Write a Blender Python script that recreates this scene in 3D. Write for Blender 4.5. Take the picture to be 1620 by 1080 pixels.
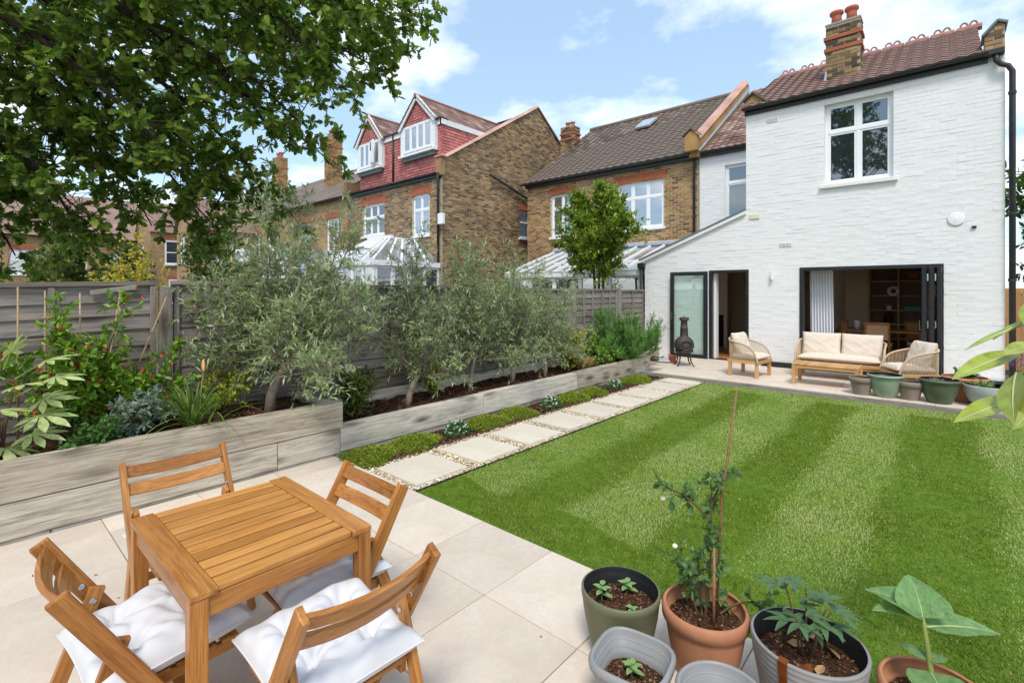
import bpy, math, random
import numpy as np
from mathutils import Vector, Matrix
random.seed(7); RNG = np.random.default_rng(7)
R = math.radians
SC = bpy.context.scene
COL = SC.collection
for o in list(bpy.data.objects): bpy.data.objects.remove(o)

# ------------------------------------------------------------------ camera
cam = bpy.data.cameras.new('camera'); camo = bpy.data.objects.new('camera', cam); COL.objects.link(camo)
camo.location = (0, 0, 1.72); camo.rotation_euler = (R(90), 0, R(41.6))
cam.sensor_width = 36; cam.lens = 778 / 1620 * 36; cam.shift_y = -80 / 1620
cam.clip_start = .05; cam.clip_end = 2000
SC.camera = camo

# ------------------------------------------------------------------ world, sun, exposure
SUN_FROM = Vector((0.34, -0.44, 0.83)).normalized()
w = bpy.data.worlds.new('World'); SC.world = w; w.use_nodes = True
nt = w.node_tree; nt.nodes.clear()
out = nt.nodes.new('ShaderNodeOutputWorld'); bg = nt.nodes.new('ShaderNodeBackground')
sky = nt.nodes.new('ShaderNodeTexSky'); sky.sky_type = 'NISHITA'; sky.sun_disc = False
sky.sun_elevation = math.asin(SUN_FROM.z); sky.sun_rotation = math.atan2(SUN_FROM.x, SUN_FROM.y)
sky.air_density = 1.0; sky.dust_density = .6; sky.ozone_density = 1.2
SKY = .13
# broken white cloud over the blue: noise on the view direction flattened to a cloud deck
tc = nt.nodes.new('ShaderNodeTexCoord'); sep = nt.nodes.new('ShaderNodeSeparateXYZ')
nt.links.new(tc.outputs['Generated'], sep.inputs[0])
mz = nt.nodes.new('ShaderNodeMath'); mz.operation = 'MAXIMUM'; mz.inputs[1].default_value = 0.0
nt.links.new(sep.outputs['Z'], mz.inputs[0])
az = nt.nodes.new('ShaderNodeMath'); az.operation = 'ADD'; az.inputs[1].default_value = .22
nt.links.new(mz.outputs[0], az.inputs[0])
cmb = nt.nodes.new('ShaderNodeCombineXYZ')
for i, a in enumerate('XY'):
    dv = nt.nodes.new('ShaderNodeMath'); dv.operation = 'DIVIDE'
    nt.links.new(sep.outputs[a], dv.inputs[0]); nt.links.new(az.outputs[0], dv.inputs[1]); nt.links.new(dv.outputs[0], cmb.inputs[i])
mp = nt.nodes.new('ShaderNodeMapping'); mp.inputs['Location'].default_value = (1.12, .62, 0)
nt.links.new(cmb.outputs[0], mp.inputs[0])
nz = nt.nodes.new('ShaderNodeTexNoise'); nz.inputs['Scale'].default_value = 1.25; nz.inputs['Detail'].default_value = 9; nz.inputs['Roughness'].default_value = .56
nt.links.new(mp.outputs[0], nz.inputs['Vector'])
cr = nt.nodes.new('ShaderNodeValToRGB'); cr.color_ramp.elements[0].position = .48; cr.color_ramp.elements[1].position = .66
cr.color_ramp.elements[0].color = (0, 0, 0, 1); cr.color_ramp.elements[1].color = (1, 1, 1, 1)
nt.links.new(nz.outputs['Fac'], cr.inputs[0])
scl = nt.nodes.new('ShaderNodeVectorMath'); scl.operation = 'SCALE'; scl.inputs['Scale'].default_value = SKY
nt.links.new(sky.outputs[0], scl.inputs[0])
# a thin bright veil lightens the blue everywhere
veil = nt.nodes.new('ShaderNodeMix'); veil.data_type = 'RGBA'; veil.inputs[0].default_value = .45
veil.inputs[7].default_value = (.42, .58, .74, 1)
nt.links.new(scl.outputs[0], veil.inputs[6])
mx = nt.nodes.new('ShaderNodeMix'); mx.data_type = 'RGBA'
mx.inputs[7].default_value = (1.0, 1.0, 1.0, 1)
nt.links.new(cr.outputs[0], mx.inputs[0]); nt.links.new(veil.outputs[2], mx.inputs[6])
nt.links.new(mx.outputs[2], bg.inputs[0]); bg.inputs[1].default_value = 1.0
nt.links.new(bg.outputs[0], out.inputs[0])
sl = bpy.data.lights.new('sun', 'SUN'); sl.energy = 1.7; sl.angle = R(15); sl.color = (1, .955, .88)
so = bpy.data.objects.new('sun', sl); COL.objects.link(so); so.rotation_euler = SUN_FROM.to_track_quat('Z', 'Y').to_euler()
so.location = (0, 0, 20)
SC.view_settings.view_transform = 'Standard'; SC.view_settings.look = 'None'; SC.view_settings.gamma = 1
SC.view_settings.exposure = 0.78
SC.render.engine = 'CYCLES'
SC.cycles.max_bounces = 8; SC.cycles.transparent_max_bounces = 16

# ------------------------------------------------------------------ helpers
def s2l(h):
    h = h.lstrip('#'); r = []
    for i in (0, 2, 4):
        c = int(h[i:i+2], 16) / 255; r.append(c / 12.92 if c <= .04045 else ((c + .055) / 1.055) ** 2.4)
    return tuple(r)
def link(o, parent=None):
    COL.objects.link(o)
    if parent: o.parent = parent
    return o
def tag(o, label=None, cat=None, group=None, kind=None):
    if label: o['label'] = label
    if cat: o['category'] = cat
    if group: o['group'] = group
    if kind: o['kind'] = kind
    return o
def empty(name, loc=(0, 0, 0), rz=0, label=None, cat=None, group=None):
    o = bpy.data.objects.new(name, None); link(o); o.location = loc; o.rotation_euler = (0, 0, rz); o.empty_display_size = .1
    return tag(o, label, cat, group)
def children(o): return [c for c in COL.objects if c.parent == o]
KIDS = {}
def copy_tree(o, parent=None):
    c = o.copy(); COL.objects.link(c); c.parent = parent
    for ch in o.children: copy_tree(ch, c)
    return c
def obj(name, me, mat, parent=None, smooth=False, bev=0, loc=None, kind=None):
    if mat is not None: me.materials.append(mat)
    if smooth:
        for p in me.polygons: p.use_smooth = True
    o = bpy.data.objects.new(name, me); link(o, parent)
    if loc is not None: o.location = loc
    if bev:
        b = o.modifiers.new('bevel', 'BEVEL'); b.width = bev; b.segments = 2; b.limit_method = 'ANGLE'; b.angle_limit = R(40)
    if kind: o['kind'] = kind
    return o
def npmesh(name, V, Fs):
    """V (n,3); Fs list of (m,k) index arrays"""
    me = bpy.data.meshes.new(name); V = np.asarray(V, dtype=np.float32)
    me.vertices.add(len(V)); me.vertices.foreach_set('co', V.ravel())
    Fs = [np.asarray(f, dtype=np.int32) for f in Fs if len(f)]
    nl = sum(f.size for f in Fs); npol = sum(len(f) for f in Fs)
    me.loops.add(nl); me.polygons.add(npol)
    me.loops.foreach_set('vertex_index', np.concatenate([f.ravel() for f in Fs]))
    starts = []; tot = []; s = 0
    for f in Fs:
        m, k = f.shape; starts.append(s + np.arange(m) * k); tot.append(np.full(m, k)); s += m * k
    me.polygons.foreach_set('loop_start', np.concatenate(starts).astype(np.int32))
    me.polygons.foreach_set('loop_total', np.concatenate(tot).astype(np.int32))
    me.update(calc_edges=True); me.validate(); me.shade_flat()
    return me
BOXF = [(0, 3, 2, 1), (4, 5, 6, 7), (0, 1, 5, 4), (1, 2, 6, 5), (2, 3, 7, 6), (3, 0, 4, 7)]
class MB:
    def __init__(s): s.v = []; s.f = []
    def add(s, vs, fs):
        n = len(s.v); s.v += [tuple(v) for v in vs]; s.f += [tuple(i + n for i in f) for f in fs]; return s
    def bx(s, x0, x1, y0, y1, z0, z1):
        return s.add([(x0, y0, z0), (x1, y0, z0), (x1, y1, z0), (x0, y1, z0), (x0, y0, z1), (x1, y0, z1), (x1, y1, z1), (x0, y1, z1)], BOXF)
    def beam(s, p0, p1, w, h, up=(0, 0, 1)):
        p0 = Vector(p0); p1 = Vector(p1); d = (p1 - p0).normalized(); up = Vector(up)
        if abs(d.dot(up)) > .98: up = Vector((0, 1, 0))
        y = up.cross(d).normalized() * w / 2; z = d.cross(y).normalized() * h / 2
        return s.add([p0 - y - z, p1 - y - z, p1 + y - z, p0 + y - z, p0 - y + z, p1 - y + z, p1 + y + z, p0 + y + z], BOXF)
    def tube(s, pts, rad, n=8, cap=True):
        pts = [Vector(p) for p in pts]
        if not hasattr(rad, '__len__'): rad = [rad] * len(pts)
        n0 = len(s.v); prev = None
        for i, p in enumerate(pts):
            d = (pts[min(i + 1, len(pts) - 1)] - pts[max(i - 1, 0)])
            d = d.normalized() if d.length > 1e-9 else Vector((0, 0, 1))
            if prev is None:
                a = Vector((1, 0, 0)) if abs(d.x) < .8 else Vector((0, 1, 0)); x = (a - d * a.dot(d)).normalized()
            else: x = (prev - d * prev.dot(d)).normalized()
            prev = x; y = d.cross(x)
            for k in range(n):
                t = 2 * math.pi * k / n; s.v.append(tuple(p + (x * math.cos(t) + y * math.sin(t)) * rad[i]))
        for i in range(len(pts) - 1):
            for k in range(n):
                a = n0 + i * n + k; b = n0 + i * n + (k + 1) % n; s.f.append((a, b, b + n, a + n))
        if cap:
            s.f.append(tuple(n0 + k for k in range(n))[::-1]); m = n0 + (len(pts) - 1) * n; s.f.append(tuple(m + k for k in range(n)))
        return s
    def lathe(s, prof, n=32, c=(0, 0, 0), sq=None):
        """prof [(r,z)] bottom->...; sq: superellipse exponent for rounded-square pots"""
        n0 = len(s.v)
        for r, z in prof:
            for k in range(n):
                t = 2 * math.pi * k / n; cx, sx = math.cos(t), math.sin(t); q = 1
                if sq: q = 1 / (abs(cx) ** sq + abs(sx) ** sq) ** (1 / sq)
                s.v.append((c[0] + r * q * cx, c[1] + r * q * sx, c[2] + z))
        for i in range(len(prof) - 1):
            for k in range(n):
                a = n0 + i * n + k; b = n0 + i * n + (k + 1) % n; s.f.append((a, b, b + n, a + n))
        s.f.append(tuple(n0 + k for k in range(n))[::-1]); m = n0 + (len(prof) - 1) * n; s.f.append(tuple(m + k for k in range(n)))
        return s
    def prism(s, poly, axis, a0, a1):
        """poly 2-D points; axis 'x','y' or 'z' extruded a0..a1"""
        def P(p, a): return {'x': (a, p[0], p[1]), 'y': (p[0], a, p[1]), 'z': (p[0], p[1], a)}[axis]
        n = len(poly); n0 = len(s.v); s.v += [P(p, a0) for p in poly] + [P(p, a1) for p in poly]
        s.f.append(tuple(n0 + i for i in range(n))); s.f.append(tuple(n0 + n + i for i in range(n))[::-1])
        for i in range(n):
            j = (i + 1) % n; s.f.append((n0 + i, n0 + n + i, n0 + n + j, n0 + j))
        return s
    def mesh(s, name):
        import bmesh
        me = bpy.data.meshes.new(name); me.from_pydata(s.v, [], s.f)
        bm = bmesh.new(); bm.from_mesh(me); bmesh.ops.recalc_face_normals(bm, faces=bm.faces); bm.to_mesh(me); bm.free()
        return me
    def build(s, name, mat, parent=None, smooth=False, bev=0, kind=None):
        return obj(name, s.mesh(name), mat, parent, smooth, bev, kind=kind)
def box(name, x0, x1, y0, y1, z0, z1, mat, parent=None, bev=0): return MB().bx(x0, x1, y0, y1, z0, z1).build(name, mat, parent, bev=bev)
_plank = {}
def plank(name, p0, p1, w, h, mat, parent=None, up=(0, 0, 1), bev=.004):
    """a straight timber with its length along its own X axis (so that grain follows it)"""
    p0 = Vector(p0); p1 = Vector(p1); d = p1 - p0; L = d.length; d.normalize(); up = Vector(up)
    if abs(d.dot(up)) > .98: up = Vector((0, 1, 0))
    y = up.cross(d).normalized(); z = d.cross(y).normalized()
    key = (round(L, 4), round(w, 4), round(h, 4), mat.name)
    if key in _plank: me = _plank[key]; o = bpy.data.objects.new(name, me); link(o, parent)
    else:
        me = MB().bx(-L / 2, L / 2, -w / 2, w / 2, -h / 2, h / 2).mesh(name); me.materials.append(mat); _plank[key] = me
        o = bpy.data.objects.new(name, me); link(o, parent)
    M = Matrix((d, y, z)).transposed().to_4x4(); M.translation = (p0 + p1) / 2; o.matrix_local = M
    if bev:
        b = o.modifiers.new('bevel', 'BEVEL'); b.width = bev; b.segments = 2
    return o

# ------------------------------------------------------------------ materials
class NT:
    def __init__(s, name):
        s.m = bpy.data.materials.new(name); s.m.use_nodes = True; s.t = s.m.node_tree; s.t.nodes.clear()
        s.out = s.n('ShaderNodeOutputMaterial'); s.p = s.n('ShaderNodeBsdfPrincipled'); s.l(s.p.outputs[0], s.out.inputs[0])
    def n(s, t): return s.t.nodes.new(t)
    def l(s, a, b): s.t.links.new(a, b)
    def coord(s, kind='Object', scale=(1, 1, 1), loc=(0, 0, 0), rot=(0, 0, 0)):
        t = s.n('ShaderNodeTexCoord'); m = s.n('ShaderNodeMapping'); m.inputs['Scale'].default_value = scale; m.inputs['Location'].default_value = loc; m.inputs['Rotation'].default_value = rot
        s.l(t.outputs[kind], m.inputs[0]); return m.outputs[0]
    def noise(s, vec, scale, detail=4, rough=.55, dist=0):
        n = s.n('ShaderNodeTexNoise'); n.inputs['Scale'].default_value = scale; n.inputs['Detail'].default_value = detail; n.inputs['Roughness'].default_value = rough; n.inputs['Distortion'].default_value = dist
        if vec is not None: s.l(vec, n.inputs['Vector'])
        return n.outputs['Fac']
    def ramp(s, fac, stops):
        r = s.n('ShaderNodeValToRGB'); e = r.color_ramp.elements
        while len(e) < len(stops): e.new(.5)
        for k, (p, c) in enumerate(stops): e[k].position = p; e[k].color = tuple(c) + (1,) if len(c) == 3 else c
        s.l(fac, r.inputs[0]); return r.outputs[0]
    def mix(s, fac, a, b, mode='MIX'):
        m = s.n('ShaderNodeMix'); m.data_type = 'RGBA'; m.blend_type = mode
        for sock, v in ((0, fac), (6, a), (7, b)):
            if hasattr(v, 'is_linked'): s.l(v, m.inputs[sock])
            else: m.inputs[sock].default_value = v if sock == 0 else (tuple(v) + (1,) if len(v) == 3 else v)
        return m.outputs[2]
    def island(s): return s.n('ShaderNodeNewGeometry').outputs['Random Per Island']
    def objrand(s): return s.n('ShaderNodeObjectInfo').outputs['Random']
    def math(s, op, a, b):
        m = s.n('ShaderNodeMath'); m.operation = op
        for i, v in enumerate((a, b)):
            if hasattr(v, 'is_linked'): s.l(v, m.inputs[i])
            else: m.inputs[i].default_value = v
        return m.outputs[0]
    def bump(s, h, strength=.3, dist=.01):
        b = s.n('ShaderNodeBump'); b.inputs['Strength'].default_value = strength; b.inputs['Distance'].default_value = dist
        s.l(h, b.inputs['Height']); s.l(b.outputs[0], s.p.inputs['Normal']); return b
    def base(s, c):
        if hasattr(c, 'is_linked'): s.l(c, s.p.inputs['Base Color'])
        else: s.p.inputs['Base Color'].default_value = tuple(c) + (1,)
    def fin(s, rough=.6, spec=.5, metal=0):
        if hasattr(rough, 'is_linked'): s.l(rough, s.p.inputs['Roughness'])
        else: s.p.inputs['Roughness'].default_value = rough
        s.p.inputs['Specular IOR Level'].default_value = spec; s.p.inputs['Metallic'].default_value = metal; return s.m
def pm(name, col, rough=.6, var=.25, scale=6, bump=.15, bscale=60, spec=.4, metal=0, isl=0, orand=0, bdist=.004, detail=5):
    """plain procedural surface: colour mottled by noise, varied per piece, with fine relief"""
    t = NT(name); v = t.coord(); f = t.noise(v, scale, detail, .6)
    d = tuple(max(0, c * (1 - var)) for c in col); u = tuple(min(1, c * (1 + var)) for c in col)
    c = t.ramp(f, [(.28, d), (.72, u)])
    if isl or orand:
        k = t.island() if isl else t.objrand(); a = isl or orand
        g = t.ramp(k, [(0, (1 - a,) * 3), (1, (1 + a * .6,) * 3)]); c = t.mix(1, c, g, 'MULTIPLY')
    t.base(c)
    if bump: t.bump(t.noise(v, bscale, 4, .6), bump, bdist)
    return t.fin(rough, spec, metal)
def wood(name, a, b, dark, rough=.42, gs=1.0, bump=.12, knots=0):
    t = NT(name); tx = t.n('ShaderNodeTexCoord'); oi = t.n('ShaderNodeObjectInfo')
    cb = t.n('ShaderNodeCombineXYZ'); sc = t.math('MULTIPLY', oi.outputs['Random'], 37.0)
    for i in range(3): t.l(sc, cb.inputs[i])
    ad = t.n('ShaderNodeVectorMath'); t.l(tx.outputs['Object'], ad.inputs[0]); t.l(cb.outputs[0], ad.inputs[1])
    def mp(sc): m = t.n('ShaderNodeMapping'); m.inputs['Scale'].default_value = sc; t.l(ad.outputs[0], m.inputs[0]); return m.outputs[0]
    g = t.noise(mp((1.5 * gs, 28 * gs, 28 * gs)), 1.6, 6, .6, .6)
    fine = t.noise(mp((6 * gs, 160 * gs, 160 * gs)), 1.2, 3, .6)
    big = t.noise(mp((1.2 * gs, 3 * gs, 3 * gs)), 1.5, 3)
    c = t.ramp(g, [(.25, dark), (.45, a), (.75, b)])
    c = t.mix(t.ramp(big, [(.35, (0,) * 3), (.7, (.55,) * 3)]), c, a)
    c = t.mix(t.math('MULTIPLY', t.ramp(fine, [(.46, (0,) * 3), (.66, (1,) * 3)]), .5), c, dark)
    if knots:
        vo = t.n('ShaderNodeTexVoronoi'); vo.inputs['Scale'].default_value = 1.0; vo.inputs['Randomness'].default_value = 1
        t.l(mp((1.6, 5.5, 5.5)), vo.inputs['Vector'])
        kn = t.ramp(vo.outputs['Distance'], [(.03, (1,) * 3), (.12, (.75,) * 3), (.30, (0,) * 3)])
        c = t.mix(t.math('MULTIPLY', kn, t.math('MULTIPLY', g, 1.7)), c, tuple(x * .38 for x in dark))
        ck = t.noise(mp((.55, 16, 16)), 1.3, 3, .6, .5); ckr = t.ramp(ck, [(.478, (0,) * 3), (.5, (1,) * 3), (.522, (0,) * 3)]); c = t.mix(t.math('MULTIPLY', ckr, .45 * knots), c, tuple(x * .45 for x in dark))
        mo = t.noise(mp((1.3, 4, 4)), 2.2, 6, .7); c = t.mix(1, c, t.ramp(mo, [(.3, (.84,) * 3), (.7, (1.14,) * 3)]), 'MULTIPLY')
        st = t.noise(mp((.8, 9, 9)), 1.5, 8, .7, 1.2)
        c = t.mix(t.math('MULTIPLY', t.ramp(st, [(.56, (0,) * 3), (.75, (1,) * 3)]), knots), c, tuple(x * .55 for x in dark))
    v = t.ramp(oi.outputs['Random'], [(0, (.76, .72, .66)), (.5, (.98,) * 3), (1, (1.16, 1.18, 1.22))])
    c = t.mix(1, c, v, 'MULTIPLY'); t.base(c); t.bump(fine, bump, .003)
    return t.fin(rough, .35)
def leafmat(name, cols, trans=.35, rough=.45, spec=.35, under=None, vein=0):
    """foliage: colour picked per leaf, light passing through the blade"""
    t = NT(name); k = t.island(); n = len(cols)
    c = t.ramp(k, [(i / max(1, n - 1), col) for i, col in enumerate(cols)])
    v = t.coord(); c = t.mix(1, c, t.ramp(t.noise(v, 3.0, 3), [(.3, (.8,) * 3), (.7, (1.2,) * 3)]), 'MULTIPLY')
    if under: c = t.mix(t.n('ShaderNodeNewGeometry').outputs['Backfacing'], c, under)
    if vein:
        f = t.noise(v, vein, 5, .65, .4); c = t.mix(1, c, t.ramp(f, [(.3, (.62,) * 3), (.5, (1,) * 3), (.72, (1.25,) * 3)]), 'MULTIPLY'); t.bump(f, .7, .006)
    t.base(c); t.fin(rough, spec)
    tr = t.n('ShaderNodeBsdfTranslucent'); t.l(t.mix(.5, c, (.25, .42, .04), 'MIX'), tr.inputs[0])
    ms = t.n('ShaderNodeMixShader'); ms.inputs[0].default_value = trans
    t.l(t.p.outputs[0], ms.inputs[1]); t.l(tr.outputs[0], ms.inputs[2]); t.l(ms.outputs[0], t.out.inputs[0]); return t.m
def glass(name, refl=.22, tint=(.9, .95, .93), body=.0, bodycol=(.02, .03, .035)):
    t = NT(name); g = t.n('ShaderNodeBsdfGlossy'); g.inputs['Roughness'].default_value = .015; g.inputs['Color'].default_value = (1, 1, 1, 1)
    tp = t.n('ShaderNodeBsdfTransparent'); tp.inputs[0].default_value = tint + (1,)
    lw = t.n('ShaderNodeLayerWeight'); lw.inputs[0].default_value = .5
    f = t.math('ADD', t.math('MULTIPLY', t.math('POWER', lw.outputs['Facing'], 4.0), .9), refl)
    f2 = t.n('ShaderNodeClamp'); t.l(f, f2.inputs[0])
    ms = t.n('ShaderNodeMixShader'); t.l(f2.outputs[0], ms.inputs[0]); t.l(tp.outputs[0], ms.inputs[1]); t.l(g.outputs[0], ms.inputs[2])
    last = ms.outputs[0]
    if body:
        b = t.n('ShaderNodeBsdfDiffuse'); b.inputs[0].default_value = bodycol + (1,)
        m2 = t.n('ShaderNodeMixShader'); m2.inputs[0].default_value = body; t.l(tp.outputs[0], m2.inputs[1]); t.l(b.outputs[0], m2.inputs[2]); t.l(m2.outputs[0], ms.inputs[1])
    t.l(last, t.out.inputs[0]); return t.m
def brickmat(name, stops, rough=.85):
    t = NT(name); v = t.coord(); c = t.ramp(t.island(), stops)
    f = t.noise(v, 1.1, 4); c = t.mix(1, c, t.ramp(f, [(.3, (.72,) * 3), (.7, (1.22,) * 3)]), 'MULTIPLY')
    f2 = t.noise(v, 38, 4, .7); c = t.mix(1, c, t.ramp(f2, [(.3, (.75,) * 3), (.7, (1.2,) * 3)]), 'MULTIPLY')
    t.base(c); t.bump(f2, .4, .004); return t.fin(rough, .25)
M = {}
STOCK = [(0, s2l('5d4a3a')), (.2, s2l('78604a')), (.45, s2l('937657')), (.7, s2l('a5875f')), (.9, s2l('b39a72')), (1, s2l('8c6550'))]
M['stock'] = brickmat('stock_brick', STOCK)
M['stock2'] = brickmat('stock_brick_yellow', [(0, s2l('6f5238')), (.25, s2l('94714a')), (.55, s2l('ab8655')), (.85, s2l('ba9866')), (1, s2l('8a5f45'))])
M['redbrick'] = brickmat('red_brick', [(0, s2l('a35c44')), (.5, s2l('b76c4e')), (1, s2l('96523e'))])
M['chimbrick'] = brickmat('chimney_brick', [(0, s2l('463a33')), (.35, s2l('6b5a49')), (.6, s2l('9a7f58')), (.85, s2l('b09668')), (1, s2l('7d6552'))])
M['mortar'] = pm('mortar', s2l('bcb09a'), .95, .2, 5, .4, 80)
M['mortar_dark'] = pm('mortar_dark', s2l('a5987f'), .95, .2, 5, .4, 80)
M['wpaint'] = pm('white_painted_brick', (.79, .78, .765), .62, .03, 2.2, .45, 30, .35, 0, .008, bdist=.004)
M['wjoint'] = pm('white_painted_joint', (.77, .76, .745), .75, .05, 6, .4, 90)
M['wframe'] = pm('white_window_frame', (.82, .83, .84), .35, .02, 4, .02, 30)
M['wwood'] = pm('white_painted_wood', (.78, .78, .77), .45, .04, 5, .1, 50)
M['cream'] = pm('cream_paint', s2l('d8cfae'), .6, .06, 3, .05)
M['black'] = pm('black_metal', (.018, .019, .021), .38, .2, 8, .05, 60)
M['gutter'] = pm('black_gutter', (.028, .028, .030), .5, .35, 7, .15, 40)
M['lead'] = pm('lead_flashing', (.36, .39, .43), .5, .15, 6, .2, 30)
M['tile_brown'] = brickmat('brown_roof_tile', [(0, s2l('584b43')), (.5, s2l('706359')), (.93, s2l('837366')), (1, s2l('7c4f44'))], .8)
M['tile_red'] = brickmat('red_roof_tile', [(0, s2l('735850')), (.5, s2l('8c7066')), (.9, s2l('a58a7c')), (1, s2l('66504a'))], .75)
M['tile_hung'] = brickmat('red_hung_tile', [(0, s2l('a3605c')), (.5, s2l('b56e69')), (1, s2l('c27f78'))], .7)
M['coping'] = brickmat('terracotta_coping', [(0, s2l('b58b7c')), (1, s2l('c9a596'))], .8)
M['ridge'] = brickmat('ridge_terracotta', [(0, s2l('9a655b')), (1, s2l('ad7d71'))], .75)
M['terra'] = pm('terracotta', s2l('b37a58'), .78, .2, 5, .12, 40)
M['terra_red'] = pm('red_terracotta', s2l('bd6a52'), .75, .15, 5, .1, 40)
M['sagepot'] = pm('sage_glazed_pot', s2l('8d9b87'), .45, .1, 6, .05, 40)
M['greenpot'] = pm('dark_green_glazed_pot', s2l('566049'), .42, .12, 6, .05, 40)
M['olivepot'] = pm('olive_plastic_pot', s2l('6a6b4e'), .5, .12, 6, .06, 50)
M['taupepot'] = pm('taupe_clay_pot', s2l('8c7d70'), .8, .12, 6, .15, 60)
M['greypot'] = pm('grey_plastic_pot', s2l('8f8e8d'), .42, .06, 5, .05, 60)
M['ribpot'] = pm('grey_ribbed_pot', s2l('8b8886'), .55, .12, 5, .1, 60)
M['bowl'] = pm('pale_grey_bowl', s2l('a9aca8'), .7, .14, 7, .2, 40)
M['blackin'] = pm('black_plastic', (.016, .016, .018), .5, .3, 6, .1, 40)
M['soil'] = pm('potting_soil', s2l('4d3526'), .95, .5, 30, 1.0, 90, .1, bdist=.012)
M['crumb'] = brickmat('soil_crumbs', [(0, s2l('2c1d14')), (.5, s2l('553a28')), (.85, s2l('76543b')), (1, s2l('a58a6c'))], .95)
M['bark'] = brickmat('bark_chips', [(0, s2l('2a1a16')), (.5, s2l('4b2f27')), (.85, s2l('6b473a')), (1, s2l('8a6450'))], .9)
M['barkbase'] = pm('bark_mulch', s2l('3a2620'), .95, .5, 40, 1, 90, .1, bdist=.01)
M['pebble'] = brickmat('cream_pebbles', [(0, s2l('a8916a')), (.3, s2l('d2c1a0')), (.7, s2l('e8dcc4')), (1, s2l('f2ebdc'))], .75)
M['gravelbase'] = pm('gravel_bed', s2l('a8967a'), .9, .4, 60, 1, 120, .2, bdist=.008)
M['teak'] = wood('oiled_acacia', s2l('ab7036'), s2l('cd9452'), s2l('74431b'), .33)
M['teak_slat'] = wood('oiled_acacia_slat', s2l('bd8140'), s2l('d8a25a'), s2l('8a5424'), .30)
M['teak_light'] = wood('pale_teak', s2l('c79a66'), s2l('d6ad7a'), s2l('a87a48'), .5)
M['sleeper'] = wood('weathered_sleeper', s2l('c6bbaa'), s2l('d9cfbf'), s2l('857866'), .92, .55, .8, .9)
M['fence'] = wood('weathered_fence', s2l('8b827a'), s2l('a1978d'), s2l('5c544d'), .92, .6, .6, .6)
M['fpost'] = wood('fence_post', s2l('8f857c'), s2l('a79d92'), s2l('655c55'), .9, .6, .5, .3)
M['oakfence'] = wood('new_fence', s2l('b98a58'), s2l('c99b68'), s2l('8f6539'), .7, .7, .2)
M['cane'] = wood('bamboo_cane', s2l('b39470'), s2l('c8ab86'), s2l('8a6d4e'), .6, 1, .1)
M['cane_red'] = wood('brown_cane', s2l('8a6448'), s2l('a07a5a'), s2l('5f422c'), .5, 1, .1)
M['bark_olive'] = pm('olive_bark', s2l('85796a'), .95, .35, 14, .8, 50, .2, bdist=.01)
M['bark_oak'] = pm('oak_bark', s2l('43382f'), .95, .35, 14, .9, 40, .2, bdist=.012)
M['stem_green'] = pm('green_stem', s2l('7d8a45'), .6, .2, 8, .1)
M['stem_brown'] = pm('brown_stem', s2l('5c4630'), .8, .3, 10, .3)
M['fabric_w'] = pm('white_cushion_fabric', (.64, .63, .64), .9, .03, 6, .22, 420, .15, bdist=.001)
M['fabric_b'] = pm('beige_cushion_fabric', s2l('d8c9b8'), .92, .04, 6, .25, 420, .15, bdist=.001)
M['rope'] = pm('beige_rope', s2l('c3aa8c'), .85, .12, 20, .3, 200, .2)
M['iron'] = pm('cast_iron', s2l('4a433e'), .6, .25, 14, .3, 60, .4, .3)
M['steel'] = pm('steel_bolt', (.55, .55, .56), .25, .1, 9, .05, 60, .5, 1)
M['copper'] = pm('copper_tape', s2l('c06a3c'), .3, .25, 20, .3, 60, .5, .9)
M['plaster'] = pm('room_plaster', s2l('f0dfc8'), .85, .05, 2, .08)
M['plaster_w'] = pm('room_white', s2l('f0ece6'), .85, .04, 2, .08)
M['floorwood'] = wood('room_floor', s2l('c48a50'), s2l('d49c62'), s2l('9a6432'), .35, .6)
M['shelfwood'] = wood('shelf_oak', s2l('caa67e'), s2l('dab890'), s2l('a5825c'), .6)
M['dark'] = pm('dark_cabinet', s2l('2c2624'), .5, .2, 6, .05)
M['curtain'] = pm('white_curtain', (.80, .80, .83), .9, .03, 5, .1, 200)
M['concrete'] = pm('concrete', s2l('9a948a'), .9, .15, 6, .3, 50)
M['ground'] = pm('garden_ground', s2l('5d5540'), .95, .3, 1.5, .6, 30)
M['steelgrey'] = pm('slate_grey', s2l('6f777c'), .6, .15, 5, .1)
M['glass'] = glass('window_glass', .20, (.80, .86, .84), .55, (.035, .045, .05))
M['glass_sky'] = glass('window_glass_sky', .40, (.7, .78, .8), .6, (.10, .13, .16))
M['glass_door'] = glass('door_glass', .07, (.92, .98, .955))
M['polycarb'] = glass('conservatory_roof_glass', .28, (.8, .86, .88), .45, (.55, .60, .62))
def stone(name, a, b):
    t = NT(name); v = t.coord(); oi = t.objrand()
    f = t.noise(v, 2.2, 6, .6); f2 = t.noise(v, 26, 5, .7)
    c = t.ramp(f, [(.3, a), (.7, b)])
    c = t.mix(1, c, t.ramp(f2, [(.3, (.92,) * 3), (.7, (1.05,) * 3)]), 'MULTIPLY')
    c = t.mix(1, c, t.ramp(oi, [(0, (.88, .87, .86)), (1, (1.05,) * 3)]), 'MULTIPLY')
    sp = t.noise(v, 7, 8, .75); c = t.mix(t.math('MULTIPLY', t.ramp(sp, [(.60, (0,) * 3), (.76, (1,) * 3)]), .38), c, tuple(x * .5 for x in a))
    t.base(c); t.bump(f2, .12, .002); return t.fin(.62, .35)
M['stone'] = stone('cream_limestone', s2l('cfbfae'), s2l('dccebe'))
M['stone_path'] = stone('pale_limestone', s2l('d2c6b3'), s2l('ddd2c1'))
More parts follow.
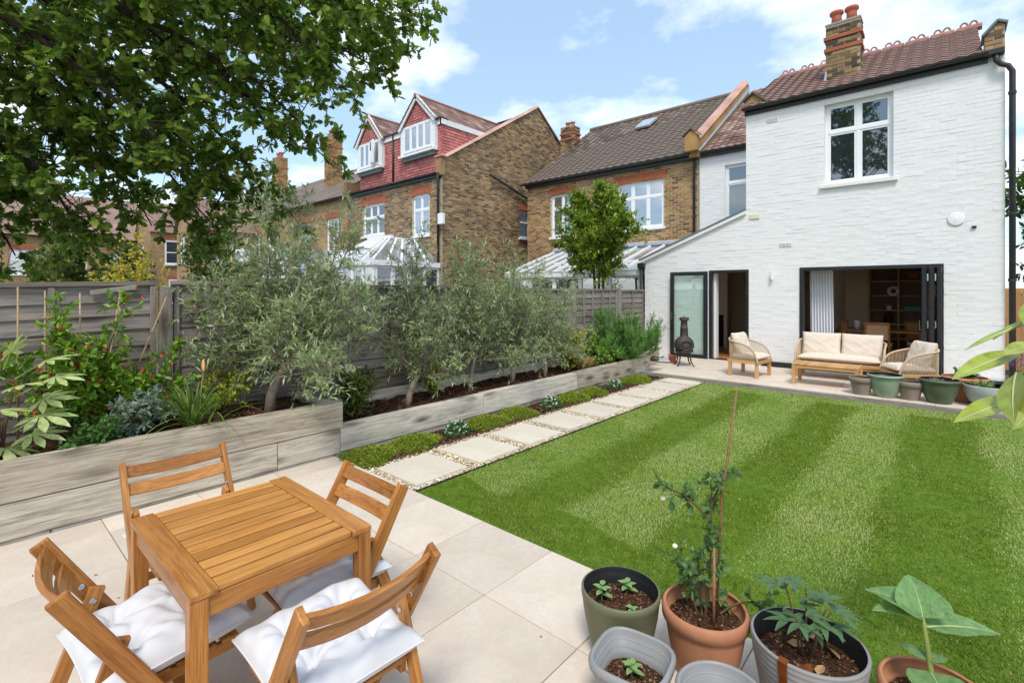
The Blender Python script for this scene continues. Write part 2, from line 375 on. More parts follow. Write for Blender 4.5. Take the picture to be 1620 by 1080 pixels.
# ------------------------------------------------------------------ piece generators
def boxes_np(C, U, V, N, hu, hv, d, jit=0.0, base=None):
    """many 5-sided blocks: centres C (n,3), unit axes U,V,N, half sizes hu,hv (n,), proud d (n,)"""
    n = len(C); U = np.asarray(U, float); V = np.asarray(V, float); N = np.asarray(N, float)
    hu = np.asarray(hu)[:, None]; hv = np.asarray(hv)[:, None]; d = np.asarray(d)[:, None]
    cs = []
    for su, sv in ((-1, -1), (1, -1), (1, 1), (-1, 1)): cs.append(C + U * hu * su + V * hv * sv - N * .004)
    for su, sv in ((-1, -1), (1, -1), (1, 1), (-1, 1)):
        j = RNG.normal(0, jit, (n, 1)) if jit else 0
        cs.append(C + U * (hu - .0025) * su + V * (hv - .0025) * sv + N * (d + j))
    Vv = np.stack(cs, 1).reshape(-1, 3); b = (np.arange(n) * 8)[:, None]
    F = np.concatenate([b + np.array(q) for q in ((4, 5, 6, 7), (0, 1, 5, 4), (1, 2, 6, 5), (2, 3, 7, 6), (3, 0, 4, 7))])
    return Vv, F
def brick_cells(W, H, allow, L=.225, h=.075, gap=.012, z0=0.0):
    """stretcher bond cells clipped to allow(v0,v1)->intervals; returns (u,v,hu,hv)"""
    out = []; r = 0; z = z0
    while z + h <= H + .02:
        off = (r % 2) * L / 2
        for a, b in allow(z, z + h):
            k = math.floor((a - off) / L)
            while True:
                u0 = off + k * L; u1 = u0 + L
                if u0 >= b: break
                c0 = max(u0, a); c1 = min(u1, b)
                if c1 - c0 > .05: out.append(((c0 + c1) / 2, z + h / 2, (c1 - c0 - gap) / 2, (h - gap) / 2))
                k += 1
        z += h; r += 1
    return np.array(out)
def rect_allow(x0, x1, z0, z1, holes, top=None):
    def f(a, b):
        m = (a + b) / 2
        if m < z0 or m > z1: return []
        lo, hi = (x0, x1) if top is None else top(m)
        iv = [(lo, hi)]
        for hx0, hx1, hz0, hz1 in holes:
            if hz0 < m < hz1:
                nv = []
                for p, q in iv:
                    if hx1 <= p or hx0 >= q: nv.append((p, q)); continue
                    if hx0 > p: nv.append((p, hx0))
                    if hx1 < q: nv.append((hx1, q))
                iv = nv
        return [(p, q) for p, q in iv if q - p > .05]
    return f
def brick_skin(name, cells, O, U, N, mat, parent, proud=.010, jit=.0015, parts=0, key=None):
    """bricks on a wall plane: O origin, U along the wall, Z up, N outward. The `parts` largest in view become objects."""
    U = np.array(U, float); N = np.array(N, float); V = np.array((0, 0, 1.)); O = np.array(O, float)
    C = O + cells[:, :1] * U + cells[:, 1:2] * V
    d = proud + RNG.normal(0, .0018, len(C))
    idx = np.arange(len(C))
    if parts:
        dist = np.linalg.norm(C - np.array((0, 0, 1.72)), axis=1); full = cells[:, 2] > .09
        order = np.argsort(np.where(full, dist, 1e9)); sel = order[:parts]; rest = order[parts:]
        protos = []
        for k in range(6):
            v, f = boxes_np(np.zeros((1, 3)), U, V, N, [np.median(cells[:, 2])], [np.median(cells[:, 3])], [proud], .002)
            me = npmesh('brick', v, [f]); me.materials.append(mat); protos.append(me)
        for i in sel:
            o = bpy.data.objects.new('brick', random.choice(protos)); link(o, parent); o.location = C[i] + N * random.uniform(-.002, .002)
        idx = rest
    v, f = boxes_np(C[idx], U, V, N, cells[idx, 2], cells[idx, 3], d[idx], jit)
    return obj(name, npmesh(name, v, [f]), mat, parent, kind='stuff')
def cell_wall(name, x0, x1, z0, z1, holes, plane, thick, mat, parent, axis='y', outward=-1):
    """backing wall with rectangular openings; plane = coordinate of its outer face"""
    xs = sorted({x0, x1, *[h[0] for h in holes], *[h[1] for h in holes]}); zs = sorted({z0, z1, *[h[2] for h in holes], *[h[3] for h in holes]})
    m = MB(); a, b = (plane, plane - outward * thick)
    for i in range(len(zs) - 1):
        zc = (zs[i] + zs[i + 1]) / 2; run = None
        for j in range(len(xs) - 1):
            xc = (xs[j] + xs[j + 1]) / 2
            solid = not any(h[0] < xc < h[1] and h[2] < zc < h[3] for h in holes) and x0 < xc < x1 and z0 < zc < z1
            if solid: run = (run[0], xs[j + 1]) if run else (xs[j], xs[j + 1])
            if (not solid or j == len(xs) - 2) and run:
                lo, hi = min(a, b), max(a, b)
                if axis == 'y': m.bx(run[0], run[1], lo, hi, zs[i], zs[i + 1])
                else: m.bx(lo, hi, run[0], run[1], zs[i], zs[i + 1])
                run = None
    return m.build(name, mat, parent)
def tile_roof(parent, mat, x0, x1, eave, ridge, tw=.30, gauge=.29, parts=0, wave=.018, name='roof_tiles', clip=None, sub=4):
    """interlocking tiles on a slope: eave/ridge = (y,z) of slope ends; X runs along the eave"""
    ey, ez = eave; ry, rz = ridge; L = math.hypot(ry - ey, rz - ez); dy, dz = (ry - ey) / L, (rz - ez) / L; ny, nz = -dz, dy
    if nz < 0: ny, nz = -ny, -nz
    nrow = int(math.ceil(L / gauge)); ncol = int(math.ceil((x1 - x0) / tw)); tw = (x1 - x0) / ncol; g = L / nrow
    # one tile in (x along eave, s up slope, n off slope)
    xs = np.linspace(0, tw * 1.0, sub + 1); prof = wave * (0.5 - 0.5 * np.cos(2 * np.pi * np.linspace(0, 1, sub + 1)))
    prof = prof + np.where(np.arange(sub + 1) == sub, .004, 0)
    tv = []; lower = .022
    for s, add in ((0, lower), (g * 1.12, .002)):
        for a, p in zip(xs, prof): tv.append((a, s, p + add))
    for a in xs: tv.append((a, 0, -.002))
    tf = [(i, i + 1, sub + 2 + i, sub + 1 + i) for i in range(sub)] + [(2 * (sub + 1) + i, 2 * (sub + 1) + i + 1, i + 1, i) for i in range(sub)]
    tv = np.array(tv); tf = np.array(tf)
    T = np.stack([tv[:, 0], tv[:, 1] * dy + tv[:, 2] * ny, tv[:, 1] * dz + tv[:, 2] * nz], 1)
    P = []
    for r in range(nrow):
        for c in range(ncol):
            x = x0 + c * tw; s = r * g
            if clip and not clip(x + tw / 2, s / L): continue
            P.append((x, ey + dy * s, ez + dz * s))
    P = np.array(P); dist = np.linalg.norm(P - np.array((0, 0, 1.72)), axis=1); order = np.argsort(dist)
    if parts:
        me = npmesh('roof_tile', T, [tf]); me.materials.append(mat)
        for i in order[:parts]:
            o = bpy.data.objects.new('roof_tile', me); link(o, parent); o.location = P[i] + np.array((random.uniform(-.004, .004), random.uniform(-.004, .004), random.uniform(-.003, .003)))
    rest = order[parts:]
    if len(rest):
        Vv = (P[rest][:, None, :] + RNG.normal(0, .0025, (len(rest), 1, 3)) + T[None]).reshape(-1, 3); F = (np.arange(len(rest)) * len(T))[:, None, None] + tf[None]
        obj(name, npmesh(name, Vv, [F.reshape(-1, 4)]), mat, parent, kind='stuff')
    m = MB(); t = .06
    m.add([(x0, ey, ez - .004), (x1, ey, ez - .004), (x1, ry, rz - .004), (x0, ry, rz - .004), (x0, ey, ez - t), (x1, ey, ez - t), (x1, ry, rz - t), (x0, ry, rz - t)], BOXF)
    m.build('roof_deck', mat, parent)
def unit(v): return v / np.maximum(1e-9, np.linalg.norm(v, axis=-1, keepdims=True))
# leaf templates: points (along, across, lift), faces
def tmpl(kind):
    if kind == 'lance': return np.array([(0, 0, 0), (.45, .12, .03), (1, 0, -.05), (.45, -.12, .03)]), [np.array([(0, 3, 2), (0, 2, 1)])]
    if kind == 'ovate': return np.array([(0, 0, 0), (.3, .24, .05), (.7, .2, .03), (1, 0, -.08), (.7, -.2, .03), (.3, -.24, .05), (.5, 0, -.02)]), [np.array([(0, 6, 1), (1, 6, 2), (2, 6, 3), (3, 6, 4), (4, 6, 5), (5, 6, 0)])]
    if kind == 'needle': return np.array([(0, -.04, 0), (0, .04, 0), (1, 0, 0)]), [np.array([(0, 2, 1)])]
    if kind == 'oak':
        e = [(0, .03), (.14, .12), (.24, .09), (.36, .25), (.47, .15), (.62, .34), (.72, .19), (.86, .24), (1.0, .0)]
        up = [(x, y, .05 * math.sin(x * 3) + .15 * y) for x, y in e]; dn = [(x, -y, .05 * math.sin(x * 3) + .15 * y) for x, y in e[:-1]]
        mid = [(x, 0, 0) for x in (.0, .24, .47, .72)]
        V = up + dn + mid; F = []
        def mi(i): return len(up) + len(dn) + i
        seg = [(0, 0), (1, 0), (2, 1), (3, 1), (4, 2), (5, 2), (6, 3), (7, 3)]
        for i, m_ in seg:
            F.append((i, mi(m_), i + 1))
            a = len(up) + i; b = len(up) + i + 1 if i + 1 < len(dn) else len(up) - 1
            F.append((a, b, mi(m_)))
        for i, m_ in ((2, 0), (4, 1), (6, 2)):
            F.append((i, mi(m_), mi(m_ + 1))); F.append((len(up) + i, mi(m_ + 1), mi(m_)))
        F.append((8, mi(3), 8)) if False else None
        return np.array(V), [np.array([f for f in F if f])]
    if kind == 'blade': return np.array([(0, -.5, 0), (0, .5, 0), (.55, .42, .0), (.55, -.42, .0), (1, 0, 0)]), [np.array([(0, 1, 2, 3)]), np.array([(3, 2, 4)])]
def leaf_mesh(name, P, D, size, kind, roll=None, up=None, width=1.0):
    """leaves at points P pointing along D, length size; faces turned mostly up"""
    n = len(P); D = unit(D); T, Fs = tmpl(kind)
    ref = np.tile(np.array((0, 0, 1.)), (n, 1)) if up is None else up
    ref = ref + RNG.normal(0, .55 if roll is None else roll, (n, 3))
    S = unit(np.cross(ref, D)); Nn = np.cross(D, S); sz = np.asarray(size)[:, None, None]
    V = P[:, None, :] + sz * (T[None, :, 0:1] * D[:, None, :] + width * T[None, :, 1:2] * S[:, None, :] + T[None, :, 2:3] * Nn[:, None, :])
    k = len(T); off = (np.arange(n) * k)[:, None, None]
    return npmesh(name, V.reshape(-1, 3), [(off + f[None]).reshape(-1, f.shape[1]) for f in Fs])
def bez(p0, p1, p2, n):
    t = np.linspace(0, 1, n)[:, None]; p0, p1, p2 = map(np.asarray, (p0, p1, p2)); return (1 - t) ** 2 * p0 + 2 * t * (1 - t) * p1 + t * t * p2
def thin_tubes(paths, r0, r1, sides=3):
    """paths (n,k,3) tapering tubes -> verts, faces"""
    n, k, _ = paths.shape; d = np.gradient(paths, axis=1); d = unit(d)
    a = np.where(np.abs(d[..., 2:3]) < .8, np.array((0, 0, 1.)), np.array((1., 0, 0))); x = unit(np.cross(a, d)); y = np.cross(d, x)
    r = np.linspace(1, 0, k)[None, :, None] * (np.asarray(r0)[:, None, None] - r1) + r1
    rings = [paths + r * (x * math.cos(t) + y * math.sin(t)) for t in np.arange(sides) * 2 * math.pi / sides]
    V = np.stack(rings, 2).reshape(-1, 3); F = []
    base = (np.arange(n) * k * sides)[:, None]
    for i in range(k - 1):
        for s in range(sides):
            q = np.array((i * sides + s, i * sides + (s + 1) % sides, (i + 1) * sides + (s + 1) % sides, (i + 1) * sides + s)); F.append(base + q)
    return V, np.concatenate(F)
def foliage(parent, limbs, ntw, tl, lpt, lsize, kind, lmat, bmat, bias=(0, 0, .3), spread=1.0, droop=0.0, tw_r=.004, lw=1.0, tmin=.25, roll=None, leafang=.9, name='foliage', keep=None, limbr=None, tip=False, sizevar=.3):
    """twigs from points on the limbs, leaves along the twigs. limbs: list of (k,3) arrays"""
    allp = []; alld = []
    for L in limbs:
        L = np.asarray(L, float); seg = np.linalg.norm(np.diff(L, axis=0), axis=1).sum(); m = max(2, int(ntw * seg / sum(np.linalg.norm(np.diff(np.asarray(q, float), axis=0), axis=1).sum() for q in limbs)))
        t = tmin + (1 - tmin) * RNG.random(m) ** .8; idx = t * (len(L) - 1); i0 = np.minimum(idx.astype(int), len(L) - 2); fr = (idx - i0)[:, None]
        allp.append(L[i0] * (1 - fr) + L[i0 + 1] * fr); alld.append(unit(L[i0 + 1] - L[i0]))
    P = np.concatenate(allp); Dl = np.concatenate(alld); n = len(P)
    D = unit(RNG.normal(0, spread, (n, 3)) + Dl * .6 + np.array(bias)); ln = tl * (.55 + .9 * RNG.random(n))
    E = P + D * ln[:, None]; Mid = P + D * ln[:, None] * .5 + RNG.normal(0, .06, (n, 3)) * ln[:, None]; E[:, 2] -= droop * ln
    t = np.linspace(0, 1, 5)[None, :, None]; paths = (1 - t) ** 2 * P[:, None] + 2 * t * (1 - t) * Mid[:, None] + t * t * E[:, None]
    if keep is not None:
        ok = keep(E); paths = paths[ok]; n = len(paths); ln = ln[ok]; D = D[ok]
    v, f = thin_tubes(paths, np.full(n, tw_r), tw_r * .4)
    tv, tf = [v], [f]
    off = len(v)
    for i, L in enumerate(limbs):
        L = np.asarray(L, float); r = (limbr[i] if limbr is not None else (tw_r * 4, tw_r * 1.5))
        vv, ff = thin_tubes(L[None], np.array([r[0]]), r[1], 6); tv.append(vv); tf.append(ff + off); off += len(vv)
    bo = obj('branches', npmesh('branches', np.concatenate(tv), [np.concatenate(tf)]), bmat, parent, smooth=True)
    # leaves
    lp = np.repeat(np.arange(n), lpt); m = len(lp)
    tt = (.25 + .75 * RNG.random(m)) if not tip else np.clip(.72 + .30 * RNG.random(m), 0, 1)
    k = np.minimum((tt * 4).astype(int), 3); fr = (tt * 4 - k)[:, None]
    LP = paths[lp, k] * (1 - fr) + paths[lp, k + 1] * fr; TD = unit(paths[lp, k + 1] - paths[lp, k])
    LD = unit(TD * (1.1 - leafang * .6) + unit(RNG.normal(0, 1, (m, 3))) * leafang + np.array((0, 0, -.15 * droop)))
    sz = lsize * (1 - sizevar + 2 * sizevar * RNG.random(m))
    lo = obj(name, leaf_mesh(name, LP, LD, sz, kind, roll, width=lw), lmat, parent, kind='stuff')
    return bo, lo

# ------------------------------------------------------------------ ground, paving, lawn
XP, XG0, XG1 = -4.71, -4.22, -3.41          # planter face, gravel left and right edge
LY0, LY1, YF = 2.57, 9.30, 11.65            # lawn ends, facade
TZ = .09                                    # terrace level
g = MB().add([(-400, -400, -.12), (400, -400, -.12), (400, 600, -.12), (-400, 600, -.12)], [(0, 1, 2, 3)]).build('ground', M['ground']); tag(g, kind='structure')
patio = box('patio', -4.74, 3.0, -4.0, LY0 - .02, -.10, .012, M['concrete']); tag(patio, kind='structure')
gx = [-1.935 + .62 * k for k in range(-5, 9)]; gy = [1.945 + .62 * k for k in range(-9, 2)]
_sl = {}
def slab(name, x0, x1, y0, y1, z0, z1, mat, parent):
    key = (round(x1 - x0, 3), round(y1 - y0, 3), round(z1 - z0, 3), mat.name)
    if key not in _sl:
        hx, hy = (x1 - x0) / 2, (y1 - y0) / 2; me = MB().bx(-hx, hx, -hy, hy, 0, z1 - z0).mesh(name); me.materials.append(mat); _sl[key] = me
    o = bpy.data.objects.new(name, _sl[key]); link(o, parent); o.location = ((x0 + x1) / 2, (y0 + y1) / 2, z0 + random.uniform(-.0012, .0012))
    b = o.modifiers.new('bevel', 'BEVEL'); b.width = .003; b.segments = 1
    return o
J = .0025
for i in range(len(gx) - 1):
    for k in range(len(gy) - 1):
        x0, x1, y0, y1 = max(gx[i], -4.70) + J, gx[i + 1] - J, gy[k] + J, min(gy[k + 1], LY0) - J
        if x1 - x0 > .05: slab('paving_slab', x0, x1, y0, y1, .008, .03, M['stone'], patio)
terr = box('terrace', -5.75, 3.0, LY1 + .02, YF - .005, -.10, TZ - .022, M['concrete']); tag(terr, kind='structure')
tx = [-5.75, -5.1] + [-4.48 + .62 * k for k in range(0, 13)]; ty = [LY1, 9.92, 10.54, 11.16, YF - .01]
for i in range(len(tx) - 1):
    for k in range(len(ty) - 1):
        if tx[i + 1] <= -4.48 and k == 0: continue
        slab('paving_slab', tx[i] + .0015, tx[i + 1] - .0015, ty[k] + .0015, ty[k + 1] - .0015, TZ - .026, TZ, M['stone'], terr)
box('kerb', XG0 - .4, 3.0, LY1 - .035, LY1 - .003, -.05, TZ - .03, M['fpost'], terr)
# gravel path with stepping stones
path = box('gravel_path', XG0, XG1, LY0, LY1 - .04, -.10, -.012, M['gravelbase']); tag(path, kind='structure')
ys = [2.67 + .775 * k for k in range(9)]; rects = []
for y in ys:
    y1 = min(y + .61, LY1 - .06); rects.append((-4.10, -3.49, y, y1)); slab('stepping_stone', -4.10, -3.49, y, y1, -.02, .022, M['stone_path'], path)
n = 15000; px = RNG.uniform(XG0 + .01, XG1 - .01, n); py = RNG.uniform(LY0 + .01, LY1 - .05, n)
ok = np.ones(n, bool)
for a, b, c, d in rects: ok &= ~((px > a + .006) & (px < b - .006) & (py > c + .006) & (py < d - .006))
px, py = px[ok], py[ok]; n = len(px)
oct_ = np.array([(1, 0, 0), (-1, 0, 0), (0, 1, 0), (0, -1, 0), (0, 0, .75), (0, 0, -.75), (.62, .62, .35), (-.62, -.62, .3)], float)
of = np.array([(4, 0, 6), (4, 6, 2), (4, 2, 1), (4, 1, 7), (4, 7, 3), (4, 3, 0), (5, 6, 0), (5, 2, 6), (5, 1, 2), (5, 7, 1), (5, 3, 7), (5, 0, 3)])
def scatter(name, x, y, z, rmin, rmax, mat, parent, squash=(.6, 1.1), long=1.0):
    n = len(x); r = RNG.uniform(rmin, rmax, n); a = RNG.uniform(0, 6.28, n); q = oct_[None] * RNG.uniform(.75, 1.2, (n, 8, 1))
    sx = r[:, None] * long * RNG.uniform(.8, 1.3, (n, 1)); sy = r[:, None] * RNG.uniform(.7, 1.0, (n, 1)); sz = r[:, None] * RNG.uniform(squash[0], squash[1], (n, 1))
    X, Y, Z = q[..., 0] * sx, q[..., 1] * sy, q[..., 2] * sz; ti = RNG.normal(0, .35, (n, 1)); Z = Z + X * ti
    ca, sa = np.cos(a)[:, None], np.sin(a)[:, None]
    V = np.stack([x[:, None] + X * ca - Y * sa, y[:, None] + X * sa + Y * ca, np.asarray(z).reshape(-1, 1) + Z], -1)
    F = (np.arange(n) * 8)[:, None, None] + of[None]
    return obj(name, npmesh(name, V.reshape(-1, 3), [F.reshape(-1, 3)]), mat, parent, kind='stuff')
tag(scatter('pebbles', px, py, RNG.uniform(-.010, .008, n), .007, .015, M['pebble'], None, (.5, .9)), 'loose cream pebbles around the stepping stones', 'gravel')
box('edging_strip', XG1 - .006, XG1 + .006, LY0, LY1 - .04, -.1, .012, M['black'], path)
# bark bed with edging board
bed = box('bark_bed', XP, XG0 - .008, LY0, LY1 - .03, -.10, -.005, M['barkbase']); tag(bed, kind='structure')
box('edging_strip', XG0 - .014, XG0, LY0, LY1 - .04, -.1, .018, M['stem_brown'], bed)
n = 5200; tag(scatter('bark_chips', RNG.uniform(XP + .02, XG0 - .02, n), RNG.uniform(LY0 + .02, LY1 - .05, n), RNG.uniform(-.004, .016, n), .010, .022, M['bark'], None, (.2, .45), 1.7), 'dark brown bark chips mulching the narrow bed', 'mulch')
# lawn
lawn = MB().add([(XG1 + .007, LY0, .0), (9, LY0, 0), (9, LY1 - .036, 0), (XG1 + .007, LY1 - .036, 0)], [(0, 1, 2, 3)])
t = NT('lawn_turf'); v = t.coord(); t.base(t.ramp(t.noise(v, 9, 6, .7), [(.25, s2l('40581a')), (.55, s2l('5d7a26')), (.8, s2l('84804a'))])); t.bump(t.noise(v, 60, 4), .8, .02)
lawn = lawn.build('lawn', t.fin(.9, .1)); tag(lawn, kind='structure')
STR = [-3.4, -2.80, -2.25, -1.55, -1.0, -.42, .30, .9, 1.5, 2.1, 2.7]
def grass():
    def dens(y): return np.interp(y, [2.5, 4, 6, 9.3], [12500, 9000, 5600, 3600])
    X, Y = [], []
    for y0 in np.arange(LY0, LY1 - .04, .25):
        y1 = min(y0 + .25, LY1 - .04); xr = min(2.4, .6 + (y0 - 2.5) * .35)
        k = int((xr - XG1) * (y1 - y0) * dens((y0 + y1) / 2)); X.append(RNG.uniform(XG1 + .012, xr, k)); Y.append(RNG.uniform(y0, y1, k))
    X = np.concatenate(X); Y = np.concatenate(Y); n = len(X)
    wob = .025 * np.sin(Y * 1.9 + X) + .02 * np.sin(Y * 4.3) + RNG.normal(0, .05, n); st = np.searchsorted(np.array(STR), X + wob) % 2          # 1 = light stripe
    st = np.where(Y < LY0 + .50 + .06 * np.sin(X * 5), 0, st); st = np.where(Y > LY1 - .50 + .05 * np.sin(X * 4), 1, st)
    # mown away (light) or toward (dark) the patio: the blades lean that way
    patch = np.sin(X * 3.1 + 1.3 * np.sin(Y * 2.1)) * np.sin(Y * 2.7 + X) ; lean = np.where(st == 1, .6, -.3) + RNG.normal(0, .35, n)
    D = np.stack([RNG.normal(0, .45, n), lean, np.full(n, 1.0)], 1); D = unit(D)
    ln = RNG.uniform(.012, .030, n) * (1 + .35 * np.clip(patch, -1, 1)); ln *= np.where(Y < LY0 + .06, .8, 1)
    wd = RNG.uniform(.0016, .0030, n) * np.interp(Y, [2.5, 5, 9.3], [1.0, 1.5, 2.3])
    side = unit(np.stack([RNG.normal(0, 1, n), RNG.normal(0, 1, n), np.zeros(n)], 1)); P = np.stack([X, Y, np.full(n, -.004)], 1)
    m = P + D * ln[:, None] * .55; e = P + D * ln[:, None] + np.array((0, 0, -1)) * (ln * .12)[:, None]
    V = np.stack([P - side * wd[:, None], P + side * wd[:, None], m + side * wd[:, None] * .8, m - side * wd[:, None] * .8, e], 1)
    b = (np.arange(n) * 5)[:, None]; me = npmesh('grass', V.reshape(-1, 3), [b + np.array((0, 1, 2, 3)), b + np.array((3, 2, 4))])
    # mowing-stripe light and shade painted into blade tone, with patches and dry blades
    pn = np.sin(X * 7.3 + 2 * np.sin(Y * 3.1)) * np.sin(Y * 6.1 + 2 * np.sin(X * 4.7)); pf = np.sin(X * 23 + 3 * np.sin(Y * 11)) * np.sin(Y * 19 + 2 * np.sin(X * 13))
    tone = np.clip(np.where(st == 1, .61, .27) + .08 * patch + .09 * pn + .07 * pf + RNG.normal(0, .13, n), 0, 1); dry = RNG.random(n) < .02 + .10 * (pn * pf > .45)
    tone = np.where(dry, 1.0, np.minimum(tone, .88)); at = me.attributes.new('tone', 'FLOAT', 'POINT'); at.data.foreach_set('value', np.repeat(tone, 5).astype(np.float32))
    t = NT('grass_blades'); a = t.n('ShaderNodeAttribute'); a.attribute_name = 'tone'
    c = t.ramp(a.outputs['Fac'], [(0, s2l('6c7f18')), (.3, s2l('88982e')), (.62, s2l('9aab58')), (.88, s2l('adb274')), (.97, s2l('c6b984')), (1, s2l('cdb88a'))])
    t.base(c); t.fin(.5, .3); tr = t.n('ShaderNodeBsdfTranslucent'); t.l(c, tr.inputs[0]); ms = t.n('ShaderNodeMixShader'); ms.inputs[0].default_value = .3
    t.l(t.p.outputs[0], ms.inputs[1]); t.l(tr.outputs[0], ms.inputs[2]); t.l(ms.outputs[0], t.out.inputs[0])
    o = obj('grass', me, t.m); tag(o, 'striped short green lawn grass between the patio and the terrace', 'grass', kind='stuff')
grass()
n = 90; X = np.concatenate([RNG.normal(-3.9, .6, 50), RNG.uniform(-4.6, 0, 40)]); Y = np.concatenate([RNG.normal(.3, .8, 50), RNG.uniform(-.5, 2.5, 40)]); X = np.clip(X, -4.6, 2); Y = np.clip(Y, -2, 2.5)
tag(scatter('leaf_litter', X, Y, np.full(n, .032), .0015, .006, M['crumb'], None, (.15, .4), 2.2), 'specks of twig and leaf litter on the patio slabs', 'litter', kind='stuff')

# ------------------------------------------------------------------ raised sleeper planters
up = empty('raised_planter', (XP, -1, 0), label='two-sleeper-high weathered timber planter beside the folding chairs', cat='planter')
def sleeper(par, x, y0, y1, z0, z1, th=.12, name='sleeper'): return plank(name, Vector((x - th / 2, y0, (z0 + z1) / 2)) - par.location, Vector((x - th / 2, y1, (z0 + z1) / 2)) - par.location, th, z1 - z0, M['sleeper'], par, bev=.007)
sleeper(up, XP, -3.2, .43, -.05, .045, .10, 'base_sleeper'); sleeper(up, XP, .435, 2.56, -.05, .045, .10, 'base_sleeper')
sleeper(up, XP + .012, -2.6, 1.985, .05, .297); sleeper(up, XP + .012, 1.99, 2.62, .05, .297)
sleeper(up, XP + .015, -3.0, 2.65, .303, .572)
plank('end_sleeper', Vector((XP - .11, 2.58, .42)) - up.location, Vector((-5.70, 2.58, .42)) - up.location, .13, .26, M['sleeper'], up, bev=.006)
soil1 = MB(); 
def soil_sheet(name, x0, x1, y0, y1, z, nx, ny, amp):
    xs = np.linspace(x0, x1, nx); yy = np.linspace(y0, y1, ny); X, Y = np.meshgrid(xs, yy, indexing='ij'); Z = z + amp * RNG.normal(0, 1, X.shape)
    V = np.stack([X, Y, Z], -1).reshape(-1, 3); i = np.arange((nx - 1) * (ny - 1)); a = (i // (ny - 1)) * ny + i % (ny - 1)
    o = obj(name, npmesh(name, V, [np.stack([a, a + ny, a + ny + 1, a + 1], 1)]), M['soil'], smooth=True); tag(o, kind='structure'); return o
soil_sheet('planter_soil', -5.72, XP - .10, -3.0, 2.56, .50, 12, 60, .012)
lp = empty('raised_planter', (XP, 2.7, 0), label='long low sleeper planter along the stepping stone path', cat='planter')
sleeper(lp, XP, 2.57, 9.64, -.05, .05, .10, 'base_sleeper')
sleeper(lp, XP + .010, 2.625, 4.72, .055, .325); sleeper(lp, XP + .016, 4.725, 6.95, .055, .335); sleeper(lp, XP + .011, 6.955, 9.05, .055, .345); sleeper(lp, XP + .013, 9.055, 9.66, .055, .345)
plank('end_sleeper', Vector((XP - .12, 9.60, .2)) - lp.location, Vector((-5.25, 9.60, .2)) - lp.location, .12, .27, M['sleeper'], lp, bev=.006)
sleeper(lp, -5.20, 9.66, 11.2, .10, .37); sleeper(lp, -5.66, 2.66, 9.5, .28, .40, .05, 'back_board')
soil_sheet('planter_soil', -5.72, XP - .10, 2.64, 9.55, .255, 12, 90, .012)
soil_sheet('planter_soil', -5.72, -5.30, 9.55, 11.2, .28, 6, 20, .012)
n = 2600; X = RNG.uniform(-5.65, XP - .15, n); Y = RNG.uniform(-1.5, 9.5, n)
tag(scatter('bark_chips', X, Y, np.where(Y < 2.52, .51, .265) + RNG.uniform(0, .012, n), .010, .024, M['bark'], None, (.2, .5), 1.7), 'brown bark mulch on the planter soil under the shrubs', 'mulch')

# ------------------------------------------------------------------ boundary fence on the left
FX = -5.78
fence = empty('garden_fence', (FX, 0, 0), label='weathered grey lap fence along the planters and olive trees', cat='fence')
def fence_panel(y0, y1, top, label, group, battens, dirn=1, sag=0):
    e = bpy.data.objects.new('fence_panel', None); link(e, fence); e.location = (0, y0, 0); L = y1 - y0; zb = .30; nb = 11; h = (top - .05 - zb) / nb
    for i in range(nb):
        z = zb + i * h; dz0 = random.uniform(-.008, .008); dz1 = random.uniform(-.008, .008) - sag * (1 if i > nb - 4 else .3)
        plank('board', (.004 + random.uniform(-.003, .003), .01, z + h / 2 + dz0), (.004 + random.uniform(-.003, .003), L - .01, z + h / 2 + dz1), .012, h + .028, M['fence'], e, up=(-.13, 0, 1), bev=.002)
    for b in battens: plank('batten', (.026, b * L, zb - .02), (.026, b * L, top - .05 - (sag * b)), .045, .022, M['fence'], e, up=(1, 0, 0), bev=.003)
    plank('cap_rail', (.012, 0, top - .02), (.012, L, top - .02 - sag), .06, .04, M['fence'], e, bev=.003)
    return e
def fence_post(y, top, mat, label, w=.095, group=None):
    e = bpy.data.objects.new('fence_post', None); link(e, fence); e.location = (0, y, 0)
    plank('shaft', (.03, 0, 0), (.03, 0, top), w, w, mat, e, up=(1, 0, 0), bev=.006); 
    MB().add([(-.02, -w / 2, top - .003), (.08, -w / 2, top - .003), (.08, w / 2, top - .003), (-.02, w / 2, top - .003), (.03, 0, top + .02)], [(0, 1, 4), (1, 2, 4), (2, 3, 4), (3, 0, 4), (3, 2, 1, 0)]).build('cap', mat, e)
fence_panel(-1.9, -.08, 1.74, 'grey lap fence panel reaching out of view past the red flowering shrub', None, (.05, .5, .95))
fence_panel(-.02, 1.29, 1.78, 'grey lap fence panel with bowed top rail behind the red flowering shrub', None, (.03, .42, .97), sag=-.035)
plank('broken_batten', (.05, .78, 1.70), (.05, 1.12, 1.755), .03, .045, M['fence'], fence)
fence_post(-.05, 1.72, M['fence'], 'weathered grey fence post among the red flowering shrub')
fence_post(1.35, 1.76, M['fpost'], 'stout weathered fence post beside the red flowering shrub')
G = 'lap fence panels behind the olive trees'
fence_panel(1.41, 3.22, 1.82, 'grey lap fence panel behind the largest olive tree', None, (.02, .36, .68, .98))
fence_panel(3.30, 5.10, 1.80, 'grey lap fence panel behind the slim middle olive trees', G, (.02, .35, .66, .98))
fence_panel(5.18, 6.98, 1.78, 'grey lap fence panel behind the slim middle olive trees', G, (.02, .35, .66, .98))
fence_panel(7.06, 8.30, 1.765, 'grey lap fence panel beside the tall pale post', None, (.02, .3, .62, .97))
fence_panel(8.42, 10.15, 1.765, 'grey lap fence panel behind the rosemary bush', None, (.02, .2, .4, .62, .82, .98))
fence_panel(10.28, 11.5, 1.75, 'short grey fence panel ending at the white house corner', None, (.05, .5, .95))
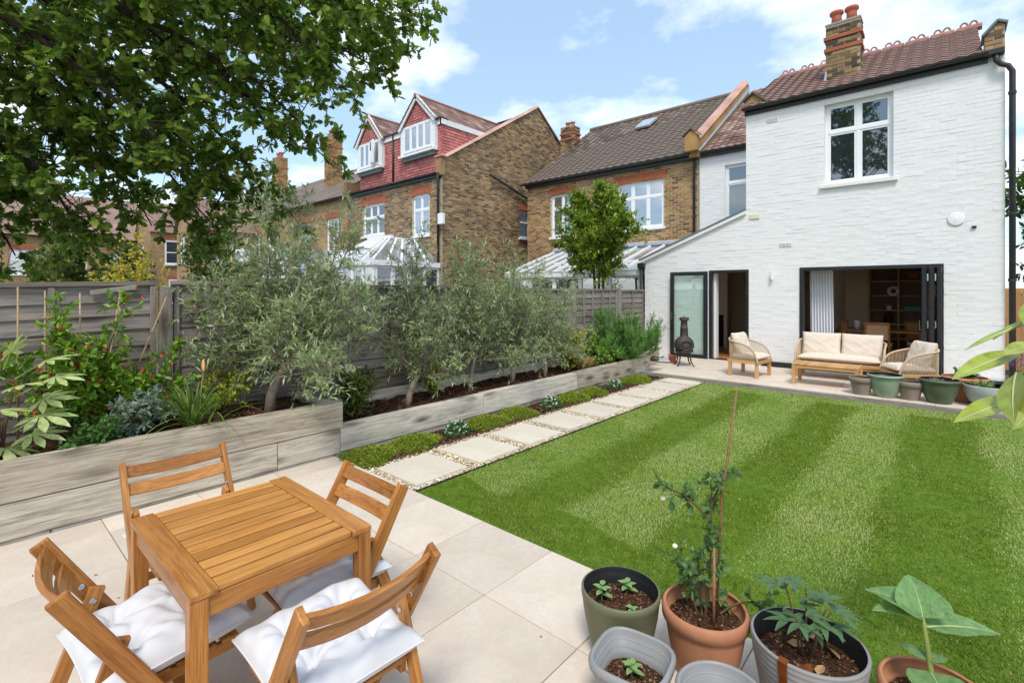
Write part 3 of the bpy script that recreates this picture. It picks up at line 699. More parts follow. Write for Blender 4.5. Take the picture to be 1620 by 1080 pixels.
for y in (3.26, 5.14, 7.02): fence_post(y, 1.76, M['fence'], 'thin weathered fence post behind the olive trees', .07, 'fence posts behind the olives')
fence_post(8.36, 1.90, M['fpost'], 'tall pale fence post standing above the panels by the rosemary', .10)
fence_post(10.21, 1.80, M['fpost'], 'pale fence post above the rosemary bush near the house', .10)
# right-hand boundary beside the house
rf = empty('timber_fence', (2.3, 15.2, 0), label='orange-brown closeboard fence beyond the corner of the white house', cat='fence')
for i in range(16): plank('board', (-1.5 + i * .15, 0, .0), (-1.5 + i * .15, 0, 1.72 if i < 6 else 2.1), .14, .018, M['oakfence'], rf, up=(0, 1, 0), bev=.003)
plank('rail', (-1.6, .03, 1.74), (-.55, .03, 1.74), .05, .07, M['oakfence'], rf); plank('rail', (-.55, .03, 2.13), (.9, .03, 2.13), .05, .07, M['oakfence'], rf)
# ------------------------------------------------------------------ windows
def window(parent, x0, x1, z0, z1, y, lights, trans=None, fr=.055, mat=None, gl=None, sill=True, sillmat=None, inward=.10, drapes=None, name='window', room=True):
    """casement window in a wall facing -Y. lights: list of column widths (fractions); trans: transom height fraction from top (or None)"""
    mat = mat or M['wframe']; gl = gl or M['glass']; yf = y + inward; wdw = MB()
    wdw.bx(x0, x1, yf, yf + .06, z0, z0 + fr); wdw.bx(x0, x1, yf, yf + .06, z1 - fr, z1)
    wdw.bx(x0, x0 + fr, yf, yf + .06, z0 + fr, z1 - fr); wdw.bx(x1 - fr, x1, yf, yf + .06, z0 + fr, z1 - fr)
    xs = [x0 + fr]; tot = sum(lights); W = x1 - x0 - 2 * fr
    for l in lights: xs.append(xs[-1] + W * l / tot)
    zt = z1 - fr - (z1 - z0 - 2 * fr) * trans if trans else None
    f = wdw.build(name, mat, parent, bev=.004)
    bars = MB()
    for xm in xs[1:-1]: bars.bx(xm - .03, xm + .03, yf - .004, yf + .056, z0 + fr, z1 - fr)
    if zt: bars.bx(x0 + fr, x1 - fr, yf - .007, yf + .053, zt - .03, zt + .03)
    if len(xs) > 2 or zt: bars.build('glazing_bar', mat, f, bev=.003)
    zr = [(z0 + fr, zt - .03), (zt + .03, z1 - fr)] if zt else [(z0 + fr, z1 - fr)]
    for i in range(len(xs) - 1):
        a = xs[i] + (.03 if i else 0); b = xs[i + 1] - (.03 if i < len(xs) - 2 else 0)
        for c, d in zr:
            s = MB(); k = .035
            s.bx(a, b, yf + .004, yf + .045, c, c + k); s.bx(a, b, yf + .004, yf + .045, d - k, d); s.bx(a, a + k, yf + .004, yf + .045, c + k, d - k); s.bx(b - k, b, yf + .004, yf + .045, c + k, d - k)
            s.build('sash', mat, f, bev=.003)
            box('pane', a + k, b - k, yf + .020, yf + .026, c + k, d - k, gl, f)
    if sill: box('sill', x0 - .07, x1 + .07, y - .055, yf + .0, z0 - .075, z0 - .002, sillmat or M['wwood'], f, bev=.006)
    if drapes:
        for (a, b) in drapes:
            n = 14; V = []; F = []
            for i in range(n + 1):
                xx = a + (b - a) * i / n; yy = yf + .16 + .03 * math.sin(i * 1.9)
                V += [(xx, yy, z0 + .05), (xx * .96 + .04 * a, yy, z1 - .02)]
            for i in range(n): F.append((2 * i, 2 * i + 2, 2 * i + 3, 2 * i + 1))
            obj('curtain', MB().add(V, F).mesh('curtain'), M['curtain'], f, smooth=True)
    if room:  # dark room behind the glass
        r = MB(); r.bx(x0 - .15, x1 + .15, yf + 1.2, yf + 1.25, z0 - .2, z1 + .1); r.bx(x0 - .2, x0 - .15, yf + .2, yf + 1.25, z0 - .2, z1 + .1); r.bx(x1 + .15, x1 + .2, yf + .2, yf + 1.25, z0 - .2, z1 + .1)
        r.bx(x0 - .2, x1 + .2, yf + .2, yf + 1.25, z0 - .25, z0 - .2); r.bx(x0 - .2, x1 + .2, yf + .2, yf + 1.25, z1 + .1, z1 + .15); r.build('room', M['plaster'], f)
    return f
def arch(parent, x0, x1, z, y, h=.24, rise=.05, mat=None):
    """flat gauged arch of red bricks standing on end"""
    n = max(6, int((x1 - x0) / .075)); cx = (x0 + x1) / 2; e = None
    p = bpy.data.objects.new('brick_arch', None); link(p, parent); p.location = (cx, y, z)
    for i in range(n):
        t = (i + .5) / n * 2 - 1; xm = t * (x1 - x0) / 2; zz = -rise * t * t; sl = t * .22; w2 = (x1 - x0) / n / 2 - .004
        b = MB().add([(xm - w2, -.014, zz), (xm + w2, -.014, zz), (xm + w2 + sl * h, -.014, zz + h), (xm - w2 + sl * h, -.014, zz + h), (xm - w2, .02, zz), (xm + w2, .02, zz), (xm + w2 + sl * h, .02, zz + h), (xm - w2 + sl * h, .02, zz + h)], BOXF)
        b.build('brick', M['redbrick'], p)
    return p
def gutter(parent, p0, p1, r=.06, name='gutter'):
    p0, p1 = Vector(p0), Vector(p1); d = (p1 - p0).normalized(); o = Vector((d.y, -d.x, 0)); prof = [(math.cos(t), math.sin(t)) for t in np.linspace(math.pi, 2 * math.pi, 9)]
    prof = prof + [(c * .88, s * .88) for c, s in prof[::-1]]
    V = [tuple(p + o * (c * r) + Vector((0, 0, s * r))) for p in (p0, p1) for c, s in prof]; n = len(prof)
    g = MB().add(V, [(i, (i + 1) % n, n + (i + 1) % n, n + i) for i in range(n)] + [tuple(range(n)), tuple(range(n, 2 * n))[::-1]]).build(name, M['gutter'], parent)
    L = (p1 - p0).length; k = 0.4
    while k < L:
        q = p0 + d * k; MB().tube([q + o * (r * 1.06 * c) + Vector((0, 0, r * 1.06 * s)) for c, s in [(math.cos(t), math.sin(t)) for t in np.linspace(math.pi * .95, 2.05 * math.pi, 8)]], .010, 5).build('bracket', M['gutter'], g); k += .95
    return g
def pipe(parent, pts, r=.036, name='downpipe', clips=()):
    p = MB().tube(pts, r, 12).build(name, M['gutter'], parent, smooth=True)
    for z in clips:
        q = None
        for a, b in zip(pts[:-1], pts[1:]):
            if min(a[2], b[2]) <= z <= max(a[2], b[2]) and abs(a[2] - b[2]) > .2: q = (a[0] + (b[0] - a[0]) * (z - a[2]) / (b[2] - a[2]), a[1] + (b[1] - a[1]) * (z - a[2]) / (b[2] - a[2]))
        if q: MB().tube([(q[0], q[1], z - .025), (q[0], q[1], z + .025)], r * 1.25, 12).build('pipe_clip', M['gutter'], p)
    return p
def chimney(parent, x0, x1, y0, y1, z0, z1, pots, mat=None, bands=True, faces='fl', name='chimney_stack', potmat=None):
    mat = mat or M['chimbrick']; c = box(name, x0, x1, y0, y1, z0, z1, M['mortar_dark'], parent)
    def skin(xa, xb, plane, axis, N, za, zb, m=mat, proud=.010):
        cells = brick_cells(xb - xa, zb - za, rect_allow(0, xb - xa, 0, zb - za, []));
        if axis == 'y': brick_skin('brickwork', cells, (xa, plane, za), (1, 0, 0), N, m, c, proud)
        else: brick_skin('brickwork', cells, (plane, xa, za), (0, 1, 0), N, m, c, proud)
    skin(x0, x1, y0, 'y', (0, -1, 0), z0, z1); skin(y0, y1, x1, 'x', (1, 0, 0), z0, z1)
    if bands:
        H = z1 - z0
        for f, o in ((.62, .03), (.79, .035)):
            box('red_band', x0 - o, x1 + o, y0 - o, y1 + o, z0 + H * f, z0 + H * f + .075, M['redbrick'], c, bev=.004)
    box('cap', x0 - .012, x1 + .012, y0 - .012, y1 + .012, z1, z1 + .05, M['concrete'], c, bev=.01)
    for (px, r, h) in pots:
        q = MB().lathe([(r * .88, 0), (r * .80, h * .55), (r * .84, h * .72), (r * 1.12, h * .80), (r * 1.12, h * .95), (r * 1.0, h), (r * .82, h), (r * .70, h * .7), (r * .6, h * .5)], 20, (px, (y0 + y1) / 2, z1 + .045)).build('chimney_pot', potmat or M['terra_red'], c, smooth=True)
    return c

# ------------------------------------------------------------------ the white house
XL, XM, XR = -5.81, -3.376, .709; ZE = 5.70
wh = empty('white_house', (0, YF, 0), label='white painted brick house with open folding doors and a tall chimney', cat='house')
whp = wh
def W(o): o.location = Vector(o.location) - wh.location; return o      # parts are modelled in world metres
class Par: pass
holes = [(-1.885, -.775, 3.86, 5.49), (-2.324, -.065, .10, 2.205), (-4.19, -3.32, .12, 2.195)]
wall = empty('x'); bpy.data.objects.remove(wall)
wall = cell_wall('wall', XM, XR, 0, ZE, [(max(h[0], XM), h[1], h[2], h[3]) for h in holes], YF + .012, .26, M['wjoint'], wh)
wall.location = -wh.location
wl = cell_wall('lean_to_wall', XL, XM, 0, 2.48, [(-4.19, XM, .12, 2.195)], YF + .012, .26, M['wjoint'], wh); wl.location = -wh.location
o = MB().prism([(XL, 2.48), (XM, 2.48), (XM, 3.44)], 'y', YF + .012, YF + .27).build('lean_to_gable', M['wjoint'], wh); o.location = -wh.location
def topf(z):
    if z < 2.47: return (XL, XR)
    if z < 3.44: return (XL + (z - 2.47) / (3.44 - 2.47) * (XM - XL), XR)
    return (XM, XR)
cells = brick_cells(XR - XL, ZE, rect_allow(XL, XR, 0.0, ZE - .02, holes, topf), gap=.005)
bw = brick_skin('painted_brickwork', cells, (0, YF + .012, 0), (1, 0, 0), (0, -1, 0), M['wpaint'], wall, .0024, .0006, parts=300)
# set-back upper wall and the body of the house
o = cell_wall('rear_wall', -5.45, XM, 2.3, 5.68, [(-4.73, -4.0, 3.72, 5.27)], 14.4, .25, M['wjoint'], wh); o.location = -wh.location
c2 = brick_cells(9, 5.68, rect_allow(-5.45, -3.9, 2.3, 5.66, [(-4.73, -4.0, 3.72, 5.27)])); bs = brick_skin('painted_brickwork', c2, (0, 14.4, 0), (1, 0, 0), (0, -1, 0), M['wpaint'], o, .0024, .0006)
mb = MB(); mb.bx(XM, XM + .25, YF + .27, 14.4, 2.4, ZE - .05); mb.bx(XR - .25, XR, YF + .27, 19, 0, ZE - .05); mb.bx(XM + .25, XR - .25, YF + .6, 19, 2.62, 3.6); mb.bx(-5.45, XR, 18.8, 19, 0, 5.5)
o = mb.build('side_wall', M['wpaint'], wh); o.location = -wh.location
E_ = bpy.data.objects.new('x', None)
holder = {}
def hp(name):      # part holder: an empty-less parent at the world origin under the house
    return wh
def add(o): o.location = Vector(o.location) - wh.location; return o
add(window(wh, -1.885, -.775, 3.86, 5.49, YF, (1, 1), .34, .06, drapes=[(-1.80, -1.62), (-.93, -.84)], inward=.11))
add(window(wh, -4.73, -4.0, 3.72, 5.27, 14.4, (1,), .32, .06, drapes=[(-4.66, -4.06)], inward=.06))
# roof over the rear wing, gutter, crested ridge
NR = dict(eave=(YF - .10, ZE + .045), ridge=(14.2, 7.25))
rp = bpy.data.objects.new('roof', None); link(rp, wh); rp.location = -wh.location
tile_roof(rp, M['tile_red'], XM - .02, .44, NR['eave'], NR['ridge'], .215, .20, parts=300, wave=.03)
tile_roof(rp, M['tile_red'], -5.32, XM + 1.5, (14.28, 5.72), (19, 8.9), .215, .24, wave=.03, name='roof_tiles', clip=lambda x, s: x < XM + .3 or s > .35)
x = XM + .1
while x < .40:       # crested ridge tiles, two loops each
    rt = MB(); rt.prism([(-.10, -.06), (-.09, 0), (-.03, .045), (.03, .045), (.09, 0), (.10, -.06)], 'x', x, x + .40)
    for cx in (x + .12, x + .27):
        pts = [(cx + .058 * math.cos(a), 0, .045 + .085 * math.sin(a)) for a in np.linspace(0, math.pi, 9)]; rt.tube(pts, .018, 6)
    q = rt.build('ridge_tile', M['ridge'], rp); q.location = (0, 14.2, 7.27); x += .425
g = gutter(wh, (XM - .05, YF - .10, ZE + .045), (.50, YF - .10, ZE + .045), .062); add(g)
o = box('fascia', XM - .02, .50, YF - .035, YF + .10, ZE - .10, ZE + .03, M['black'], wh); add(o)
hop = MB().bx(.42, .70, YF - .14, YF + .03, ZE - .02, ZE + .075).build('gutter_hopper', M['gutter'], wh, bev=.01); add(hop)
add(pipe(wh, [(.60, YF - .085, ZE - .02), (.60, YF - .085, ZE - .12), (.66, YF - .085, ZE - .20), (.74, YF - .07, ZE - .24), (.79, YF - .06, ZE - .34), (.79, YF - .05, .0)], .042, clips=(5.0, 3.0, 1.9)))
# parapet end with sloping cap, and the small kneeler at the other end
pp = MB().prism([(.46, 5.55), (XR, 5.55), (XR, 6.20), (.62, 6.26), (.46, 6.08)], 'y', YF + .02, YF + .42).build('parapet', M['mortar_dark'], wh); add(pp)
pc = brick_cells(.25, .9, rect_allow(0, XR - .46, 0, .50, [], lambda z: (max(0, (z - .34) * .9), XR - .46))); k = brick_skin('brickwork', pc, (.46, YF + .02, 5.74), (1, 0, 0), (0, -1, 0), M['stock'], pp)
k = MB().beam((.435, YF + .22, 6.075), (.62, YF + .22, 6.285), .50, .035).beam((.62, YF + .22, 6.285), (XR + .03, YF + .22, 6.215), .50, .035).build('parapet_cap', M['steelgrey'], pp)
kn = MB().prism([(XM - .03, 5.74), (XM + .32, 5.74), (XM + .32, 5.92), (XM + .14, 6.08), (XM - .03, 5.95)], 'y', YF + .05, YF + .30).build('kneeler', M['stock'], wh); add(kn)
k = MB().add([(XM - .07, YF + .0, 5.94), (XM + .14, YF + .0, 6.09), (XM + .42, YF + .0, 5.82), (XM - .07, YF + .36, 5.94), (XM + .14, YF + .36, 6.09), (XM + .42, YF + .36, 5.82), (XM - .07, YF, 5.97), (XM + .14, YF, 6.13), (XM + .42, YF, 5.86), (XM - .07, YF + .36, 5.97), (XM + .14, YF + .36, 6.13), (XM + .42, YF + .36, 5.86)],
   [(0, 1, 7, 6), (1, 2, 8, 7), (6, 7, 10, 9), (7, 8, 11, 10), (3, 9, 10, 4), (4, 10, 11, 5), (0, 6, 9, 3), (2, 5, 11, 8), (0, 3, 4, 1), (1, 4, 5, 2)]).build('kneeler_cap', M['tile_brown'], kn)
add(chimney(wh, -1.97, -1.36, 12.35, 12.72, 5.9, 7.36, [(-1.80, .115, .30), (-1.53, .115, .30)]))
o = MB().add([(-2.02, 12.3, 6.1), (-1.95, 12.3, 6.1), (-1.95, 12.35, 6.45), (-1.97, 12.35, 6.45), (-1.97, 12.72, 6.5), (-2.05, 12.72, 6.3)], [(0, 1, 2, 3), (0, 3, 4, 5)]).build('flashing', M['lead'], wh); add(o)
# party-wall coping running up the main roof
cp = bpy.data.objects.new('party_wall', None); link(cp, wh); cp.location = -wh.location
MB().prism([(14.15, 5.6), (14.15, 6.05), (18.8, 9.16), (19.0, 9.16), (19.0, 5.6)], 'x', -5.66, -5.40).build('brick_upstand', M['stock2'], cp)
nseg = 11
for i in range(nseg):
    a, b = i / nseg, (i + 1) / nseg; ya, za, yb, zb = 14.15 + 4.7 * a, 6.06 + 3.14 * a, 14.15 + 4.7 * b - .012, 6.06 + 3.14 * b - .008
    MB().add([(-5.70, ya, za), (-5.36, ya, za), (-5.36, yb, zb), (-5.70, yb, zb), (-5.62, ya, za + .10), (-5.44, ya, za + .10), (-5.44, yb, zb + .10), (-5.62, yb, zb + .10)], BOXF).build('coping_tile', M['coping'], cp, bev=.006)
MB().add([(-5.39, 14.2, 5.80), (-5.37, 14.2, 5.74), (-5.37, 19, 8.94), (-5.39, 19, 9.10)], [(0, 1, 2, 3)]).build('flashing', M['lead'], cp)
MB().prism([(-5.72, 5.75), (-5.36, 5.75), (-5.36, 6.20), (-5.54, 6.34), (-5.72, 6.20)], 'y', 13.98, 14.16).build('kneeler', M['stock2'], cp)
MB().prism([(-5.78, 6.18), (-5.54, 6.37), (-5.30, 6.18), (-5.30, 6.22), (-5.54, 6.42), (-5.78, 6.22)], 'y', 13.93, 14.2).build('kneeler_cap', M['tile_brown'], cp)
g = gutter(wh, (-5.35, 14.24, 5.72), (XM, 14.24, 5.72), .055); add(g); o = box('fascia', -5.4, XM, 14.30, 14.39, 5.58, 5.71, M['black'], wh); add(o)
# lean-to verge board, roof and eaves box
o = MB().add([(XL - .10, YF - .05, 2.43), (XM, YF - .05, 3.43), (XM, YF - .05, 3.50), (XL - .10, YF - .05, 2.50), (XL - .10, YF + .02, 2.43), (XM, YF + .02, 3.43), (XM, YF + .02, 3.50), (XL - .10, YF + .02, 2.50)], BOXF).build('verge_board', M['wwood'], wh); add(o)
o = MB().add([(XL - .14, YF - .06, 2.49), (XM, YF - .06, 3.51), (XM, 14.4, 3.51), (XL - .14, 14.4, 2.49), (XL - .14, YF - .06, 2.53), (XM, YF - .06, 3.55), (XM, 14.4, 3.55), (XL - .14, 14.4, 2.53)], BOXF).build('lean_to_roof', M['steelgrey'], wh); add(o)
o = box('eaves_box', XL - .16, XL + .02, YF - .10, YF + .30, 2.30, 2.43, M['gutter'], wh, bev=.01); add(o)
add(pipe(wh, [(XL - .07, YF - .05, 2.31), (XL - .07, YF - .05, .05)], .036, clips=(1.7, .7)))
# door sets ------------------------------------------------------------
fl = empty('x'); bpy.data.objects.remove(fl)
bf = bpy.data.objects.new('folding_doors', None); link(bf, wh); bf.location = (0, 0, 0) - wh.location + Vector((0, 0, 0)) if False else -wh.location
b = MB(); b.bx(-2.324, -2.254, YF - .01, YF + .10, .10, 2.205); b.bx(-2.254, -.065, YF - .01, YF + .10, 2.135, 2.205); b.bx(-.10, -.065, YF - .01, YF + .10, .10, 2.135); b.bx(-2.254, -.10, YF - .01, YF + .16, .10, .14)
b.build('frame', M['black'], bf, bev=.004)
for i, xx in enumerate((-.345, -.245, -.145)):
    lf = MB(); y0, y1 = YF - .70, YF + .02; tk = .058
    lf.bx(xx, xx + tk, y0, y1, .14, .22); lf.bx(xx, xx + tk, y0, y1, 2.05, 2.13); lf.bx(xx, xx + tk, y0, y0 + .08, .22, 2.05); lf.bx(xx, xx + tk, y1 - .08, y1, .22, 2.05)
    l = lf.build('door_leaf', M['black'], bf, bev=.004); box('pane', xx + .02, xx + .04, y0 + .08, y1 - .08, .22, 2.05, M['glass_door'], l)
    if i < 2:
        for z in (.55, 1.15, 1.95): MB().tube([(xx + tk + .02, y0 - .012, z - .06), (xx + tk + .02, y0 - .012, z + .06)], .012, 8).build('hinge', M['steel'], l)
MB().tube([(-.353, YF - .66, 1.05), (-.372, YF - .66, 1.05), (-.372, YF - .66, 1.22)], .008, 6).build('handle', M['steel'], bf)
gd = bpy.data.objects.new('glazed_door', None); link(gd, wh); gd.location = -wh.location
b = MB(); b.bx(-4.19, -4.12, YF + .0, YF + .10, .12, 2.195); b.bx(-3.375, -3.32, YF + .0, YF + .10, .12, 2.195); b.bx(-4.12, -3.375, YF + .0, YF + .10, 2.13, 2.195); b.bx(-4.12, -3.375, YF - .02, YF + .16, .10, .15); b.build('frame', M['black'], gd, bev=.004)
b = MB(); xa, xb, ya, yb = -5.09, -4.20, YF - .10, YF - .04; b.bx(xa, xb, ya, yb, .13, .22); b.bx(xa, xb, ya, yb, 2.08, 2.17); b.bx(xa, xa + .085, ya, yb, .22, 2.08); b.bx(xb - .085, xb, ya, yb, .22, 2.08)
l = b.build('door_leaf', M['black'], gd, bev=.004); box('pane', xa + .085, xb - .085, ya + .02, ya + .035, .22, 2.08, M['glass_door'], l)
MB().tube([(xa + .04, ya, 1.13), (xa + .04, ya - .05, 1.13), (xa + .17, ya - .05, 1.13)], .009, 6).build('handle', M['black'], l)
MB().bx(xa + .02, xa + .06, ya - .006, ya, 1.02, 1.2).build('lock_plate', M['steel'], l)
box('jamb_lining', -4.118, -4.06, YF + .11, YF + .26, .15, 2.13, M['wwood'], gd)
o = box('door_step', -5.25, -3.35, YF - .16, YF - .01, TZ - .01, .135, M['stone'], wh, bev=.006); add(o)
add(box('plinth', XM + .32, -2.33, YF - .03, YF - .002, TZ - .01, .20, M['black'], wh)); add(box('plinth', -.06, XR, YF - .03, YF - .002, TZ - .01, .20, M['black'], wh))
# small fittings: air bricks, lamp, extractor dome, vent
for (x0, z0) in ((-2.96, 5.36), (-2.70, 2.66)):
    a = MB().bx(x0, x0 + .225, YF - .006, YF + .006, z0, z0 + .075).build('air_brick', M['wwood'], wh); add(a)
    for i in range(8):
        for j in range(3): MB().bx(x0 + .016 + i * .026, x0 + .028 + i * .026, YF - .0075, YF - .005, z0 + .012 + j * .02, z0 + .024 + j * .02).build('slot', M['dark'], a)
o = MB().bx(-3.30, -3.10, YF - .012, YF + .004, 3.30, 3.40).build('vent_cover', M['cream'], wh, bev=.004); add(o)
lm = MB().tube([(-2.84, YF - .05, 1.97), (-2.84, YF - .05, 2.12)], .032, 14).bx(-2.86, -2.82, YF - .05, YF, 2.02, 2.06).build('wall_lamp', M['wframe'], wh); add(lm)
d = MB().lathe([(.115, 0), (.115, .010), (.10, .018), (.085, .014), (.07, .022), (.05, .018), (.03, .026)], 28).build('extractor_dome', M['wframe'], wh, smooth=True); d.rotation_euler = (R(90), 0, 0); d.location = Vector((.10, YF, 2.98)) - wh.location
o = MB().bx(.30, .36, YF - .02, YF, 2.80, 2.84).build('cable_clip', M['dark'], wh); add(o)
# rooms behind the doors ------------------------------------------------
rm = bpy.data.objects.new('living_room', None); link(rm, wh); rm.location = -wh.location
b = MB(); b.bx(-3.1, .45, 15.6, 15.7, .1, 2.5); b.bx(.42, .5, YF + .27, 15.6, .1, 2.5); b.bx(-3.15, -3.08, YF + .27, 15.6, .1, 2.5); b.build('room_wall', M['plaster'], rm)
b = MB(); b.bx(-2.30, -2.05, 13.7, 15.6, .1, 2.5); b.build('chimney_breast', M['plaster_w'], rm)
box('room_ceiling', -3.15, .5, YF + .27, 15.7, 2.50, 2.58, M['plaster_w'], rm)
for i in range(24): plank('floorboard', (-3.08 + i * .147 + .07, YF + .1, .105), (-3.08 + i * .147 + .07, 15.6, .105), .145, .02, M['floorwood'], rm, bev=0)
kt = bpy.data.objects.new('kitchen', None); link(kt, wh); kt.location = -wh.location
b = MB(); b.bx(-5.6, -3.2, 16.2, 16.3, .1, 2.5); b.bx(-5.68, -5.6, YF + .27, 16.3, .1, 2.5); b.bx(-3.25, -3.18, YF + .27, 16.3, .1, 2.5); b.build('room_wall', M['plaster'], kt)
box('room_ceiling', -5.68, -3.18, YF + .27, 16.3, 2.42, 2.48, M['plaster_w'], kt)
b = MB(); b.bx(-5.6, -4.62, 14.2, 14.32, 1.05, 2.4); b.bx(-4.70, -4.62, 14.2, 14.32, .1, 1.05); b.bx(-5.6, -5.5, 14.2, 14.32, .1, 1.05); b.build('white_partition', M['plaster_w'], kt)
box('fireplace_back', -5.5, -4.7, 14.4, 14.5, .1, 1.05, M['dark'], kt)
for i in range(16): plank('floorboard', (-5.6 + i * .147 + .07, YF + .1, .125), (-5.6 + i * .147 + .07, 16.2, .125), .145, .02, M['floorwood'], kt, bev=0)
# ---- furniture seen in the rooms
M['shelfback'] = pm('shelf_back', s2l('7a6350'), .7, .15, 4)
bc = empty('bookcase', (-.62, 15.42, .115), label='tall oak bookcase of open shelves inside the living room', cat='bookcase')
for xx in (-.88, -.30, .27, .84): plank('upright', (xx, 0, 0), (xx, 0, 2.3), .04, .28, M['shelfwood'], bc, up=(0, 1, 0))
for z in (.05, .42, .78, 1.12, 1.48, 1.84, 2.28):
    for a in (-.86, -.28, .29): plank('shelf', (a, 0, z), (a + .53, 0, z), .28, .028, M['shelfwood'], bc)
box('back_panel', -.9, .86, .15, .16, 0, 2.3, M['shelfback'], bc)
def deco(name, bm, mat, label, cat, smooth=False): o = bm.build(name, mat, None, smooth); tag(o, label, cat); return o
bx0, by0, bz0 = -.62, 15.30, .115
deco('ring_vase', MB().tube([(bx0 - .40 + .09 * math.cos(a), by0, bz0 + 1.60 + .09 * math.sin(a)) for a in np.linspace(0, 6.2832, 17)], .035, 8), M['curtain'], 'pale ring-shaped vase on a bookcase shelf', 'vase', True)
deco('star_ornament', MB().beam((bx0 - .13, by0, bz0 + 1.92), (bx0 + .07, by0, bz0 + 2.06), .03, .03).beam((bx0 + .07, by0, bz0 + 1.92), (bx0 - .13, by0, bz0 + 2.06), .03, .03), M['terra_red'], 'red star ornament on an upper bookcase shelf', 'ornament')
deco('book_stack', MB().bx(bx0 - .20, bx0 + .12, by0 - .08, by0 + .08, bz0 + 1.135, bz0 + 1.18).bx(bx0 - .18, bx0 + .14, by0 - .08, by0 + .07, bz0 + 1.181, bz0 + 1.22), pm('teal_cover', s2l('2c8c94'), .5), 'flat stack of teal books on the middle shelf', 'books')
deco('white_mug', MB().lathe([(.05, 0), (.055, .11), (.045, .11), (.04, .01)], 16, (bx0 - .48, by0, bz0 + 1.135)), M['curtain'], 'small white mug on the bookcase', 'mug', True)
deco('standing_book', MB().bx(bx0 + .36, bx0 + .40, by0 - .08, by0 + .06, bz0 + 1.495, bz0 + 1.74), M['curtain'], 'single white book standing on the right bookcase shelf', 'book')
pb = deco('dark_vase', MB().lathe([(.05, 0), (.10, .10), (.08, .2), (.04, .26), (.05, .28)], 16, (bx0 - .5, by0, bz0 + .80)), M['dark'], 'dark round vase on a lower bookcase shelf', 'vase', True)
def dining_chair(loc, rz, label):
    e = empty('dining_chair', loc, rz, label, 'chair')
    for sx in (-.2, .2):
        plank('leg', (sx, -.2, 0), (sx, -.2, .45), .04, .04, M['teak'], e); plank('leg', (sx, .2, 0), (sx * 1.0, .27, .92), .04, .04, M['teak'], e)
    box('seat', -.23, .23, -.23, .22, .45, .50, M['curtain'], e, bev=.015); box('back_panel', -.18, .18, .235, .26, .58, .90, M['shelfwood'], e); plank('top_rail', (-.21, .265, .92), (.21, .265, .92), .04, .05, M['teak'], e); return e
dining_chair((-1.12, 13.0, .115), R(180), 'cane-backed wooden dining chair just inside the folding doors'); dining_chair((-.35, 13.6, .115), R(60), 'wooden dining chair turned aside near the bookcase')
dining_chair((-2.0, 13.2, .115), R(-95), 'wooden dining chair beside the curtain')
dt = empty('dining_table', (-1.15, 13.75, .115), label='wooden dining table inside the living room', cat='table')
box('table_top', -.8, .8, -.45, .45, .70, .74, M['teak'], dt, bev=.006)
for sx in (-.72, .72):
    for sy in (-.38, .38): plank('leg', (sx, sy, 0), (sx, sy, .70), .06, .06, M['teak'], dt)
jg = deco('white_jug', MB().lathe([(.05, 0), (.065, .08), (.05, .16), (.06, .2), (.05, .2), (.04, .15)], 16, (-1.55, 13.5, .856)), M['curtain'], 'white jug on the dining table', 'jug', True)
n = 40; V = []; F = []
for i in range(n + 1):
    xx = -2.22 + .42 * i / n; yy = YF + .42 + .05 * math.sin(i * 1.25)
    V += [(xx + .03, yy, .15), (xx, yy, 2.42)]
for i in range(n): F.append((2 * i, 2 * i + 2, 2 * i + 3, 2 * i + 1))
o = obj('curtain', MB().add(V, F).mesh('curtain'), M['curtain'], None, True); tag(o, 'white floor-length curtain gathered inside the folding doors', 'curtain')
wr = empty('wine_rack', (-3.55, 14.6, .12), label='dark rack of bottles inside the kitchen doorway', cat='rack')
b = MB()
for z in (.1, .4, .7, 1.0): b.bx(-.3, .3, -.15, .15, z, z + .03)
b.bx(-.33, -.3, -.15, .15, 0, 1.1); b.bx(.3, .33, -.15, .15, 0, 1.1); b.build('frame', M['dark'], wr)
for i in range(5):
    for z in (.13, .43, .73): MB().lathe([(.036, 0), (.036, .16), (.014, .20), (.014, .25)], 12, (-.22 + i * .11, -.05, z)).build('bottle', M['glass'], wr, True)
# ------------------------------------------------------------------ neighbouring houses
def brick_face(parent, x0, x1, z0, z1, holes, plane, mat, thick=.25, top=None, parts=0, name='wall'):
    wl = cell_wall(name, x0, x1, z0, z1, holes, plane + .012, thick, M['mortar'], parent)
    cells = brick_cells(x1, z1, rect_allow(x0, x1, z0, z1 - .01, holes, top), gap=.017)
    brick_skin('brickwork', cells, (0, plane + .012, 0), (1, 0, 0), (0, -1, 0), mat, wl, .010, .0012); return wl
h2 = empty('brick_house', (-8.8, 14.4, 0), label='stock brick house with brown tiled roof adjoining the white house', cat='house')
Z2 = bpy.data.objects.new('body', None)
def w2(o): o.location = Vector(o.location) - o.parent.location; return o
ho = [(-10.87, -9.89, 3.66, 5.21), (-8.14, -6.55, 3.70, 5.20)]
w2(brick_face(h2, -12.0, -5.48, 0, 5.62, ho, 14.4, M['stock2']))
o = MB().bx(-12.0, -11.75, 14.67, 19, 0, 5.5).bx(-5.7, -5.5, 14.67, 19, 0, 5.5).build('side_wall', M['mortar'], h2); w2(o)
w2(window(h2, -10.87, -9.89, 3.66, 5.21, 14.4, (1, 1), .32, .06, gl=M['glass_sky'], inward=.07)); w2(window(h2, -8.14, -6.55, 3.70, 5.20, 14.4, (1, 1.15, 1.05), .33, .06, gl=M['glass_sky'], inward=.07))
w2(arch(h2, -10.92, -9.84, 5.235, 14.4)); w2(arch(h2, -8.19, -6.50, 5.225, 14.4))
rp = bpy.data.objects.new('roof', None); link(rp, h2); rp.location = -h2.location
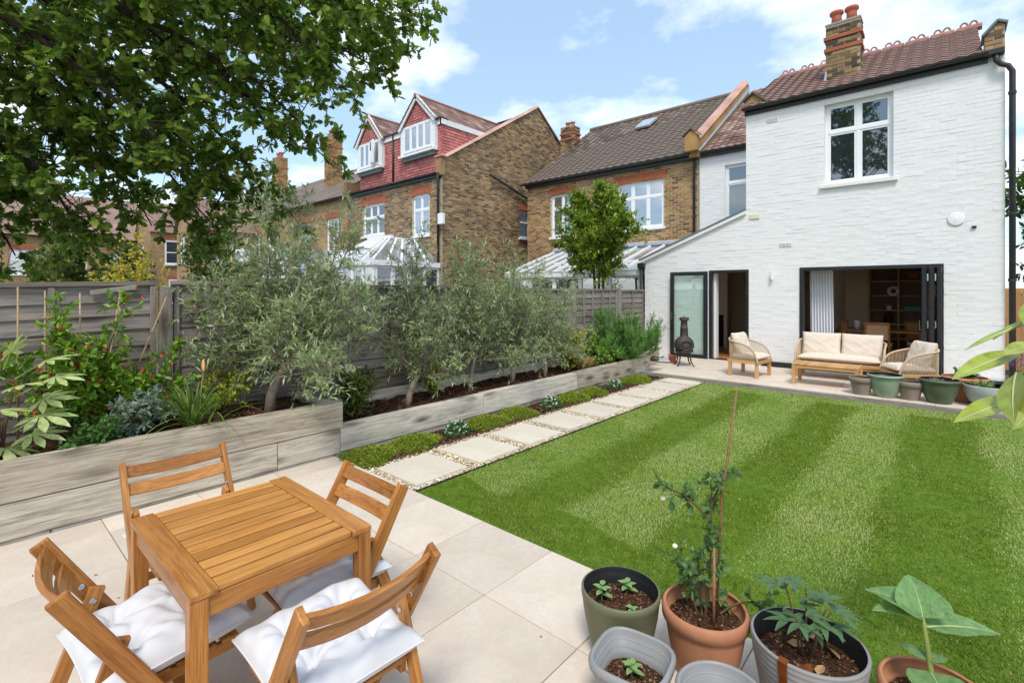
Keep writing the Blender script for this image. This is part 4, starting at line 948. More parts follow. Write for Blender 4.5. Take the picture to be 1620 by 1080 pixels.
tile_roof(rp, M['tile_brown'], -12.12, -5.64, (14.22, 5.74), (19.0, 8.92), .30, .285, parts=300, wave=.035)
MB().tube([(-12.1, 19.0, 8.95), (-5.6, 19.0, 8.95)], .11, 10).build('ridge_tile', M['tile_brown'], rp)
MB().add([(-9.05, 17.32, 7.92), (-8.45, 17.32, 7.92), (-8.45, 18.05, 8.40), (-9.05, 18.05, 8.40), (-9.05, 17.28, 7.98), (-8.45, 17.28, 7.98), (-8.45, 18.01, 8.47), (-9.05, 18.01, 8.47)], BOXF).build('skylight', M['lead'], rp)
w2(gutter(h2, (-12.15, 14.2, 5.72), (-5.62, 14.2, 5.72), .058)); o = box('fascia', -12.0, -5.5, 14.27, 14.39, 5.57, 5.71, M['black'], h2); w2(o)
w2(pipe(h2, [(-5.58, 14.28, 5.66), (-5.58, 14.33, 5.5), (-5.58, 14.33, 2.4)], .036, clips=(5.2, 3.9)))
w2(chimney(h2, -12.4, -11.75, 17.1, 17.6, 7.2, 8.62, [(-12.2, .10, .24), (-11.95, .10, .22)]))
# glazed lean-to of that house
def cons(label, x0, x1, y0, y1, ze, zt, bays, loc, frame, lower=1.0, parent=None, hip=0):
    c = empty('conservatory', loc, label=label, cat='conservatory'); lx, ly = loc[0], loc[1]
    def b_(name, *a): return box(name, a[0] - lx, a[1] - lx, a[2] - ly, a[3] - ly, a[4], a[5], a[6], c, bev=.004)
    b_('base_wall', x0, x1, y0, y0 + .15, 0, lower, M['stock']); b_('eaves_beam', x0 - .05, x1 + .05, y0 - .05, y0 + .10, ze - .12, ze, frame)
    n = bays; W_ = (x1 - x0) / n
    for i in range(n):
        a = x0 + i * W_; bb = a + W_
        fr = MB(); q = .06
        for u0, u1, v0, v1 in ((a, bb, lower, lower + q), (a, bb, ze - .12 - q, ze - .12), (a, a + q, lower + q, ze - .12 - q), (bb - q, bb, lower + q, ze - .12 - q), (a + q, bb - q, ze - .62, ze - .56)):
            fr.bx(u0 - lx, u1 - lx, y0 + .03 - ly, y0 + .10 - ly, v0, v1)
        f = fr.build('window', frame, c, bev=.003); box('pane', a + q - lx, bb - q - lx, y0 + .06 - ly, y0 + .068 - ly, lower + q, ze - .12 - q, M['glass_sky'], f)
    # roof panes and glazing bars
    for i in range(n * 2):
        a = x0 + i * W_ / 2; bb = a + W_ / 2; h0 = hip * (1 if i == 0 else 0)
        MB().add([(a - lx, y0 - ly, ze + .012), (bb - lx, y0 - ly, ze + .012), (bb - lx, y1 - ly, zt), (a - lx, y1 - ly, zt), (a - lx, y0 - ly, ze + .03), (bb - lx, y0 - ly, ze + .03), (bb - lx, y1 - ly, zt + .018), (a - lx, y1 - ly, zt + .018)], BOXF).build('roof_pane', M['polycarb'], c)
    for i in range(n * 2 + 1):
        a = x0 + i * W_ / 2; MB().beam((a - lx, y0 - .06 - ly, ze + .03), (a - lx, y1 - ly, zt + .03), .05, .05).build('roof_bar', frame, c)
    b_('ridge', x0 - .03, x1 + .03, y1 - .10, y1 + .02, zt, zt + .12, frame)
    # right side: glazed cheek
    sd = MB().add([(x1 - lx, y0 - ly, ze), (x1 - lx, y1 - ly, ze), (x1 - lx, y1 - ly, zt), (x1 + .05 - lx, y0 - ly, ze), (x1 + .05 - lx, y1 - ly, ze), (x1 + .05 - lx, y1 - ly, zt)], [(0, 1, 2), (3, 5, 4), (0, 3, 4, 1), (1, 4, 5, 2), (2, 5, 3, 0)]).build('cheek', M['cream'], c)
    b_('side_wall', x1, x1 + .05, y0, y1, 0, lower, M['cream'])
    for a, bq in ((y0, y0 + .08), ((y0 + y1) / 2 - .04, (y0 + y1) / 2 + .04), (y1 - .08, y1)): b_('side_post', x1 - .01, x1 + .06, a, bq, lower, ze, frame)
    b_('side_rail', x1 - .015, x1 + .065, y0, y1, ze - .10, ze, frame); b_('side_pane', x1 + .02, x1 + .03, y0, y1, lower, ze - .1, M['glass_sky']); return c
c2_ = cons('cream lean-to conservatory with barred glass roof behind the round bay tree', -10.6, -5.98, 11.7, 14.36, 2.24, 3.12, 5, (-8.3, 11.7, 0), M['wwood'])
box('flashing', -10.65 + 8.3, -5.90 + 8.3, 2.50, 2.69, 3.13, 3.22, M['lead'], c2_)
# ---- house with the red tile-hung loft
h3 = empty('brick_house', (-15.8, 10.9, 0), label='stock brick house with a red tile-hung loft and two gabled dormers', cat='house')
ho3 = [(-17.77, -16.26, 3.9, 5.15), (-14.51, -13.54, 3.68, 5.14)]
w2(brick_face(h3, -18.7, -12.846, 0, 5.62, ho3, 10.9, M['stock'])); w2(window(h3, -17.77, -16.26, 3.9, 5.15, 10.9, (1, 1, 1), .42, .06, gl=M['glass'], inward=.07)); w2(window(h3, -14.51, -13.54, 3.68, 5.14, 10.9, (1, 1), .36, .06, gl=M['glass_sky'], inward=.07))
w2(arch(h3, -17.85, -16.18, 5.17, 10.9, .26)); w2(arch(h3, -14.58, -13.47, 5.16, 10.9, .26))
# gable side wall (faces the garden side, +X) as bricks
GY0, GAP, GY1 = 10.9, 16.05, 20.5
def gtop(z): return (GY0, GY1 - 2.0) if z < 6.2 else (GY0 + max(0, (z - 6.2) / .60), min(18.6, GAP + (9.33 - z) / .74))
gh = [(14.92, 15.62, 3.85, 4.95)]
sw = cell_wall('side_wall', GY0 + .0, 18.5, 0, 6.2, gh, -12.83 - .012, .25, M['mortar_dark'], h3, 'x', 1); w2(sw)
o = MB().prism([(GY0, 6.2), (18.5, 6.2), (18.5, 7.5), (GAP, 9.31), (GY0 + .1, 6.2)], 'x', -13.08, -12.842).build('gable', M['mortar_dark'], h3); w2(o)
cl = brick_cells(20, 9.3, rect_allow(GY0, 18.5, 0, 9.28, gh, gtop), gap=.017); bo = brick_skin('brickwork', cl, (-12.842, 0, 0), (0, 1, 0), (1, 0, 0), M['stock'], h3, .010, .0012); bo.location = -h3.location
sf = MB().bx(-12.98, -12.90, 14.92, 15.62, 3.85, 3.92).bx(-12.98, -12.90, 14.92, 15.62, 4.88, 4.95).bx(-12.98, -12.90, 14.92, 14.99, 3.92, 4.88).bx(-12.98, -12.90, 15.55, 15.62, 3.92, 4.88).bx(-12.98, -12.90, 14.99, 15.55, 4.45, 4.51).bx(-12.98, -12.76, 14.85, 15.7, 3.77, 3.845).build('side_window', M['wframe'], h3, bev=.004); w2(sf)
box('pane', -12.95, -12.944, 14.99, 15.55, 3.92, 4.88, M['glass_sky'], sf)
for i in range(9):
    MB().bx(-12.835, -12.815, 14.86 + i * .093, 14.86 + i * .093 + .085, 4.97, 5.2).build('brick', M['redbrick'], sf)
for i, (a, b) in enumerate(zip(np.linspace(0, 1, 12)[:-1], np.linspace(0, 1, 12)[1:])):
    ya, za, yb, zb = 10.95 + 5.1 * a, 6.22 + 3.13 * a, 10.95 + 5.1 * b - .012, 6.22 + 3.13 * b - .007
    q = MB().add([(-13.12, ya, za), (-12.76, ya, za), (-12.76, yb, zb), (-13.12, yb, zb), (-13.04, ya, za + .09), (-12.84, ya, za + .09), (-12.84, yb, zb + .09), (-13.04, yb, zb + .09)], BOXF).build('coping_tile', M['coping'], h3); w2(q)
q = MB().add([(-13.1, 16.05, 9.32), (-12.78, 16.05, 9.32), (-12.78, 18.7, 7.38), (-13.1, 18.7, 7.38), (-13.1, 16.05, 9.40), (-12.78, 16.05, 9.40), (-12.78, 18.7, 7.46), (-13.1, 18.7, 7.46)], BOXF).build('verge', M['tile_brown'], h3); w2(q)
q = MB().prism([(-13.1, 5.65), (-12.80, 5.65), (-12.80, 6.22), (-12.95, 6.32), (-13.1, 6.22)], 'y', 10.82, 11.0).build('kneeler', M['stock'], h3); w2(q)
q = MB().bx(-13.14, -12.74, 10.78, 11.02, 6.25, 6.32).build('kneeler_cap', M['coping'], h3, bev=.02); w2(q)
w2(pipe(h3, [(-12.78, 13.2, 6.05), (-12.72, 13.2, 6.0), (-12.72, 14.6, 5.62), (-12.72, 15.4, 5.40)], .05)); w2(pipe(h3, [(-12.77, 16.3, 7.0), (-12.77, 16.3, 6.4)], .045))
# tile-hung loft
def hung(x0, x1, z0, z1, plane, topfn=None, axis='y', N=(0, -1, 0), holes=()):
    al = rect_allow(x0, x1, z0, z1, holes, topfn); cl = brick_cells(x1, z1, al, .165, .105, .006, z0)
    O = (0, plane, 0) if axis == 'y' else (plane, 0, 0); U = (1, 0, 0) if axis == 'y' else (0, 1, 0)
    n = len(cl); Un = np.array(U, float); Nn = np.array(N, float); C = np.array(O, float) + cl[:, :1] * Un + cl[:, 1:2] * np.array((0, 0, 1.))
    v, f = boxes_np(C, U, (0, 0, 1), N, cl[:, 2], cl[:, 3] + .006, np.full(n, .006), .001); v = v.reshape(-1, 8, 3)
    v[:, 4] += Nn * .016; v[:, 5] += Nn * .016; v = v.reshape(-1, 3)      # lower edge kicks out
    o = obj('hung_tiles', npmesh('hung_tiles', v, [f]), M['tile_hung'], h3, kind='stuff'); o.location = -h3.location
q = MB().bx(-18.05, -12.98, 10.98, 11.2, 5.78, 7.45).build('loft_wall', M['tile_hung'], h3); w2(q)
WR = [(-15.15, -13.14, 6.68, 7.66), (-18.12, -16.32, 6.60, 7.60)]
hung(-18.05, -12.98, 5.80, 7.42, 10.975, holes=WR)
q = MB().bx(-18.1, -12.92, 10.93, 11.2, 7.42, 7.60).build('white_fascia', M['wwood'], h3); w2(q)
q = MB().bx(-18.1, -12.92, 10.88, 11.25, 7.60, 7.66).build('loft_gutter', M['gutter'], h3); w2(q)
q = MB().bx(-18.0, -13.0, 11.2, 16.0, 7.42, 7.62).build('loft_flat_roof', M['lead'], h3); w2(q)
# cheek wall of the loft, facing +X
q = MB().prism([(10.98, 5.8), (10.98, 7.45), (13.3, 7.45), (13.3, 5.8)], 'x', -13.1, -12.985).build('cheek_wall', M['tile_hung'], h3); w2(q)
hung(10.99, 13.2, 5.85, 7.42, -12.98, lambda z: (10.99, 13.25), 'x', (1, 0, 0))
q = MB().bx(-13.0, -12.93, 10.93, 13.4, 7.42, 7.60).build('white_fascia', M['wwood'], h3); w2(q)
def dormer(x0, x1, za, zw0, zw1, open_=False):
    cx = (x0 + x1) / 2; y = 10.84; d = bpy.data.objects.new('dormer', None); link(d, h3); d.location = -h3.location; ze = zw1 + .02
    b = MB(); b.bx(x0, x0 + .16, y, 11.2, zw0 - .1, ze); b.bx(x1 - .16, x1, y, 11.2, zw0 - .1, ze); b.bx(x0 + .16, x1 - .16, y, 11.2, zw1, ze); b.bx(x0 - .03, x1 + .03, y - .10, y + .1, zw0 - .16, zw0 - .08); b.build('white_surround', M['wwood'], d)
    MB().bx(x0 + .1, x1 - .05, y + .0, y + .15, zw0 - .30, zw0 - .165).build('lead_apron', M['steelgrey'], d)
    b = MB().prism([(x0, ze), (x1, ze), (cx, za - .06)], 'y', y + .03, 11.2).build('gable', M['tile_hung'], d)
    cl = brick_cells(x1, za, rect_allow(x0, x1, ze, za - .16, [], lambda z: (x0 + .09 + (z - ze) / (za - ze) * (cx - x0), x1 - .09 - (z - ze) / (za - ze) * (x1 - cx))), .165, .105, .006, ze + .03)
    v, f = boxes_np(np.array((0, y + .028, 0.)) + np.stack([cl[:, 0], cl[:, 0] * 0, cl[:, 1]], 1), (1, 0, 0), (0, 0, 1), (0, -1, 0), cl[:, 2], cl[:, 3] + .006, np.full(len(cl), .008), .001); v = v.reshape(-1, 8, 3); v[:, 4, 1] -= .014; v[:, 5, 1] -= .014
    obj('hung_tiles', npmesh('hung_tiles', v.reshape(-1, 3), [f]), M['tile_hung'], b, kind='stuff')
    for s in (-1, 1):
        xe = x0 - .06 if s < 0 else x1 + .06; MB().beam((xe, y - .05, ze - .10), (cx, y - .05, za + .01), .05, .16, up=(0, 0, 1)).build('barge_board', M['wwood'], d)
    # slopes, ridge running back
    L = 5.0
    for s in (-1, 1):
        xe = x0 - .10 if s < 0 else x1 + .10; ez = ze - .08
        nrow = 6; ncol = 16; V = []; F = []
        dx, dz = (cx - xe) / nrow, (za + .03 - ez) / nrow
        for r in range(nrow):
            for c_ in range(ncol):
                a = y - .12 + c_ * L / ncol; bq = a + L / ncol - .008; k = len(V); xa, xb = xe + dx * r, xe + dx * (r + 1.08); z0_, z1_ = ez + dz * r, ez + dz * (r + 1.08)
                V += [(xa, a, z0_ + .035), (xa, bq, z0_ + .035), (xb, bq, z1_ + .01), (xb, a, z1_ + .01), (xa, a, z0_), (xa, bq, z0_)]; F += [(k, k + 1, k + 2, k + 3), (k + 4, k + 5, k + 1, k)]
        MB().add(V, F).build('roof_tiles', M['tile_red'], d, kind='stuff')
    MB().tube([(cx, y - .12, za + .06), (cx, y - .12 + L, za + .06)], .06, 8).build('ridge_tile', M['ridge'], d)
    f = window(d, x0 + .16, x1 - .16, zw0, zw1, y - .05, (1, 1, 1, 1), None, .05, inward=.05, sill=False, room=False, gl=M['glass_sky'])
    if open_: l = MB().bx(0, .42, -.03, .02, 0, .88).build('open_casement', M['wframe'], f); l.location = (x1 - .62, y - .10, zw0 + .04); l.rotation_euler = (0, 0, R(-18)); q = box('pane', .05, .37, -.036, -.03, .06, .82, M['glass_sky'], l)
    q = MB().bx(x0 + .1, x1 - .1, 11.3, 11.35, zw0 - .1, ze).build('room_back', M['dark'], d)
dormer(-15.12, -13.16, 8.60, 6.72, 7.66); dormer(-18.10, -16.34, 8.62, 6.64, 7.60, True)
w2(pipe(h3, [(-15.72, 10.93, 7.6), (-15.72, 10.93, 5.85)], .04))
w2(gutter(h3, (-18.8, 10.75, 5.74), (-12.95, 10.75, 5.74), .06)); o = box('fascia', -18.7, -12.9, 10.80, 10.89, 5.58, 5.72, M['black'], h3); w2(o)
w2(pipe(h3, [(-12.98, 10.8, 5.7), (-12.98, 10.83, 5.5), (-12.98, 10.83, 2.5)], .045, clips=(5.2, 4.2)))
o = MB().bx(-12.98, -12.72, 10.70, 10.82, 3.95, 4.32).build('alarm_box', M['wframe'], h3, bev=.02); w2(o); o.location.x += .12
# main roof behind the loft
q = MB().add([(-18.7, 11.0, 6.2), (-13.0, 11.0, 6.2), (-13.0, 16.05, 9.25), (-18.7, 16.05, 9.25), (-13.0, 18.6, 7.4), (-18.7, 18.6, 7.4)], [(3, 2, 4, 5), (0, 3, 5), (1, 4, 2)]).build('roof', M['tile_brown'], h3); w2(q)
w2(chimney(h3, -19.55, -18.95, 11.9, 12.6, 5.6, 7.75, [(-19.4, .11, .26), (-19.1, .11, .24)], M['stock2'], False))
q = MB().bx(-18.95, -18.7, 10.7, 13.0, 5.6, 6.25).build('party_parapet', M['stock'], h3, bev=.02); w2(q)
# ---- white conservatory with hipped glass roof in front of that house
hc = empty('conservatory', (-13.6, 8.6, 0), label='white conservatory with hipped glass roof below the red loft', cat='conservatory')
xa, xb, ya, yb, ze_, zt_ = -16.6, -12.95, 8.3, 10.86, 2.66, 3.48
def hb(name, bm, mat): o = bm.build(name, mat, hc); o.location = -hc.location; return o
hb('eaves_beam', MB().bx(xa - .05, xb + .05, ya - .06, ya + .08, ze_ - .16, ze_).bx(xb - .08, xb + .06, ya + .08, yb, ze_ - .16, ze_), M['wframe']); hb('base_wall', MB().bx(xa, xb, ya, ya + .2, 0, .9).bx(xb - .2, xb, ya + .2, yb, 0, .9), M['stock'])
for i in range(6):
    a = xa + i * (xb - xa) / 6; bq = a + (xb - xa) / 6; m = MB()
    for u0, u1, v0, v1 in ((a, a + .06, .9, ze_ - .16), (bq - .06, bq, .9, ze_ - .16), (a + .06, bq - .06, .9, .97), (a + .06, bq - .06, ze_ - .23, ze_ - .16), (a + .06, bq - .06, 1.95, 2.0)): m.bx(u0, u1, ya, ya + .07, v0, v1)
    f = hb('window', m, M['wframe']); p_ = box('pane', a + .06, bq - .06, ya + .03, ya + .037, .97, ze_ - .23, M['glass_sky'], f)
for i in range(4):
    a = ya + .08 + i * (yb - ya - .08) / 4; bq = a + (yb - ya - .08) / 4; m = MB()
    for u0, u1, v0, v1 in ((a, a + .06, .9, ze_ - .16), (bq - .06, bq, .9, ze_ - .16), (a + .06, bq - .06, .9, .97), (a + .06, bq - .06, ze_ - .23, ze_ - .16)): m.bx(xb - .07, xb, u0, u1, v0, v1)
    f = hb('window', m, M['wframe']); box('pane', xb - .04, xb - .033, a + .06, bq - .06, .97, ze_ - .23, M['glass_sky'], f)
rx0, rx1, ry = -15.4, -14.1, 9.7
hb('roof_pane', MB().add([(xa, ya, ze_), (xb, ya, ze_), (rx1, ry, zt_), (rx0, ry, zt_), (xb, yb, ze_), (rx1 + .1, yb, zt_), (rx0, yb, zt_), (xa, yb, ze_)], [(0, 1, 2, 3), (1, 4, 5, 2), (2, 5, 6, 3), (0, 3, 6, 7)]), M['polycarb'])
for p0, p1 in (((xa, ya, ze_), (rx0, ry, zt_)), ((xb, ya, ze_), (rx1, ry, zt_)), ((rx0, ry, zt_), (rx1, ry, zt_)), ((rx1, ry, zt_), (rx1 + .1, yb, zt_)), *[((xa + (xb - xa) * k / 6, ya, ze_), (rx0 + (rx1 - rx0) * k / 6, ry, zt_)) for k in range(1, 6)], *[((xb, ya + (yb - ya) * k / 5, ze_), (rx1 + .04, ry + (yb - ry) * k / 5, zt_)) for k in range(1, 5)]):
    hb('roof_bar', MB().beam(Vector(p0) + Vector((0, 0, .03)), Vector(p1) + Vector((0, 0, .03)), .055, .06), M['wframe'])
hb('ridge_crest', MB().bx(rx0 - .05, rx1 + .1, ry - .05, ry + .05, zt_ + .02, zt_ + .12), M['wframe'])
# ---- the terrace going on to the left, half hidden by the oak
def far_house(xr, wd, ypl, label, wins, ze=5.7, ridge=(15.8, 9.0), chim=True, wing=None):
    e = empty('brick_house', (xr - wd / 2, ypl, 0), label=label, cat='house'); x0 = xr - wd; oy = ypl - 10.9
    wl = cell_wall('wall', x0, xr, 0, ze, [(xr - a - b, xr - a, c, d) for a, b, c, d in wins], ypl, .25, M['farbrick'], e); w2(wl)
    for a, b, c, d in wins: w2(window(e, xr - a - b, xr - a, c, d, ypl, (1, 1), .4, .07, gl=M['glass_sky'], inward=.06, room=False)); w2(box('room_back', xr - a - b, xr - a, ypl + .22, ypl + .24, c, d, M['dark'], e)); w2(arch(e, xr - a - b - .05, xr - a + .05, d + .02, ypl, .24))
    q = MB().add([(x0, ypl - .2, ze), (xr, ypl - .2, ze), (xr, ridge[0] + oy, ridge[1]), (x0, ridge[0] + oy, ridge[1]), (xr, 20 + oy, ze), (x0, 20 + oy, ze)], [(0, 1, 2, 3), (3, 2, 4, 5), (1, 4, 2), (0, 3, 5)]).build('roof', M['tile_red'] if xr < -27 else M['tile_brown'], e); w2(q)
    w2(gutter(e, (x0, ypl - .2, ze), (xr, ypl - .2, ze), .07)); q = MB().bx(xr - .2, xr, ypl + .25, 18 + oy, 0, ze).bx(x0, x0 + .2, ypl + .25, 18 + oy, 0, ze).build('side_wall', M['farbrick'], e); w2(q)
    if chim: w2(chimney(e, x0 + .2, x0 + 1.0, 13.0 + oy, 13.6 + oy, 6.8, 9.9, [(x0 + .4, .13, .35), (x0 + .75, .13, .35)], M['stock2'], True))
    if wing:
        wx0, wx1, wy, wz, rz = wing; q = cell_wall('wing_wall', wx0, wx1, 0, wz, [(wx0 + .5, wx0 + 1.4, 3.2, 4.6)] if wz > 4.7 else [], wy, .25, M['farbrick'], e); w2(q)
        for sy, sz in ((wy + .7, 3.3), (wy + .9, 1.0)):
            if sy + 1.0 < ypl:
                sw_ = MB().bx(wx1 - .03, wx1 + .03, sy, sy + .9, sz, sz + .08).bx(wx1 - .03, wx1 + .03, sy, sy + .9, sz + 1.32, sz + 1.4).bx(wx1 - .03, wx1 + .03, sy, sy + .08, sz + .08, sz + 1.32).bx(wx1 - .03, wx1 + .03, sy + .82, sy + .9, sz + .08, sz + 1.32).bx(wx1 - .03, wx1 + .03, sy + .08, sy + .82, sz + .66, sz + .72).build('side_window', M['wframe'], e); w2(sw_); box('pane', wx1 + .005, wx1 + .012, sy + .08, sy + .82, sz + .08, sz + 1.32, M['glass_sky'], sw_); box('sill', wx1, wx1 + .10, sy - .06, sy + .96, sz - .09, sz - .002, M['wwood'], sw_); box('lintel', wx1, wx1 + .014, sy - .08, sy + .98, sz + 1.41, sz + 1.62, M['redbrick'], sw_)
        q = MB().prism([(wx0, wz), (wx1, wz), ((wx0 + wx1) / 2, rz)], 'y', wy + .001, wy + .25).build('wing_gable', M['farbrick'], e); w2(q); q = MB().bx(wx1 - .25, wx1, wy + .25, ypl, 0, wz).build('wing_side', M['farbrick'], e); w2(q)
        q = MB().add([(wx0 - .15, wy - .15, wz - .05), ((wx0 + wx1) / 2, wy - .15, rz + .06), (wx1 + .15, wy - .15, wz - .05), (wx0 - .15, ypl, wz - .05), ((wx0 + wx1) / 2, ypl, rz + .06), (wx1 + .15, ypl, wz - .05)], [(0, 1, 4, 3), (1, 2, 5, 4)]).build('wing_roof', M['tile_red'], e); w2(q)
        if wz > 4.7: w2(window(e, wx0 + .5, wx0 + 1.4, 3.2, 4.6, wy, (1, 1), .4, .07, gl=M['glass_sky'], inward=.06, room=False))
    return e
t = NT('far_stock_brick'); v = t.coord(scale=(1, 1, 1)); sp = t.n('ShaderNodeSeparateXYZ'); t.l(v, sp.inputs[0]); cb = t.n('ShaderNodeCombineXYZ'); t.l(t.math('ADD', sp.outputs[0], sp.outputs[1]), cb.inputs[0]); t.l(sp.outputs[2], cb.inputs[1])
bt = t.n('ShaderNodeTexBrick'); t.l(cb.outputs[0], bt.inputs['Vector']); bt.inputs['Scale'].default_value = 1; bt.inputs['Brick Width'].default_value = .225; bt.inputs['Row Height'].default_value = .075; bt.inputs['Mortar Size'].default_value = .008
bt.inputs['Color1'].default_value = s2l('94734f') + (1,); bt.inputs['Color2'].default_value = s2l('b08d5f') + (1,); bt.inputs['Mortar'].default_value = s2l('a59a86') + (1,); bt.inputs['Bias'].default_value = -.1
c = t.mix(1, bt.outputs['Color'], t.ramp(t.noise(v, .8, 5), [(.3, (.72,) * 3), (.7, (1.2,) * 3)]), 'MULTIPLY'); t.base(c); t.bump(bt.outputs['Fac'], -.5, .006); M['farbrick'] = t.fin(.9, .2)
far_house(-18.95, 6.2, 10.9, 'brick terrace house with parapet next to the red loft house', [(.7, 1.1, 3.4, 4.9), (3.3, 1.3, 3.4, 4.9), (.9, 1.5, .9, 2.3)])
far_house(-25.2, 6.5, 10.9, 'brick terrace house with gabled rear wing, air conditioning unit on its wall', [(.8, 1.0, 3.4, 4.8), (2.6, 1.0, 3.4, 4.8), (4.6, 1.1, 3.4, 4.8)], wing=(-31.4, -28.6, 7.9, 4.9, 6.6))
far_house(-31.8, 7, 10.9, 'brick terrace house with red roof seen through the oak leaves', [(.8, 1.2, 3.3, 4.8), (3.8, 1.2, 3.3, 4.8)], wing=(-37.6, -34.6, 7.4, 5.2, 7.0))
far_house(-38.9, 9, 10.9, 'farthest brick house of the terrace with white windows under the red roof', [(1.0, 1.2, 3.3, 4.8), (4.0, 1.2, 3.3, 4.8)], wing=(-46.5, -43.2, 5.5, 5.2, 7.2))
eh = far_house(-47.6, 11, 10.9, 'brick house facing down the gardens behind the evergreen shrub', [(.8, 1.2, 3.3, 4.8), (3.0, 1.0, 3.3, 4.8), (5.2, 1.3, 3.3, 4.8), (8.2, 1.2, 3.3, 4.8), (1.5, 1.6, .9, 2.4), (5.5, 1.6, .9, 2.4), (8.4, 1.2, .9, 2.4)], chim=False); eh.location = (-41.5, 3.0, -.6); eh.rotation_euler = (0, 0, R(84))
ac = empty('air_conditioner', (-24.1, 8.62, 3.0), label='white air conditioning box on the brick wing wall', cat='air conditioner')
box('casing', -.42, .42, -.16, .16, 0, .62, M['wframe'], ac, bev=.02); MB().lathe([(.24, 0), (.24, .012), (.2, .012), (.2, .004), (.04, .004), (.04, .014)], 24).build('fan_grille', M['lead'], ac).matrix_local = Matrix.Translation((-.08, -.16, .31)) @ Matrix.Rotation(R(90), 4, 'X')
ex = empty('brick_outbuilding', (-25.0, 8.8, 0), label='low brick outhouse with sloping grey roof below the oak', cat='outbuilding')
MB().prism([(-3.2, 0), (2.2, 0), (2.2, 2.95), (-3.2, 2.15)], 'y', 0, 2.0).build('wall', M['farbrick'], ex)
MB().add([(-3.5, -.2, 2.16), (2.4, -.2, 3.04), (2.4, 2.1, 3.04), (-3.5, 2.1, 2.16), (-3.5, -.2, 2.30), (2.4, -.2, 3.18), (2.4, 2.1, 3.18), (-3.5, 2.1, 2.30)], BOXF).build('roof', M['steelgrey'], ex)
wg = empty('garden_room', (-19.6, 8.0, 0), label='small white gabled glass porch left of the hipped conservatory', cat='conservatory')
MB().prism([(-1.5, 0), (1.5, 0), (1.5, 2.3), (0, 3.35), (-1.5, 2.3)], 'y', .05, 2.9).build('glazing', M['glass_sky'], wg)
for p0, p1 in (((-1.6, 0, 2.22), (0, 0, 3.4)), ((1.6, 0, 2.22), (0, 0, 3.4)), ((-1.5, 0, 2.25), (1.5, 0, 2.25)), ((0, 0, 2.25), (0, 0, 3.3)), ((-1.5, 0, 0), (-1.5, 0, 2.3)), ((1.5, 0, 0), (1.5, 0, 2.3)), ((-.5, 0, 0), (-.5, 0, 2.2)), ((.5, 0, 0), (.5, 0, 2.2))): plank('frame_bar', p0, p1, .09, .12, M['wframe'], wg, bev=0)
for s in (-1, 1): MB().add([(s * 1.65, -.1, 2.2), (0, -.1, 3.42), (0, 3, 3.42), (s * 1.65, 3, 2.2)], [(0, 1, 2, 3)] if s < 0 else [(3, 2, 1, 0)]).build('roof_pane', M['polycarb'], wg)
# ------------------------------------------------------------------ furniture
def cushion(name, sx, sy, th, mat, parent=None, n=36, tufts=(), pinch=.05, puff=.55, wob=.004):
    g = np.linspace(-1, 1, n); X, Y = np.meshgrid(g, g, indexing='ij')
    prof = (np.clip(1 - np.abs(X) ** 4, 0, 1) * np.clip(1 - np.abs(Y) ** 4, 0, 1)) ** puff
    px = X * sx / 2 * (1 - pinch * (1 - np.abs(Y) ** 2) * np.abs(X) ** 3); py = Y * sy / 2 * (1 - pinch * (1 - np.abs(X) ** 2) * np.abs(Y) ** 3)
    top = th / 2 * prof; dent = np.zeros_like(top)
    for (tx, ty) in tufts:
        r2 = (px - tx) ** 2 + (py - ty) ** 2; dent += .55 * np.exp(-r2 / (2 * .018 ** 2)) + .46 * np.exp(-r2 / (2 * .048 ** 2))
        a = np.arctan2(py - ty, px - tx); dent += .20 * np.exp(-r2 / (2 * .07 ** 2)) * np.sin(a * 3.5 + tx * 60) ** 4
    top = top * (1 - np.clip(dent, 0, .86)); rng = np.random.default_rng(int(abs(sx * 1000 + sy * 77 + len(tufts) * 13)))
    ph = rng.uniform(0, 6, 6); top += prof * wob * (np.sin(X * 7 + ph[0] + 2 * np.sin(Y * 3 + ph[1])) + np.sin(Y * 9 + ph[2] + 2 * np.sin(X * 4 + ph[3])) + .7 * np.sin((X + Y) * 13 + ph[4]))
    V = np.concatenate([np.stack([px, py, top], -1).reshape(-1, 3), np.stack([px, py, -th / 2 * prof * .75], -1).reshape(-1, 3)])
    i = np.arange((n - 1) * (n - 1)); a = (i // (n - 1)) * n + i % (n - 1); f1 = np.stack([a, a + n, a + n + 1, a + 1], 1); f2 = f1[:, ::-1] + n * n
    o = obj(name, npmesh(name, V, [f1, f2]), mat, parent, smooth=True)
    # piping along the seam
    ring = [(k, 0) for k in range(n)] + [(n - 1, k) for k in range(1, n)] + [(k, n - 1) for k in range(n - 2, -1, -1)] + [(0, k) for k in range(n - 2, 0, -1)]
    pts = [(px[a_, b_], py[a_, b_], 0) for a_, b_ in ring]; pts.append(pts[0])
    MB().tube(pts, .0035, 5, False).build('piping', mat, o, smooth=True)
    for (tx, ty) in tufts: MB().lathe([(.008, -.002), (.009, .002), (.004, .005)], 10, (tx, ty, th / 2 * .16)).build('button', mat, o, smooth=True)
    return o
